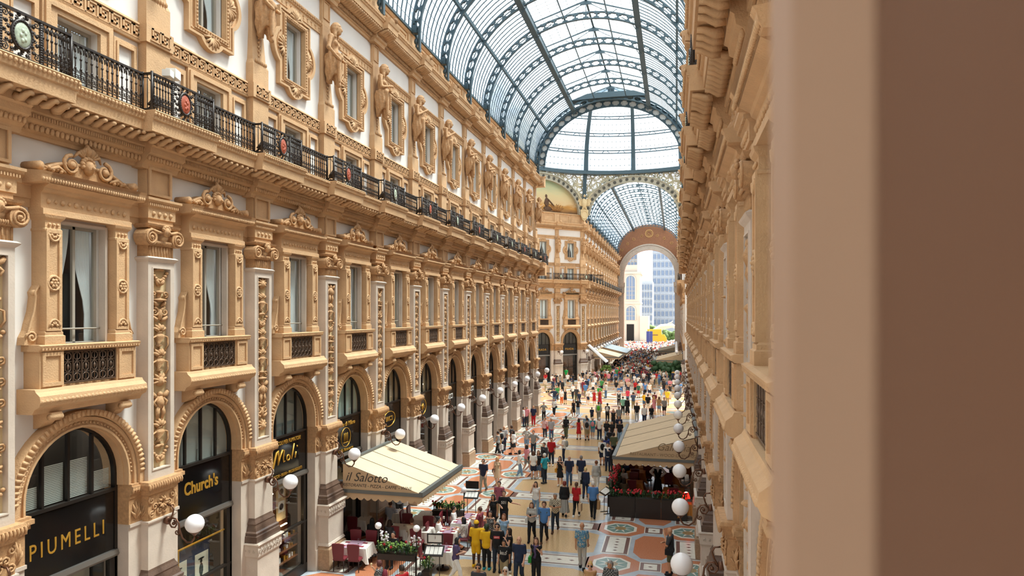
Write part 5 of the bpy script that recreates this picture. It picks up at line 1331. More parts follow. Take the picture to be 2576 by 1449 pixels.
for k in range(14):
    far_pier(f, -k*B, -1); o = ob('statue', stf[k % 2], 'stone2', f, (-k*B, .42, 20.93-1.735*1.86)); o.scale = (1.86,)*3
ob('corner_wall', MB().box(-.05, .95, -.4, .02, 0, 22.4).box(-60, -58.4, -.4, 0, 0, 24.2), 'stucco', f); ob('corner_cornice', MB().box(0, .9, 0, .9, 22.0, 22.82).box(0, .9, 0, 1.0, 13.5, 14.6).box(0, .9, -.4, 0, 22.4, 24.26), 'stone', f)
(dx, dy), dz = side_at(3)
f = thing('wall_octagon_face', 'sunlit corner facade of the octagon with two black shop arches', None, (dx, dy, 0), dz, kind='structure')
for x in (-4.83, 0, 4.83): far_bay(f, x, 4.84/4.5, 0)
for x in (-6.95, -2.42, 2.42, 6.95):
    far_pier(f, x, 0); o = ob('statue', stf[0 if x < -4 else 1], 'stone2', f, (x, .42, 20.93-1.735*1.86)); o.scale = (1.86,)*3
Td = Matrix.Translation((dx, dy, 0)) @ Matrix.Rotation(dz, 4, 'Z')
for x, w in ((-4.83, 'nearer the far arm'), (0, 'beside the sunlit facade')):
    p = Td @ Vector((x, 0, 0)); s = shop(0, 0, 'black shop front with small gold capitals on the octagon corner, %s' % w, fan='3a3428', lower='dark', spotf=((p.x, p.y, 0), dz))
    lett(s, 'PRADA', .42, 0, 4.6, space=1.2)
    ob('clothes_display', MB().box(-1.1, 1.1, -1.2, -1.1, .4, 3.6).box(-.9, -.2, -1.05, -1.0, .9, 3.2).box(.1, .9, -1.05, -1.0, .7, 3.2), 'warm', s)
lf = FLT['lamp']
for x, w in ((-2.42, 'between its two black shop arches'), (-6.95, 'at its corner with the far arm')):
    p = Td @ Vector((x, 0, 0)); ob('globe_lamp', lf, (), None, (p.x, p.y, 0), dz, label='white globe lamp on the octagon corner facade, %s' % w, cat='lamp')
for k in range(1, 13):
    ob('globe_lamp', lf, (), None, (-WX, 101.2+B*k, 0), LR, label='tiny white globe lamp on the sunlit far arm facade, %s from the octagon' % ORD[k-1], cat='lamp', group='globe lamps of the far arm')
for k in range(0, 8):
    ob('globe_lamp', lf, (), None, (WX, 101.2+B*k, 0), RR, label='tiny white globe lamp on the shaded far arm facade, %s from the octagon' % ORD[k], cat='lamp', group='globe lamps of the shaded far arm')
b = MB(); g = wall_bay(22.4, None, plain=True)
for k in range(13): b.join(g, Matrix.Translation((k*B+B/2, 0, 0)))
b.box(-1, 0, -.4, 0, 0, 24.2).box(58.4, 60, -.4, 0, 0, 24.2).box(-1, 60, -.4, -.3, 22, 24.3).box(-1, 60, -.5, -.45, 0, 12)
ob('wall_far_right', b, 'stucco', None, (WX, 101.2, 0), RR, label='shaded facade of the far arm', kind='structure')
f = thing('trim_far_right', 'stone mouldings of the shaded far arm facade', None, (WX, 101.2, 0), RR, kind='structure')
for k in range(13):
    for m in (TRM[0], TRM[1], TRM[4]): ob('moulding', m, 'stone', f, (k*B+B/2, 0, 0))
    ob('pilaster', FLT['pilaster'], (), f, (k*B, 0, 0)); ob('archway', FLT['archway'], (), f, (k*B+B/2, 0, 0)); ob('railing', FLT['railing'], (), f, (k*B, 0, 0))
# stone pier right beside the viewer (jamb of the window the picture is taken from)
M['pier'] = mat('shaded_brown_pier', '6f4a32', .85, var=.1, scale=2); M['strip'] = mat('lit_marble_strip', 'a8846a', .8, var=.08, scale=2)  # pier brown has its shade painted in, the lighter strip its lit face
pr = thing('wall_near_pier', 'smooth brown stone pier close to the viewer, out of focus', None, kind='structure')
FP_ = lambda a, c, d: (a, c, d)
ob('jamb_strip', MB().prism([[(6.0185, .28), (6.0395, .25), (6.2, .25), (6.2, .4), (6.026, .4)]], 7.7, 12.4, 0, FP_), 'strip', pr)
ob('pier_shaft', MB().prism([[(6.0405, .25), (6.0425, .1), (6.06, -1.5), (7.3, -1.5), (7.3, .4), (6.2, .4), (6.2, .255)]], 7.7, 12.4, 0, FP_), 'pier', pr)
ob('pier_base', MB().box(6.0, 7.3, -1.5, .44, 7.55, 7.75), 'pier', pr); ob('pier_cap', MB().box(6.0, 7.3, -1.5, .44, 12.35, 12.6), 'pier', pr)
ob('wall_unseen_end', MB().box(-9, 9, -12.6, -12, 0, 31.5), 'stucco', label='plain wall closing the gallery behind the viewer', kind='structure')  # unseen wall, added to stop light from behind and darken the pier

# ------------------------------------------------------------------ beyond the far arch
GR = lambda u, y: CX + (y*cos(YAW)*0 + 0) + ((u-1700)/FPX/cos(YAW)) * ((y + 0)*cos(YAW))
def win_grid(root, x0, x1, y, z0, z1, nx, nz, m, fx=.6, fz=.55):
    b = MB(); w = (x1-x0)/nx; h = (z1-z0)/nz
    for i in range(nx):
        for j in range(nz): b.box(x0+w*(i+.5-fx/2), x0+w*(i+.5+fx/2), y-.25, y-.15, z0+h*(j+.5-fz/2), z0+h*(j+.5+fz/2))
    ob('window', b, m, root)
    b = MB()
    for j in range(nz): b.box(x0, x1, y-.35, y, z0+h*j-.15, z0+h*j+.15)
    for i in range(nx+1): b.box(x0+w*i-.12, x0+w*i+.12, y-.3, y, z0, z1)
    ob('facade_grid', b, M['pale_concrete'], root)
M['pale_concrete'] = mat('pale_concrete', 'a9b2bd', .8); M['blueglass'] = mat('blue_window_glass', '71829b', .2); M['white_marble'] = mat('white_marble_block', 'c6baab', .7, var=.06, scale=.2)
t = thing('office_tower', 'tall grey office tower behind the lower block beyond the far arch', 'building'); y = 330
ob('tower_body', MB().box(GR(1645, y), GR(1760, y), y, y+30, 0, 64), 'pale_concrete', t); win_grid(t, GR(1645, y), GR(1760, y), y, 4, 62, 12, 15, 'blueglass')
t = thing('office_block', 'lower grey office block between the white pavilion and the tall tower', 'building'); y = 300
ob('block_body', MB().box(GR(1605, y), GR(1644, y), y, y+20, 0, 24), 'pale_concrete', t); win_grid(t, GR(1605, y), GR(1644, y), y, 3, 23, 6, 6, 'blueglass')
t = thing('apartment_tower', 'pale brick tower rising behind the white arched pavilion', 'building'); y = 360
ob('tower_body', MB().box(GR(1560, y), GR(1607, y), y, y+20, 0, 46), M['white_marble'], t); win_grid(t, GR(1560, y), GR(1607, y), y, 30, 45, 6, 4, 'blueglass')
t = thing('marble_pavilion', 'white marble pavilion with two tall arched windows beyond the far arch', 'building'); y = 250
x0, x1 = GR(1556, y), GR(1614, y); xm = GR(1591, y)
ob('pavilion_body', MB().box(x0, x1, y, y+14, 0, 25).box(x0-.4, x1+.5, y-.4, y+14, 24.2, 25).box(x0-.2, x1+.2, y-.3, y+14, 13.4, 14).box(x0+1, x1-1, y+1, y+12, 25, 27.5).box(x1, x1+3, y-1, y+10, 0, 9), 'white_marble', t)
for zb, zt in ((15, 22), (7.5, 11)):
    b = MB().prism([arcp(1.55, zt, 0, PI, 14, xm) + [(xm-1.55, zb), (xm+1.55, zb)]], -.2, .05); o = ob('arched_window', b, 'blueglass', t, (0, y, 0))
    b = MB().prism([arcp(1.9, zt, 0, PI, 14, xm)+[(xm-1.9, zb), (xm-1.55, zb)]+arcp(1.55, zt, PI, 0, 14, xm)+[(xm+1.55, zb), (xm+1.9, zb)]], -.4, .05)
    for i in (-.5, .5): b.box(xm+i-.06, xm+i+.06, -.3, 0, zb, zt+1.4)
    for z in (zb+1.5, zb+3, zb+4.5): b.box(xm-1.5, xm+1.5, -.3, 0, z-.05, z+.05)
    ob('window_frame', b, 'white_marble', t, (0, y, 0))
ob('doorway', MB().box(xm-1.4, xm+1.2, y-.2, y, 0, 6), 'dark', t)
M['leaf'] = mat('green_leaves', '4f6b35', .7, var=.5, scale=4)
def bush(x, y, r, label, name='garden_bush'):
    b = MB(); q = random.Random(x)
    for i in range(26): b.ell((q.uniform(-r, r), q.uniform(-r*.5, r*.5), q.uniform(.3, 1.4)*r), (r*.4, r*.4, r*.35), 6, 4)
    t = thing(name, label, 'bush', (x, y, 0)); ob('foliage', b, 'leaf', t); ob('stem', MB().tube([(0, 0, 0), (0, 0, r)], .2), 'warm', t)
bush(GR(1641, 274), 274, 3.3, 'round green tree between the pavilion and the white curved sculpture'); bush(GR(1683, 256), 256, 2.4, 'low green bush at the foot of the tall grey tower')
b = MB().tube([(-6, 0, .5), (-4, 0, 3.2), (-1, 0, 5), (3, 0, 5.6), (6, 0, 4.2)], [.5, .9, 1.1, .8, .1], 8).tube([(-1, 0, 5), (2.5, 0, 6.6), (3.4, 0, 7.4)], [.3, .3, .05], 6)
ob('leaping_sculpture', b, 'white_marble', None, (GR(1672, 268), 268, -.3), label='white curved leaping sculpture among the bushes below the tower', cat='sculpture')
M['vanyellow'] = mat('yellow_panel', 'd09a18', .5)
t = thing('kiosk_van', 'bright yellow box van above the heads of the crowd outside', 'van', (GR(1653, 215), 215, 0))
ob('cargo_box', MB().box(-2.6, 1.6, -1, 1, 1.2, 5.0), 'vanyellow', t); ob('cab', MB().prism([[(1.6, .9), (3.2, .9), (3.2, 2.2), (2.5, 3.4), (1.6, 3.4)]], -1, 1), 'vanyellow', t)
for x in (-1.7, 2.4): ob('wheel', MB().tube([(x, -1.05, .55), (x, -.75, .55)], .55, 12), 'frame', t)
ob('side_lettering', MB().box(-1.6, -1.2, -1.03, -1, 3, 3.5).box(-1, .6, -1.03, -1, 3.1, 3.4), 'brown', t)
t = thing('blue_banner', 'dark blue upright banner left of the yellow van', 'banner', (GR(1637, 205), 205, 0)); t['label'] = 'dark blue upright banner between the white pavilion and the yellow van'
ob('banner_cloth', MB().box(-.9, .9, -.05, .05, 1, 4.6), mat('blue_banner_cloth', '3c447a', .8), t); ob('pole', MB().tube([(0, 0, 0), (0, 0, 4.8)], .06), 'steel', t)

# ------------------------------------------------------------------ awnings
M['canvas'] = mat('cream_canvas', 'd9bf9c', .9, var=.08, scale=2); M['canvas2'] = mat('beige_canvas', 'c9aa86', .9, var=.08, scale=2); M['seam'] = mat('canvas_seam', '8f7f68', .9); M['alu'] = mat('grey_awning_bar', '6d6f6c', .5, .3); M['greycan'] = mat('grey_canvas', '9aa3aa', .9)
def awning(label, side, y0, y1, D, zt, zf, mats=('canvas', 'canvas2'), texts=None, sc=.14):
    yc = (y0+y1)/2; hw = (y1-y0)/2; loc, rz = spot(side, yc); t = thing('awning', label, 'awning', loc, rz)
    P = lambda x, q: (x, .4+(D-.4)*q, zt+(zf-zt)*q)
    b = MB(); b.add([P(-hw, 0), P(hw, 0), P(hw, 1), P(-hw, 1)] + [(x, y, z-.03) for x, y, z in (P(-hw, 0), P(hw, 0), P(hw, 1), P(-hw, 1))], [(0, 1, 2, 3), (4, 5, 6, 7), (0, 1, 5, 4), (2, 3, 7, 6)]); ob('canopy', b, mats[0], t)
    b = MB()
    for i in (1, 2, 3):
        x = -hw+2*hw*i/4; b.tube([P(x, .01)[:2]+(P(x, .01)[2]+.005,), P(x, .99)[:2]+(P(x, .99)[2]+.005,)], .018, 4)
    ob('seams', b, 'seam', t)
    for s in (-1, 1):
        b = MB().prism([[(.4, zf+.02), (.4, zt-.04), (D-.05, zf+.02)]], s*hw-.015, s*hw+.015, 0, lambda a, c, d: (d, a, c)); o = ob('side_panel', b, mats[1], t); lm_ = 'darkl' if side < 0 else mat('faint_lettering', '8d7658', .9)
        if texts and s == -side*1:
            for k, (tx, size, pos, z, sh, sp) in enumerate(texts):
                T = Matrix.Translation((s*(hw+.02), pos, z)) @ Matrix(((0, 0, s, 0), (s, 0, 0, 0), (0, 1, 0, 0), (0, 0, 0, 1)))
                ob('lettering', text(tx, size, T, .004, sh, sp), lm_, o)
    b = MB().box(-hw-.04, hw+.04, D-.12, D+.04, zf-.1, zf+.08); 
    for s in (-1, 1): b.box(s*hw-.05, s*hw+.05, .4, D, zf-.1, zf+.03)
    b.box(-hw, hw, .35, .5, zt-.06, zt+.06); ob('front_bar', b, 'alu', t)
    b = MB()
    def scal(L):
        n = max(2, int(L/sc/2)); w = L/n; P = [(0, 0)]
        for i in range(n): P += [(w*i+w*q/8, -.2-.1*sin(PI*q/8)) for q in range(0, 8)]
        return P + [(L, -.2), (L, 0)]
    b.prism([[(a-hw, zf-.08+c) for a, c in scal(2*hw)]], D, D+.015)
    for s in (-1, 1): b.prism([[(a+.4, zf-.08+c) for a, c in scal(D-.4)]], s*hw-.008, s*hw+.008, 0, lambda a, c, d: (d, a, c))
    ob('scalloped_valance', b, mats[1], t); return t
awning('cream restaurant awning with brown lettering and scalloped edge on the sunlit side', -1, 24.95, 30.0, 3.75, 3.75, 2.68, texts=[('il Salotto', .5, 1.4, 3.2, .35, 1), ("RISTORANTE - PIZZA - CAFFE' - WINE", .175, 1.85, 2.88, .2, 1)])
awning('large beige restaurant awning with lettering on the shaded side', 1, 33.5, 43.4, 4.35, 3.85, 2.72, texts=[('Galleria', .5, 1.5, 3.3, .35, 1), ('RESTAURANT - WOOD OVEN PIZZA', .2, 1.9, 2.92, .15, 1)])
awning('first cream awning of the sunlit far arm beside the tilted sunshade', -1, 110, 118, 4.6, 3.85, 2.8)
awning('grey awning further down the far arm on the sunlit side', -1, 122, 135, 5.0, 3.9, 2.8, ('greycan', 'canvas2'))
awning('beige awning over dark plants at the start of the shaded far arm', 1, 104, 113, 4.4, 3.85, 2.8)
awning('dark awning deep in the shaded far arm', 1, 128, 140, 4.6, 3.9, 2.9, ('seam', 'seam'))
b = MB().prism([[(0, 5.0), (.2, 5.1), (3.0, 2.6), (2.8, 2.45)]], -.9, .9, 0, lambda a, c, d: (d, a, c))
t = thing('tilted_sunshade', 'small white tilted sunshade leaning from the octagon corner', 'awning', (-6.9, 102.6, 0), LR); ob('canvas', b, 'curtain', t); ob('arm', MB().tube([(0, 0, 4.6), (0, 2.6, 2.9)], .05), 'alu', t)

# ------------------------------------------------------------------ cafe furniture
M['clothw'] = mat('white_tablecloth', 'e9e2d8', .85); M['mauve'] = mat('mauve_table_runner', 'a98a9c', .85); M['maroon'] = mat('maroon_leather', '6e1f28', .45); M['maroon2'] = mat('maroon_napkin', '8e2a3c', .8); M['ochre'] = mat('ochre_tablecloth', 'b8762f', .85); M['leg'] = mat('dark_chair_wood', '2c1712', .5)
def chairp():
    t = thing('dining_chair', '', 'chair')
    ob('seat', MB().prism([[(-.22, .4), (.22, .4), (.23, .46), (.2, .49), (-.2, .49), (-.23, .46)]], -.22, .22), 'maroon', t)
    P = [(-.19, .47), (.19, .47), (.22, .75), (.24, 1.04), (.2, 1.06), (0, 1.07), (-.2, 1.06), (-.24, 1.04), (-.22, .75)]
    ob('backrest', MB().prism([P], -.27, -.21, 0, lambda a, c, d: (a, d-.06*(c-.47), c)), 'maroon', t)
    for x in (-.19, .19):
        for y in (-.2, .19): ob('leg', MB().tube([(x, y, .42), (x*1.05, y*1.12, 0)], [.026, .016], 5), 'leg', t)
    return t
CH = chairp(); chu = [0]
def chair(x, y, rz, label, group):
    if not chu[0]: chu[0] = 1; CH.location = (x, y, 0); CH.rotation_euler = (0, 0, rad(rz)); put(CH, label, None, group); return CH
    return dup(CH, (x, y, 0), rad(rz), label, group)
def clothm(hw, hd, drop, seed):
    r = random.Random(seed); N = 64; b = MB(); V = []; per = []
    for i in range(N):
        q = 4*i/N; s, f = int(q), q-int(q); c = [(-1, -1), (1, -1), (1, 1), (-1, 1)]
        a, d = c[s], c[(s+1) % 4]; per.append((a[0]+(d[0]-a[0])*f, a[1]+(d[1]-a[1])*f, abs(f-.5)*2))
    for j in range(5):
        for i, (px, py, cr) in enumerate(per):
            k = j/4; o = .05*k + (.09*k if cr > .85 else 0) + .025*k*sin(i*1.9+seed); V.append((px*(hw+o), py*(hd+o), .765-(drop+(.12 if cr > .85 else 0))*k))
    F = [(j*N+i, j*N+(i+1)%N, (j+1)*N+(i+1)%N, (j+1)*N+i) for j in range(4) for i in range(N)] + [tuple(range(N))]
    return b.add(V, F, 0, False)
TB = {}
def table(u, v, rz, label, hw=.4, hd=.4, runner=True, cloth='clothw', seats=(), cg='chairs', cl_='', xy=None):
    x, y = xy or at(u, v, .76); t = thing('cafe_table', 'cafe table under the ' + label, 'table', (x, y, 0), rad(rz))
    ob('tabletop', MB().box(-hw, hw, -hd, hd, .72, .755), 'warm', t); ob('pedestal', MB().tube([(0, 0, .02), (0, 0, .72)], .04, 8).lathe([(.25, 0), (.25, .03), (.05, .05)], 12), 'leg', t)
    c = thing('tablecloth', label, 'tablecloth', (x, y, 0), rad(rz)); ob('cloth', clothm(hw+.02, hd+.02, .42, x), cloth, c)
    if runner:
        ob('runner', MB().box(-hw*.5, hw*.5, -hd-.03, hd+.03, .766, .772), 'mauve', c)
        for i, (a, d) in enumerate(((-.6, .5), (.6, .5), (-.6, -.5), (.6, -.5))): ob('napkin', MB().box(a*hw-.09, a*hw+.09, d*hd-.06, d*hd+.06, .773, .78), 'maroon2', c)
    g = thing('wine_glass', 'stemmed glass standing on the ' + label, 'glass', (x+.12, y+.08, .78), 0)
    ob('bowl', MB().lathe([(.004, .08), (.035, .11), (.04, .16), (.03, .2)], 10), 'glass', g); ob('stem', MB().lathe([(.035, 0), (.006, .01), (.005, .08)], 8), 'steel', g)
    ca, sa = cos(rad(rz)), sin(rad(rz)); W_ = ['facing the planters', 'facing the pillar', 'facing the shops', 'facing the crowd']
    for i, (a, d, r) in enumerate(seats):
        chair(x+a*ca-d*sa, y+a*sa+d*ca, rz+r, 'maroon chair at the %s%s' % (label, '' if len(seats) == 1 else ', %s' % ('near side', 'far side', 'wall side', 'walkway side')[(0 if d < -.3 else 1 if d > .3 else 2 if a*(-1 if x < 0 else 1) > 0 else 3)]), cg)
    return x, y
G1 = 'maroon chairs of the sunlit cafe'; FR, BK, LF, RT = (0, -.62, 0), (0, .62, 180), (-.62, 0, -90), (.62, 0, 90)
table(892, 1370, 4, 'mauve topped white tablecloth beside the stone pillar', .6, .4, True, seats=[(-.3, -.6, 0), (.3, -.6, 0), (-.3, .6, 180), (.35, .6, 180)], cg=G1)
table(1128, 1334, 8, 'white tablecloth shared by the two seated women', .38, .38, True, seats=[LF, RT], cg=G1)
table(1160, 1311, 8, 'white tablecloth behind the two seated women', .36, .36, True, seats=[LF, RT], cg=G1)
table(1177, 1298, 8, 'tablecloth between the men in white and maroon', .36, .36, True, seats=[LF, RT], cg=G1)
table(1060, 1303, 6, 'sunlit empty tablecloth in the middle of the cafe', .36, .36, False, seats=[LF, RT], cg=G1)
table(1076, 1291, 6, 'sunlit empty tablecloth at the back of the cafe', .36, .36, False, seats=[LF, RT], cg=G1)
table(1008, 1325, 4, 'shaded tablecloth in the centre under the awning', .38, .38, False, seats=[FR, BK, LF], cg=G1)
table(906, 1302, 4, 'shaded tablecloth deep under the awning', .4, .4, False, seats=[FR, BK], cg=G1)
table(1062, 1332, 4, 'tablecloth hidden behind the globe post', .38, .38, False, seats=[FR, BK], cg=G1)
table(1005, 1287, 4, 'bright white tablecloth of the couple in light shirts', .36, .36, False, seats=[LF], cg=G1)
table(1114, 1381, 8, 'tablecloth behind the slanted menu stand', .38, .38, True, seats=[BK, LF], cg=G1)
G2 = 'dark red chairs of the shaded restaurant'
for i, (u, v, lb, st) in enumerate(((1592, 1212, 'ochre tablecloth of the couple behind the red flowers', [FR, BK]), (1600, 1185, 'ochre tablecloth behind the seated couple', [FR, RT]), (1695, 1232, 'ochre tablecloth beside the red table lamp', [FR]), (1590, 1166, 'ochre tablecloth far back under the scalloped valance', [FR, RT]), (1712, 1170, 'ochre tablecloth far back beside the restaurant wall', [FR]), (1630, 1175, 'ochre tablecloth far back in the middle of the restaurant', [FR]), (1682, 1194, 'ochre tablecloth where the bending waiter works', [FR]))):
    table(u, v, 0, lb, .5, .42, False, 'ochre', st, G2)
# table with lamp
xl, yl = at(1726, 1266, .76); t = thing('side_table', 'small ochre covered table under the red lamp by the wall', 'table', (xl, yl, 0)); ob('cloth_top', clothm(.26, .26, .5, 3), 'ochre', t); ob('stand', MB().tube([(0, 0, 0), (0, 0, .72)], .04), 'leg', t)
t = thing('table_lamp', 'lit red table lamp beside the shaded restaurant wall', 'lamp', (xl, yl, .765)); ob('base', MB().lathe([(.08, 0), (.02, .03), (.03, .12), (.015, .26)], 10), 'gold', t)
M['redshade'] = mat('glowing_red_shade', 'd81e14', .6, emit=1.6); ob('lamp_shade', MB().lathe([(.19, .24), (.1, .5)], 16), 'redshade', t); ob('bulb', MB().ell((0, 0, .5), (.07, .07, .03)), 'lamp', t)
# planters
M['flower'] = mat('red_flowers', 'c8303a', .6); M['leafd'] = mat('dark_green_leaves', '2f5226', .6, var=.5, scale=9); M['leafl'] = mat('bright_green_leaves', '7fa04a', .6, var=.4, scale=9); M['petal'] = mat('white_orchids', 'efe8ec', .6)
def leaves(b, n, x0, x1, y0, y1, z0, z1, r, L=.2, w=.035):
    for i in range(n):
        x, y, z = r.uniform(x0, x1), r.uniform(y0, y1), r.uniform(z0, z0+.3*(z1-z0)); a = r.uniform(0, 2*PI); h = r.uniform(.4, 1)*(z1-z0); l = r.uniform(.6, 1.2)*L
        p = [(x, y, z), (x+.45*l*cos(a), y+.45*l*sin(a), z+h*.8), (x+l*cos(a), y+l*sin(a), z+h*.75)]
        t = Vector((-sin(a), cos(a), .2))*w
        b.add([p[0], tuple(Vector(p[1])+t), tuple(Vector(p[1])-t), p[2], tuple(Vector(p[1])+Vector((0, 0, .02)))], [(0, 1, 4), (0, 4, 2), (1, 3, 4), (4, 3, 2)])
def planter(x, y, L, rz, label, legs=True, reds=0, tall=.35, bright=True, zt=1.0, seed=1, box='iron'):
    r = random.Random(seed); t = thing('planter', label, 'planter', (x, y, 0), rad(rz)); h = L/2
    ob('trough', MB().box(-h, h, -.13, .13, zt-.22, zt-.02).box(-h-.02, h+.02, -.15, .15, zt-.05, zt) if legs else MB().box(-h, h, -.18, .18, .3, zt).box(-h, h, -.12, .12, 0, .3), box, t)
    if legs:
        b = MB().box(-h, h, -.02, .02, .06, .1).box(-h, h, -.02, .02, zt-.26, zt-.22)
        for i in range(int(L/.075)+1): b.tube([(-h+i*L/int(L/.075), 0, .06), (-h+i*L/int(L/.075), 0, zt-.2)], .009, 4)
        for s in (-1, 1): b.box(s*h-.025, s*h+.025, -.03, .03, 0, zt)
        ob('bar_railing', b, 'iron', t)
    b = MB(); leaves(b, int(70*L), -h, h, -.12, .12, zt-.05, zt+tall, r); ob('foliage', b, 'leafd', t, kind='stuff')
    if bright: b = MB(); leaves(b, int(40*L), -h, h, -.12, .12, zt, zt+tall*1.2, r, .24); ob('foliage', b, 'leafl', t, kind='stuff')
    if reds:
        b = MB()
        for i in range(int(reds*L)):
            a, d, z = r.uniform(-h, h), r.uniform(-.18, .18), zt+tall*r.uniform(.6, 1.15); b.ell((a, d, z), (.055, .035, .05), 6, 4); b.ell((a+.02, d-.03, z+.03), (.02, .02, .05), 5, 3)
        ob('red_flowers', b, 'flower', t, kind='stuff')
    return t
x1, y1 = at(999, 1392, 1.0); planter(x1, y1, 1.42, 3, 'black railed planter of mixed green plants before the slanted menu stand', reds=5, seed=2)
x2, y2 = at(1128, 1284, 1.0); planter(x2, y2, 1.4, 3, 'black railed planter of green plants at the back of the sunlit cafe', reds=3, seed=3)
def post(x, y, label):
    t = thing('globe_post', label, 'post lamp', (x, y, 0)); ob('post', MB().tube([(0, 0, 0), (0, 0, 1.84)], .022, 6).lathe([(.09, 0), (.09, .02), (.03, .05)], 10), 'iron', t); ob('globe', MB().ell((0, 0, 1.95), (.125, .125, .125), 16, 10), 'globe', t)
post(x1-.74, y1, 'slim black post with small white globe beside the white orchids'); post(x1+.74, y1+.02, 'slim black post with small white globe above the slanted menu stand'); post(x2+.72, y2, 'slim black post with small white globe at the back planter')
def orchid(x, y, z, label, seed):
    r = random.Random(seed); t = thing('white_orchid', label, 'flowers', (x, y, z)); b = MB().tube([(0, 0, -.35), (.03, 0, .1), (.12, 0, .32), (.25, 0, .25)], .012, 5); ob('stem', b, 'leafl', t)
    b = MB()
    for i in range(26): b.ell((r.uniform(-.1, .28), r.uniform(-.08, .08), r.uniform(.08, .4)), (.045, .02, .04), 5, 3)
    ob('blossom', b, 'petal', t)
orchid(x1-.6, y1+.05, 1.35, 'white orchid spray under the globe post nearer the pillar', 1); orchid(x1+.58, y1+.05, 1.25, 'white orchid spray under the globe post by the menu stand', 2)
def menu(u, v, rz, label, top=True):
    x, y = at(u, v); t = thing('menu_stand', label, 'menu stand', (x, y, 0), rad(rz))
    b = MB()
    for s in (-1, 1): b.tube([(s*.2, 0, 0), (s*.2, .02, 1.0)], .016, 5); b.box(s*.2-.02, s*.2+.02, -.2, .2, 0, .03)
    ob('legs', b, 'iron', t)
    T = Matrix.Translation((0, 0, 1.05)) @ Matrix.Rotation(rad(32), 4, 'X')
    ob('slanted_tray', MB().join(MB().box(-.36, .36, -.24, .24, -.02, .02), T), 'frame', t); b = MB()
    for i in (-1.5, -.5, .5, 1.5): b.box(i*.155-.07, i*.155+.07, -.17, .17, .021, .025)
    ob('menu_sheet', MB().join(b, T), 'whitel', t)
    ob('upright_panel', MB().prism([rectl(-.3, .3, 1.26, 1.62), rectl(-.26, .26, 1.3, 1.58)], .16, .2) if top else MB().box(-.32, .32, .16, .2, 1.3, 1.66), 'frame', t)
    if top: ob('menu_sheet', MB().box(-.24, -.01, .17, .18, 1.31, 1.57).box(.01, .24, .17, .18, 1.31, 1.57), 'whitel', t)
menu(1092, 1458, 8, 'grey menu stand with paper sheets beside the woman in purple'); menu(1186, 1300, 4, 'dark menu board stand at the back of the sunlit cafe', False); menu(1524, 1290, -60, 'dark slanted menu board at the corner of the shaded restaurant', False)
x, y = at(948, 1352); t = thing('standing_heater', 'round grey disc heater on a pole deep in the sunlit cafe', 'heater', (x, y, 0)); ob('pole', MB().tube([(0, 0, 0), (0, 0, 1.7)], .03).lathe([(.2, 0), (.2, .04), (.04, .07)], 14), 'steel', t); ob('disc', MB().tube([(0, -.05, 1.95), (0, .05, 1.95)], .26, 24), 'frame', t); ob('disc_rim', MB().tube([(.26*cos(i*PI/12), -.05, 1.95+.26*sin(i*PI/12)) for i in range(24)], .025, 6, 0, True), 'steel', t)
x, y = at(1074, 1462); planter(x, y, .3, 0, 'small potted plant beside the feet of the grey menu stand', False, 4, .45, True, .4, 8)
for i, (a, c) in enumerate(((2.95, 'at the corner with the menu board'), (4.15, 'in the middle'), (5.35, 'beside the red lamp'))):
    planter(a+.55, 33.0, 1.18, 0, 'black planter of red flowers before the shaded restaurant, %s' % c, False, 17, .34, False, .95, 20+i)
for i in range(5):
    planter(2.95, 34.2+1.7*i, 1.6, 90, 'black planter of tall red flowers beside the walkway, %s from the menu board' % ORD[i], False, 30, .75, False, .9, 30+i)
b = MB(); r = random.Random(5)
for i in range(60): b.ell((r.uniform(-1.9, 1.9), r.uniform(-.6, .6), r.uniform(.3, 2.6)), (.5, .45, .4), 6, 4)
t = thing('hedge_planter', 'tall mass of dark plants under the beige far arm awning', 'hedge', (4.6, 103.2, 0)); ob('foliage', b, 'leafd', t); ob('trough', MB().box(-2, 2, -.5, .5, 0, .5), 'frame', t)
b = MB()
for i in range(40): b.ell((r.uniform(-1.5, 1.5), r.uniform(-.4, .4), r.uniform(.5, 1.3)), (.3, .3, .25), 6, 4)
t = thing('hedge_planter', 'low green planter with yellow flowers under the cream far arm awning', 'hedge', (-4.2, 110.5, 0)); ob('foliage', b, 'leafl', t); ob('trough', MB().box(-1.6, 1.6, -.4, .4, 0, .5), 'frame', t)
for i, (x, w) in enumerate(((-5.6, 'beside the wall'), (-4.6, 'beside the walkway'))): ob('hanging_lamp', MB().ell((0, 0, 0), (.22, .22, .2)), 'vanyellow', None, (x, 110.2, 2.7), label='yellow globe under the cream far arm awning, %s' % w, cat='lamp')
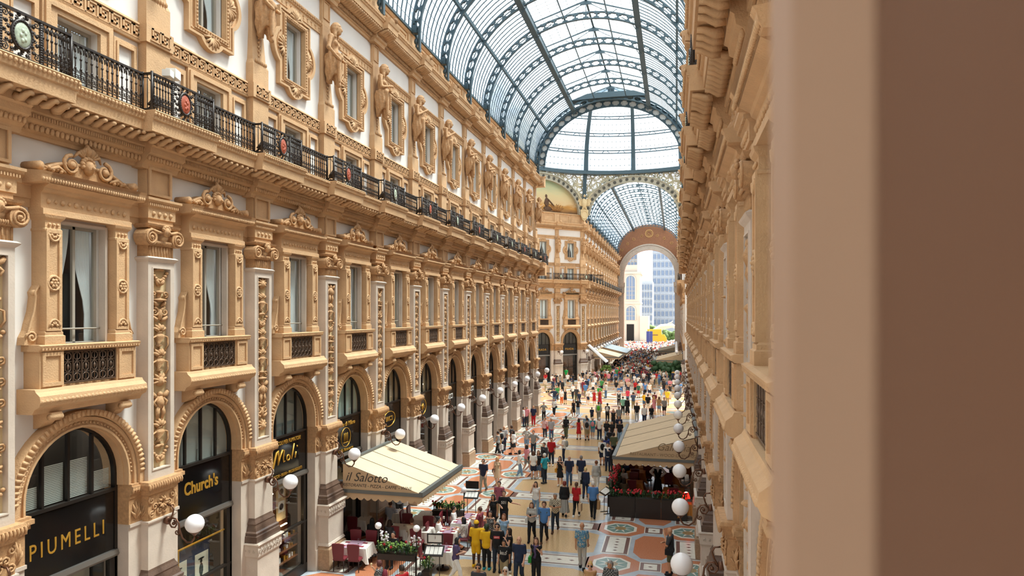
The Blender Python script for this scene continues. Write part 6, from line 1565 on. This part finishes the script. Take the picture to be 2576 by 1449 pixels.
# ------------------------------------------------------------------ people named one by one
J_, T_, S_, D_ = 'jeans', 'trousers', 'shorts', 'dress'
LH, SH, PT, BL, BN = 'long_hair', 'short', 'pony', 'bald', 'bun'
F_, A_ = 180, 0
PPL = [
# foreground
(1198,1427,0,'man in all yellow outfit and yellow cap, his arm round his companion','hug',0,('tee','yellow'),(S_,'yellow'),('cap','yellow'),'yellow',[],'d',1.78),
(1224,1434,0,'man in yellow shirt and black trousers beside the all yellow man','stand',0,('tee','yellow'),(T_,'black'),('curly','2a3a22'),'teal',[],'d',1.74),
(1234,1387,180,'woman in dark plaid dress with white collar','stand',1,None,(D_,'plaid_dark'),(LH,'dbrown'),'white',[],'l',1.65),
(1268,1396,175,'red-haired woman in pale blue off-shoulder top','walk',1,('tank','lblue'),(J_,'jeans'),(LH,'ginger'),'white',[],'l',1.66),
(1251,1438,185,'man in sunglasses and black shirt with a small red badge','stand',0,('tee','black'),(J_,'djeans'),(SH,'black'),'black',[('glasses','black')],'l',1.82),
(1282,1440,110,'long-haired woman in black top looking aside','strap',1,('tank','black'),(J_,'djeans'),(LH,'dbrown'),'white',[],'l',1.66),
(1268,1464,180,'boy in black shirt with large white letters and rucksack straps','walk2',0,('tee','black'),(S_,'khaki'),(SH,'dbrown'),'white',[('backpack','lgrey')],'m',1.52),
(1306,1476,180,'bald man in dark navy polo and jeans near the lower frame edge','walk',0,('polo','navy'),(J_,'djeans'),(BL,''),'black',[],'l',1.79),
(1349,1470,180,'woman in black with purple scarf and green bag','strap',1,('tank','black'),(T_,'black'),('fringe','brown'),'black',[('scarf','purple'),('handbag','green')],'l',1.68),
(1464,1433,0,'man in blue floral shirt and grey jeans walking away','walk2',0,('polo','floral'),(J_,'lgrey'),(BL,''),'black',[],'m',1.78),
(1485,1543,180,'blonde woman in sunglasses cut off by the lower edge','stand',1,('tank','tan'),(S_,'jeans'),(BN,'blond'),'white',[('glasses','black')],'l',1.66),
(1537,1546,160,'grey-haired man in dark checked shirt cut off by the lower edge','walkphone',0,('polo','plaid_dark'),(T_,'dgrey'),('curly','8a8580'),'black',[],'m',1.76),
(1204,1557,180,'balding man in sunglasses and dark shirt cut off by the lower edge','stand',0,('tee','dgrey'),(T_,'black'),(SH,'dbrown'),'black',[('glasses','black')],'m',1.76),
(1272,1556,180,'white-haired woman with glasses cut off by the lower edge','stand',1,('tee','cream'),(T_,'black'),(LH,'d9d4cc'),'black',[('glasses','brown')],'l',1.64),
(1686,1447,80,'man in grey shirt talking on a phone by the shaded facade','cross',0,('polo','dgrey'),(S_,'olive'),(BL,''),'black',[('sidebag','black')],'m',1.76),
(1147,1464,-75,'dark-haired woman in purple top and white trousers reading the menu','walkphone',1,('tee','purple'),(T_,'white'),(LH,'black'),'white',[],'l',1.62),
(954,1536,100,'woman with ice cream in patterned blouse cut off by the lower edge','eat',1,('tee','plaid_dark'),(T_,'black'),('curly','5a2a24'),'black',[('backpack','maroon')],'l',1.64),
(1011,1560,60,'dark-haired man in red shirt cut off by the lower edge','stand',0,('tee','red'),(J_,'djeans'),(SH,'dbrown'),'black',[],'m',1.74),
(1056,1572,0,'black-haired person at the lower edge below the grey menu stand','stand',1,('tee','black'),(J_,'djeans'),(SH,'black'),'black',[],'m',1.62),
(1338,1361,180,'woman in grey blouse and black trousers looking at her phone','walkphone',1,('tee','lgrey'),(T_,'black'),('fringe','brown'),'black',[('handbag','silver'),('phone_prop','black')],'l',1.68),
(1369,1366,180,'curly-haired man in blue shirt with green rucksack straps','walk',0,('polo','blue'),(J_,'black'),('curly','4a3020'),'brown',[('backpack','olive')],'l',1.76),
(1397,1338,180,'grey-haired man in plaid shirt looking at a phone','walkphone',0,('polo','plaid_tan'),(J_,'djeans'),(SH,'8a8580'),'brown',[('backpack','dgrey'),('phone_prop','black')],'m',1.74),
(1420,1299,5,'woman in black shawl and striped long skirt walking away','walk2',1,('long','black'),('longskirt','striped_bw'),('curly','7a2a20'),'black',[],'l',1.68),
(1450,1302,-5,'woman in red top and black leggings carrying a tan bag','walk',1,('tee','red'),(J_,'black'),(PT,'brown'),'white',[('paper_bag','beige')],'l',1.68),
(1492,1304,0,'white-haired man in blue shirt carrying a paper bag','walk2',0,('tee','blue'),(T_,'black'),(SH,'d9d4cc'),'black',[('paper_bag','tan')],'l',1.76),
(1473,1254,0,'person with pale blond hair in navy blouse and trousers','walk',1,('long','navy'),(T_,'navy'),(SH,'d8c48a'),'black',[('sidebag','black')],'l',1.64),
(1500,1236,-10,'woman in light grey tunic and white trousers walking away','walk2',1,('long','lgrey'),(T_,'white'),(SH,'ginger'),'tan',[],'l',1.68),
(1462,1224,0,'grey-haired man in navy vest and white trousers walking away','stand',0,('tee','navy'),(T_,'white'),(SH,'8a8580'),'white',[],'m',1.74),
(1432,1226,185,'bald man in navy polo and blue jeans beside a woman in black dress','walk',0,('polo','navy'),(J_,'jeans'),(BL,''),'brown',[],'l',1.76),
(1409,1223,170,'brown-haired woman in short black dress','strap',1,None,(D_,'black'),(LH,'dbrown'),'white',[('handbag','mustard')],'l',1.68),
(1370,1217,60,'white-haired man in turquoise shirt','hips',0,('polo','teal'),(J_,'djeans'),(SH,'d9d4cc'),'dgrey',[],'m',1.74),
(1355,1205,175,'girl in black top and denim shorts','stand',1,('tank','black'),(S_,'jeans'),(LH,'brown'),'white',[],'l',1.68),
(1342,1206,10,'girl in white top and dark denim shorts with long brown hair','stand',1,('tee','white'),(S_,'navy'),(LH,'brown'),'grey',[],'l',1.66),
(1325,1187,-30,'girl in pink top and grey shorts','walk',1,('tee','pink'),(S_,'grey'),(LH,'dbrown'),'white',[('handbag','black')],'l',1.66),
(1307,1202,-70,'girl in white shirt and jeans with black shoulder bag','walk2',1,('tee','white'),(J_,'ljeans'),(LH,'dbrown'),'white',[('sidebag','black')],'l',1.64),
(1387,1172,180,'man in bright red football shirt and jeans','stand',0,('tee','red'),(J_,'djeans'),(SH,'dbrown'),'white',[],'m',1.8),
(1418,1164,100,'man in white shirt with grey rucksack holding up a phone','phone',0,('tee','white'),(T_,'navy'),(SH,'dbrown'),'white',[('backpack','grey'),('phone_prop','black')],'l',1.76),
(1369,1184,150,'bearded man in dark jacket behind the turquoise shirt','stand',0,('long','dgrey'),(J_,'djeans'),(SH,'dbrown'),'black',[],'l',1.74),
(1367,1200,-10,'woman with long black hair behind the white-haired man','stand',1,('tee','dgrey'),(J_,'black'),(LH,'black'),'black',[],'l',1.66),
(1342,1148,180,'man in grey shirt and dark jeans standing with feet apart','hips',0,('tee','grey'),(J_,'djeans'),(SH,'dbrown'),'brown',[],'l',1.76),
(1325,1135,175,'girl in light grey shirt and pale denim shorts, hand on hip','hips',1,('tee','lgrey'),(S_,'ljeans'),(PT,'dbrown'),'white',[],'l',1.7),
(1292,1144,80,'woman in white shirt and short black skirt walking','walk',1,('tee','white'),('skirt','black'),(LH,'dbrown'),'black',[],'l',1.68),
(1287,1129,90,'curly-haired person in dark grey clothes beside the pillar','stand',1,('tee','dgrey'),(T_,'dgrey'),('curly','4a3020'),'black',[],'m',1.68),
(1253,1145,80,'woman with mustard bag and white shopping bag','walk',1,('tank','grey'),(T_,'black'),(SH,'dbrown'),'white',[('handbag','mustard'),('paper_bag','white')],'m',1.64),
(1260,1140,30,'person in jeans with large black rucksack beside the pillar','walk2',0,('tee','lgrey'),(J_,'djeans'),(SH,'dbrown'),'black',[('backpack','black')],'l',1.7),
(1268,1135,20,'man in striped shirt with a jacket tied round his waist','walk',0,('tee','striped_navy'),(J_,'navy'),(BL,''),'black',[('waist_jacket','navy')],'m',1.76),
(1342,1072,180,'man in navy shirt and red trousers','stand',0,('tee','navy'),(T_,'red'),(BL,''),'tan',[],'m',1.78),
(1325,1073,170,'man in pink shirt holding an orange bag','stand',0,('polo','pink'),(T_,'dgrey'),(SH,'8a8580'),'brown',[('paper_bag','orange')],'m',1.76),
(1317,1074,-80,'man in white shirt and navy trousers at the pillar','stand',0,('tee','white'),(T_,'navy'),(SH,'dbrown'),'black',[],'l',1.7),
(1368,1058,185,'person in grey with hands on hips beside the last pillar','hips',1,('tee','grey'),(T_,'black'),(SH,'dbrown'),'black',[],'l',1.66),
(1371,1104,170,'woman in pink striped tunic leaning on a cane','stand',1,('long','striped_pink'),(J_,'djeans'),(SH,'dbrown'),'white',[('sidebag','red')],'m',1.66),
(1387,1108,185,'grey-haired man in white shirt with red jacket round the waist','walk',0,('tee','white'),(J_,'jeans'),(SH,'b0aaa0'),'white',[('waist_jacket','red')],'m',1.72),
(1424,1102,180,'woman in black shirt and olive trousers walking to the viewer','walk2',1,('tee','black'),(T_,'olive'),(BN,'dbrown'),'black',[('handbag','brown')],'d',1.72),
(1456,1107,0,'woman in short red dress with brown hair walking away','walk',1,None,(D_,'red'),(LH,'dbrown'),'black',[('handbag','grey')],'l',1.66),
(1475,1100,5,'grey-haired man in white shirt behind the red shirt','walk2',0,('polo','white'),(T_,'khaki'),(SH,'8a8580'),'black',[],'m',1.72),
(1477,1109,0,'man in dark red shirt with black rucksack and khaki shorts','walk',0,('tee','maroon'),(S_,'khaki'),(SH,'dbrown'),'black',[('backpack','black')],'m',1.76),
(1491,1103,5,'woman in straw hat and turquoise top with pink bag','walk2',1,('tee','teal'),(S_,'ljeans'),('hat','beige'),'white',[('backpack','pink')],'l',1.64),
(1508,1107,0,'white-haired man in white polo and navy trousers walking away','walk',0,('polo','white'),(T_,'navy'),(SH,'d9d4cc'),'black',[('sidebag','maroon')],'l',1.74),
(1526,1112,180,'long-haired woman in black shirt and pale jeans','stand',1,('tee','black'),(J_,'ljeans'),(LH,'dbrown'),'white',[],'l',1.66),
(1540,1114,180,'woman in black lettered shirt beside the boy','walk',1,('tee','black'),(J_,'djeans'),(LH,'black'),'black',[],'l',1.64),
(1533,1127,180,'boy in black shirt and bright blue shorts','stand',0,('tee','black'),(S_,'2458a8'),(SH,'dbrown'),'white',[],'l',1.34),
(1559,1116,180,'young man in black shirt with round print and jeans','walk2',0,('tee','black'),(J_,'ljeans'),(SH,'dbrown'),'white',[],'l',1.72),
(1557,1103,180,'older man in dark navy polo behind the round print shirt','stand',0,('polo','navy'),(T_,'dgrey'),(SH,'8a8580'),'black',[],'m',1.78),
(1544,1155,0,'curly-haired man in dark olive shirt','stand',0,('tee','olive'),(T_,'black'),('curly','2e1d14'),'black',[],'m',1.76),
(1525,1161,0,'person in dark blue shirt with long black hair','stand',1,('tee','27306a'),(J_,'djeans'),(LH,'black'),'black',[],'m',1.66),
(1515,1171,10,'man in white shirt and navy shorts with black rucksack','stand',0,('tee','white'),(S_,'navy'),(SH,'8a8580'),'brown',[('backpack','black')],'m',1.74),
(1529,1184,180,'young waiter in white shirt and dark vest at the awning corner','stand',0,('long','white'),(T_,'navy'),(SH,'black'),'black',[('vest','navy')],'l',1.72),
(1540,1188,90,'woman in black carrying a jacket at the awning corner','strap',1,('long','black'),(T_,'black'),(SH,'black'),'black',[],'l',1.66),
(1489,1061,0,'child in dark blue shirt and denim holding an adult hand','walk',0,('tee','navy'),(S_,'djeans'),(SH,'dbrown'),'black',[],'l',1.3),
(1506,1061,0,'man in grey with bright green rucksack','walk2',0,('long','lgrey'),(T_,'grey'),(SH,'dbrown'),'grey',[('backpack','54b82a')],'l',1.78),
(1528,1062,0,'woman in dark grey with white rucksack','walk',1,('tee','dgrey'),(T_,'black'),(BN,'dbrown'),'black',[('backpack','white')],'l',1.7),
(1543,1079,180,'red-haired woman in black outfit','stand',1,('tank','black'),(T_,'black'),(LH,'ginger'),'black',[],'l',1.66),
(1557,1074,180,'man in grey shirt with dark straps','walk',0,('tee','grey'),(T_,'dgrey'),(SH,'dbrown'),'black',[('backpack','dgrey')],'l',1.76),
(1394,1047,175,'woman in white top and slim black trousers','walk2',1,('tee','white'),(J_,'black'),(LH,'brown'),'white',[('sidebag','black')],'l',1.68),
(1443,1051,180,'woman in black dress carrying a brown paper bag','walk',1,None,(D_,'black'),(SH,'dbrown'),'white',[('paper_bag','tan')],'m',1.7),
(1454,1046,180,'woman in black top and jeans, hand on hip','hips',1,('tee','black'),(J_,'ljeans'),(SH,'brown'),'white',[],'l',1.66),
(1413,1018,185,'woman in white top and orange trousers','stand',1,('tee','white'),(T_,'orange'),(SH,'brown'),'white',[],'l',1.66),
(1422,1017,180,'woman in short black dress on the octagon edge','stand',1,None,(D_,'black'),(LH,'dbrown'),'black',[],'l',1.66),
(1400,1005,90,'woman in long blue dress with yellow bag','stand',1,None,('longdress','blue'),(SH,'dbrown'),'white',[('paper_bag','yellow')],'l',1.64),
(1372,970,180,'man in red shirt and blue shorts near the globe lamps','walk',0,('tee','red'),(S_,'blue'),(SH,'dbrown'),'white',[],'l',1.76),
(1393,979,180,'person in maroon top by the octagon shop','stand',1,('tee','maroon'),(J_,'djeans'),(SH,'dbrown'),'black',[],'l',1.66),
(1399,978,90,'woman with black hair in black top by the octagon shop','stand',1,('long','black'),(J_,'jeans'),(LH,'black'),'black',[],'l',1.66),
(1390,975,0,'man in white shirt by the octagon shop','stand',0,('tee','white'),(T_,'dgrey'),(SH,'black'),'black',[],'l',1.74),
(1415,991,180,'woman in black with long dark hair crossing the octagon','walk',1,('long','black'),(T_,'black'),(LH,'dbrown'),'black',[],'l',1.66),
(1441,1003,175,'woman in white top with black bag crossing the octagon','walk2',1,('tee','white'),(T_,'black'),(SH,'dbrown'),'black',[('handbag','black')],'l',1.68),
(1450,1013,180,'man in dark printed shirt on the octagon floor','stand',0,('tee','dgrey'),(T_,'olive'),(SH,'dbrown'),'black',[],'m',1.74),
(1456,987,180,'woman in long white dress','stand',1,None,('longdress','white'),(LH,'dbrown'),'white',[],'l',1.66),
(1467,990,0,'person in maroon coat walking away','walk',1,('long','maroon'),(T_,'maroon'),(SH,'dbrown'),'black',[],'l',1.66),
(1476,988,0,'man in navy suit','walk2',0,('long','navy'),(T_,'navy'),(SH,'dbrown'),'black',[],'l',1.76),
(1479,1018,180,'woman in white top and dark navy skirt','walk',1,('tee','white'),('skirt','navy'),(LH,'blond'),'white',[],'l',1.68),
(1495,1020,170,'woman in short bright red dress facing her friend','stand',1,None,(D_,'red'),(LH,'dbrown'),'white',[],'l',1.68),
(1509,1019,190,'woman in long deep red dress','stand',1,None,('longdress','a01c2c'),(LH,'black'),'black',[],'m',1.68),
(1508,1010,0,'person in bright green shirt behind the long red dress','stand',0,('tee','green'),(T_,'dgrey'),(SH,'dbrown'),'black',[],'l',1.74),
(1524,1001,60,'man in light shirt and jeans on the octagon floor','stand',0,('tee','lgrey'),(J_,'jeans'),(SH,'dbrown'),'black',[],'l',1.76),
(1492,991,180,'woman in white shirt and black skirt near the octagon middle','stand',1,('tee','white'),('skirt','black'),(LH,'dbrown'),'black',[],'l',1.66),
(1567,1043,0,'man in mint green shirt with his arm round a woman','hug',0,('tee','8fc9b0'),(T_,'black'),(SH,'dbrown'),'black',[],'l',1.74),
(1578,1044,0,'woman in black dress beside the mint green shirt','stand',1,('long','black'),('longskirt','black'),('curly','3a2418'),'tan',[],'l',1.68),
(1557,1023,180,'man in white shirt and dark jacket near the mint green shirt','stand',0,('long','white'),(J_,'black'),(SH,'8a8580'),'white',[('vest','dgrey')],'l',1.74),
(1579,1015,0,'person in bright pink shirt and jeans','stand',1,('tee','d8405a'),(J_,'jeans'),(SH,'dbrown'),'white',[],'l',1.62),
(1593,1031,20,'man in khaki trousers raising his arms to take a picture','camera',0,('tee','4a5a78'),(T_,'khaki'),(SH,'dbrown'),'white',[('phone_prop','black')],'m',1.78),
(1602,1063,180,'man in black shirt and pale trousers above the beige awning','walk',0,('tee','17171a'),(T_,'lgrey'),(SH,'dbrown'),'white',[],'l',1.78),
(1621,1069,180,'man in white shirt and dark trousers above the beige awning','walk2',0,('tee','white'),(T_,'navy'),(SH,'dbrown'),'white',[],'l',1.74),
(1639,1067,180,'long-haired woman in black top above the beige awning','walk',1,('tee','black'),(J_,'grey'),(LH,'dbrown'),'white',[],'l',1.66),
(1620,1028,60,'person in yellow shirt holding a tan bag','strap',1,('tee','yellow'),(S_,'jeans'),(BN,'dbrown'),'white',[('paper_bag','tan')],'l',1.64),
(1630,1037,0,'man in black shirt and white shorts','walk',0,('tee','black'),(S_,'white'),(SH,'dbrown'),'white',[],'l',1.78),
(1645,1041,0,'blonde woman in pink dress','stand',1,None,(D_,'pink'),(LH,'blond'),'tan',[],'l',1.7),
(1658,1042,0,'woman with long brown hair and pale denim skirt','stand',1,('tee','tan'),('skirt','ljeans'),(LH,'brown'),'white',[],'m',1.7),
(1671,1047,180,'man in grey shirt and dark shorts','walk2',0,('tee','grey'),(S_,'black'),(SH,'dbrown'),'black',[],'l',1.76),
(1679,1021,0,'man in yellow shirt and grey trousers','walk',0,('tee','e8cf3a'),(T_,'khaki'),(SH,'dbrown'),'black',[],'l',1.76),
(1663,1014,0,'older man in pale blue shirt','stand',0,('tee','lblue'),(T_,'lgrey'),(SH,'d9d4cc'),'black',[],'l',1.74),
(1656,1017,0,'person in white shirt beside the pale blue shirt','stand',1,('tee','white'),(T_,'white'),(SH,'8a8580'),'black',[],'l',1.66),
(1634,1000,180,'man in white sleeveless top and navy shorts','walk',0,('tank','white'),(S_,'navy'),(SH,'dbrown'),'white',[],'l',1.76),
(1623,998,180,'person in blue sleeveless top and dark shorts','stand',1,('tank','blue'),(S_,'black'),(SH,'dbrown'),'white',[],'l',1.66),
(1598,992,180,'person in red shirt and black skirt','stand',1,('tee','red'),('skirt','black'),(LH,'black'),'black',[],'l',1.66),
(1606,1001,180,'person in dark green shirt and red skirt','stand',1,('tee','2f5a44'),('skirt','red'),(SH,'dbrown'),'black',[],'l',1.66),
(1602,968,0,'person in dark blue shirt in the bright reflection','stand',0,('tee','27405f'),(T_,'black'),(SH,'dbrown'),'black',[],'l',1.78),
(1424,958,0,'person in vivid green shirt by the octagon shop window','stand',0,('tee','1fa04a'),(T_,'khaki'),(SH,'dbrown'),'white',[],'l',1.85),
(1579,969,0,'man with blue rucksack and white shirt','walk2',0,('tee','white'),(T_,'dgrey'),(SH,'dbrown'),'black',[('backpack','27405f')],'l',1.78),
(1552,950,0,'person in vivid orange shirt near the far arm','stand',0,('tee','f06a3a'),(T_,'purple'),(SH,'dbrown'),'black',[],'l',1.8),
(1251,1224,182,'blonde woman in beige dress with brown handbag','walk2',1,None,(D_,'beige'),(LH,'blond'),'tan',[('handbag','brown')],'l',1.68),
(1216,1238,178,'man in navy polo and grey trousers walking beside the blonde woman','walk',0,('polo','1d2238'),(T_,'948a78'),(SH,'dbrown'),'brown',[('glasses','black')],'l',1.8),
(1256,1304,175,'man in dusty pink shirt with camera on his chest','stand',0,('polo','a05464'),(T_,'khaki'),(SH,'dbrown'),'brown',[('backpack','navy')],'l',1.76),
(1241,1338,170,'woman in black off-shoulder playsuit eating ice cream','eat',1,('tank','black'),(S_,'black'),(LH,'black'),'black',[],'m',1.66),
(1268,1333,190,'youth in black shirt with large pale numbers holding out his arm','gesture',0,('tee','black'),(T_,'black'),(SH,'brown'),'white',[('waist_jacket','navy')],'l',1.76),
(1348,1300,180,'woman in white sleeveless top and jeans on the phone','call',1,('tank','white'),(J_,'ljeans'),(LH,'dbrown'),'white',[],'l',1.68),
]
HI = {}
for q in PPL:
    u, v, rz, lb, po, fem, to, bo, ha, sh, ex, sk, h = q
    HI[lb] = person((u, v), rz + (0 if rz else 0), lb, po, fem, to, bo, ha, sh, ex, sk, h, 0 if v > 1090 else 1)
def chest(key, body, size, z, m, **k):
    r = [o for l, o in HI.items() if key in l][0]
    ob('shirt_print', text(body, size, fasc(0, .135, z), .012, **k), m, r)
chest('large pale numbers', '501', .17, 1.24, 'whitel'); chest('large white letters', 'IRELD', .15, 1.22, 'whitel', sx=.75); chest('small red badge', "LEVI'S", .07, 1.27, 'whitel')
r = [o for l, o in HI.items() if 'small red badge' in l][0]; ob('shirt_badge', MB().box(-.11, .11, .128, .14, 1.225, 1.315), 'flower', r)
chest('bright red football', 'RACING', .07, 1.27, 'whitel') if 0 else None
ic = [o for l, o in HI.items() if 'patterned blouse' in l][0]; ob('ice_cream', MB().lathe([(.005, 0), (.03, .1)], 8, (.08, .3, 1.44)).ell((.08, .3, 1.57), (.04, .04, .045)), 'cream', ic)
# seated and serving people
def sit(u, v, rz, label, fem, top, bot, hair, z=.9, skin='l', lod=0):   # pixel of the chest, chest height z
    x, y = at(u, v, z); t = thing('person', label, 'person', (x, y, 0), rad(rz)); t.scale = (.98,)*3
    dress(t, 'sit', fem, top, bot, hair, 'black', (), skin, lod)
    return t
SIT = [(1141, 1296, -80, 'seated man in white shirt facing the far end of the table', 0, ('tee', 'white'), (J_, 'djeans'), (SH, 'dbrown')), (1208, 1298, 85, 'seated bearded man in dusty maroon shirt', 0, ('tee', 'a04a58'), (J_, 'grey'), (SH, 'brown')),
 (1103, 1323, -75, 'seated dark-haired woman in white top with black camera strap', 1, ('tee', 'white'), (T_, 'black'), (BN, 'black')), (1167, 1325, 80, 'seated woman with long black hair in flowered white blouse', 1, ('tee', 'white_print'), (S_, 'jeans'), (LH, 'black')),
 (982, 1283, 0, 'seated man in light blue shirt seen from behind', 0, ('long', 'striped_blue'), (T_, 'dgrey'), (SH, 'brown')), (936, 1327, 0, 'seated person in black seen from behind under the awning', 1, ('long', 'black'), (J_, 'black'), (LH, 'black')),
 (980, 1332, -10, 'seated woman with long dark hair under the awning centre', 1, ('tee', 'dgrey'), (J_, 'black'), (LH, 'dbrown')), (1036, 1328, 5, 'seated man in pale shirt with his back to the globe posts', 0, ('tee', 'cream'), (J_, 'djeans'), (SH, 'brown')),
 (990, 1362, 180, 'seated person in black facing out above the planter', 1, ('tee', 'black'), (J_, 'black'), (SH, 'black'))]
for a in SIT: sit(*a)
person((1005, 1312), 20, 'standing man in striped pale blue shirt leaning over the white table', 'phone', 0, ('long', 'striped_blue'), (T_, 'dgrey'), (SH, 'dbrown'), 'black', (), 'm', 1.74)
for a in [(1568, 1196, 180, 'diner in white shirt facing out in the shaded restaurant', 0, ('tee', 'white'), (T_, 'dgrey'), (BL, '')), (1570, 1222, 0, 'dark-haired woman diner seen from behind in the shaded restaurant', 1, ('tee', '6a5a44'), (J_, 'djeans'), (LH, 'dbrown')), (1572, 1177, 0, 'diner in dark blue at the back of the shaded restaurant', 0, ('tee', '27405f'), (J_, 'djeans'), (SH, 'black'))]: sit(*a)
person((1655, 1246), 180, 'waiter in white shirt, bow tie and long black apron, hands on hips', 'hips', 0, ('long', 'white'), ('longskirt', 'black'), (SH, 'black'), 'black', [('vest', 'black')], 't', 1.78)
person((1690, 1228), 80, 'waiter in white shirt bending over an ochre table', 'phone', 0, ('long', 'white'), (T_, 'black'), (SH, 'black'), 'black', [('vest', 'black')], 'l', 1.7)
t = thing('pushchair', 'dark pushchair beside a woman near the octagon shops', 'pushchair', (*at(1384, 988), 0), 1.2)
ob('seat', MB().box(-.2, .2, -.35, .25, .35, .5).box(-.2, .2, -.4, -.3, .4, 1.0), 'cloth', t).color = cl('dgrey'); ob('frame', MB().tube([(-.22, .4, .1), (-.22, -.4, .95), (.22, -.4, .95), (.22, .4, .1)], .02, 5), 'iron', t)
for x in (-.24, .24):
    for y in (-.3, .38): ob('wheel', MB().tube([(x-.02, y, .12), (x+.02, y, .12)], .12, 10), 'frame', t)

# ------------------------------------------------------------------ the crowd behind them
ramp = mat('crowd_trousers', '333333', .85); n_, l_ = ramp.node_tree.nodes, ramp.node_tree.links
oi = n_.new('ShaderNodeObjectInfo'); cr = n_.new('ShaderNodeValToRGB'); cr.color_ramp.interpolation = 'CONSTANT'; e = cr.color_ramp.elements
for i, c in enumerate(('17171a', '26303f', '4a6484', '9a8a68', '1f2a44', 'b8b5ae', '3c3c40')):
    q = e[i] if i < 2 else e.new(i/7); q.position = i/7; q.color = hx(c)
l_.new(oi.outputs['Random'], cr.inputs['Fac']); l_.new(cr.outputs['Color'], n_['Principled BSDF'].inputs['Base Color'])
csk = mat('crowd_skin', 'c99874', .6); chr_ = mat('crowd_hair', '3a281c', .7)
def crowdmesh(pose, fem, bot, hair):
    b = MB()
    for part, m in (('body', 0), ('tee', 1), (bot, 2), (hair, 3)):
        me = pmesh(part, pose, fem, 1); b.add([tuple(v.co) for v in me.vertices], [list(p.vertices) for p in me.polygons], m, True)
    me = b.mesh('crowd_person')
    for m in (csk, M['cloth'], ramp, chr_): me.materials.append(m)
    return me
CMS = [crowdmesh(*a) for a in (('walk', 0, 'trousers', 'short'), ('stand', 0, 'shorts', 'short'), ('walk2', 1, 'jeans', 'long_hair'), ('stand', 1, 'skirt', 'long_hair'), ('hips', 0, 'trousers', 'short'), ('walk', 1, 'shorts', 'pony'), ('phone', 0, 'jeans', 'short'))]
CC = [('black', 30), ('white', 26), ('grey', 12), ('navy', 16), ('red', 12), ('blue', 7), ('pale', 8), ('pink', 5), ('green', 4), ('yellow', 4), ('maroon', 4), ('orange', 2)]
HEX = dict(black='17171a', white='ece8e2', grey='8d8c88', navy='1f2a44', red='b3202a', blue='4f7fb8', pale='cdb9a4', pink='d98a92', green='3f8a4a', yellow='e0b43a', maroon='6f2a36', orange='d8662c')
r = random.Random(21); pts = [at(q[0], q[1]) for q in PPL]; made = 0; pts += [(2.4+.55*i, 103.2+j) for i in range(9) for j in (-.4, .4)] + [(-6.0+.5*i, 110.5+j) for i in range(8) for j in (-.4, .4)]
def free(x, y, d=.62): return all((x-a)**2+(y-c)**2 > d*d for a, c in pts)
def zone(y): return 'on the octagon floor' if y < 92 else 'at the mouth of the far arm' if y < 104 else 'in the packed far arm'
tries = 0
while made < 155 and tries < 9000:
    tries += 1
    y = r.choice((r.uniform(70, 92), r.uniform(82, 100), r.uniform(94, 113), r.uniform(98, 113))); x = r.uniform(-11, 11) if y < 92 else r.uniform(-7, 7) if y < 100 else r.uniform(-3.2, 2.6)
    u = 1700-FPX/cos(YAW)*(CX-x)/((CX-x)*sin(YAW)+y*cos(YAW))
    if not 1362 < u < 1712 or not free(x, y, .7): continue
    if y < 90 and r.random() < .45: continue
    pts.append((x, y)); made += 1
    c = r.choices([a for a, w in CC], [w for a, w in CC])[0]; s = r.uniform(.9, 1.04)
    o = ob('person', CMS[r.randrange(7)], (), None, (x, y, 0), r.choice((0, PI, PI, r.uniform(0, 6))), cat='person', label='distant person in a %s top standing %s' % (c, zone(y)), group='people in %s tops %s' % (c, zone(y)))
    o.scale = (s, s, s); o.color = hx(HEX[c])
b = MB(); pal = ['17171a', 'ece8e2', '8d8c88', '1f2a44', 'b3202a', '4f7fb8', 'cdb9a4', '3a281c', 'c99874']
def tiny(x, y, i, j):
    s = r.uniform(.92, 1.05)
    b.ell((x, y, 1.2*s), (.21, .14, .33*s), 6, 4, i); b.ell((x, y, 1.63*s), (.09, .1, .12), 6, 4, 7); b.ell((x, y-.03, 1.6*s), (.075, .09, .1), 6, 4, 8)
    for q in (-1, 1): b.tube([(x+q*.09, y, .9*s), (x+q*.1, y+r.uniform(-.15, .15), .03)], [.09, .05], 5, j); b.tube([(x+q*.22, y, 1.4*s), (x+q*.25, y+.03, .9*s)], [.055, .04], 4, i)
k = 0; tries = 0
while k < 520 and tries < 20000:
    tries += 1; y = r.uniform(108, 163); x = r.uniform(-4.2, 4.6) if y < 125 else r.uniform(-4.6, 5.2)
    if free(x, y, .5): pts.append((x, y)); tiny(x, y, r.choices(range(7), (30, 22, 10, 16, 9, 6, 7))[0], r.choice((0, 3, 3, 2, 5))); k += 1
pts = []; k = 0; tries = 0
while k < 420 and tries < 20000:
    tries += 1; y = r.uniform(165, 212); x = r.uniform(-8.5, 7.5)
    if free(x, y, .55): pts.append((x, y)); tiny(x, y, r.choices(range(7), (10, 40, 10, 10, 14, 8, 8))[0], r.choice((0, 3, 1, 2, 5))); k += 1
o = ob('crowd', b, [mat('crowd_colour_'+c, c, .85) for c in pal], label='dense far crowd filling the far arm and the bright square', kind='stuff'); o['category'] = 'crowd'
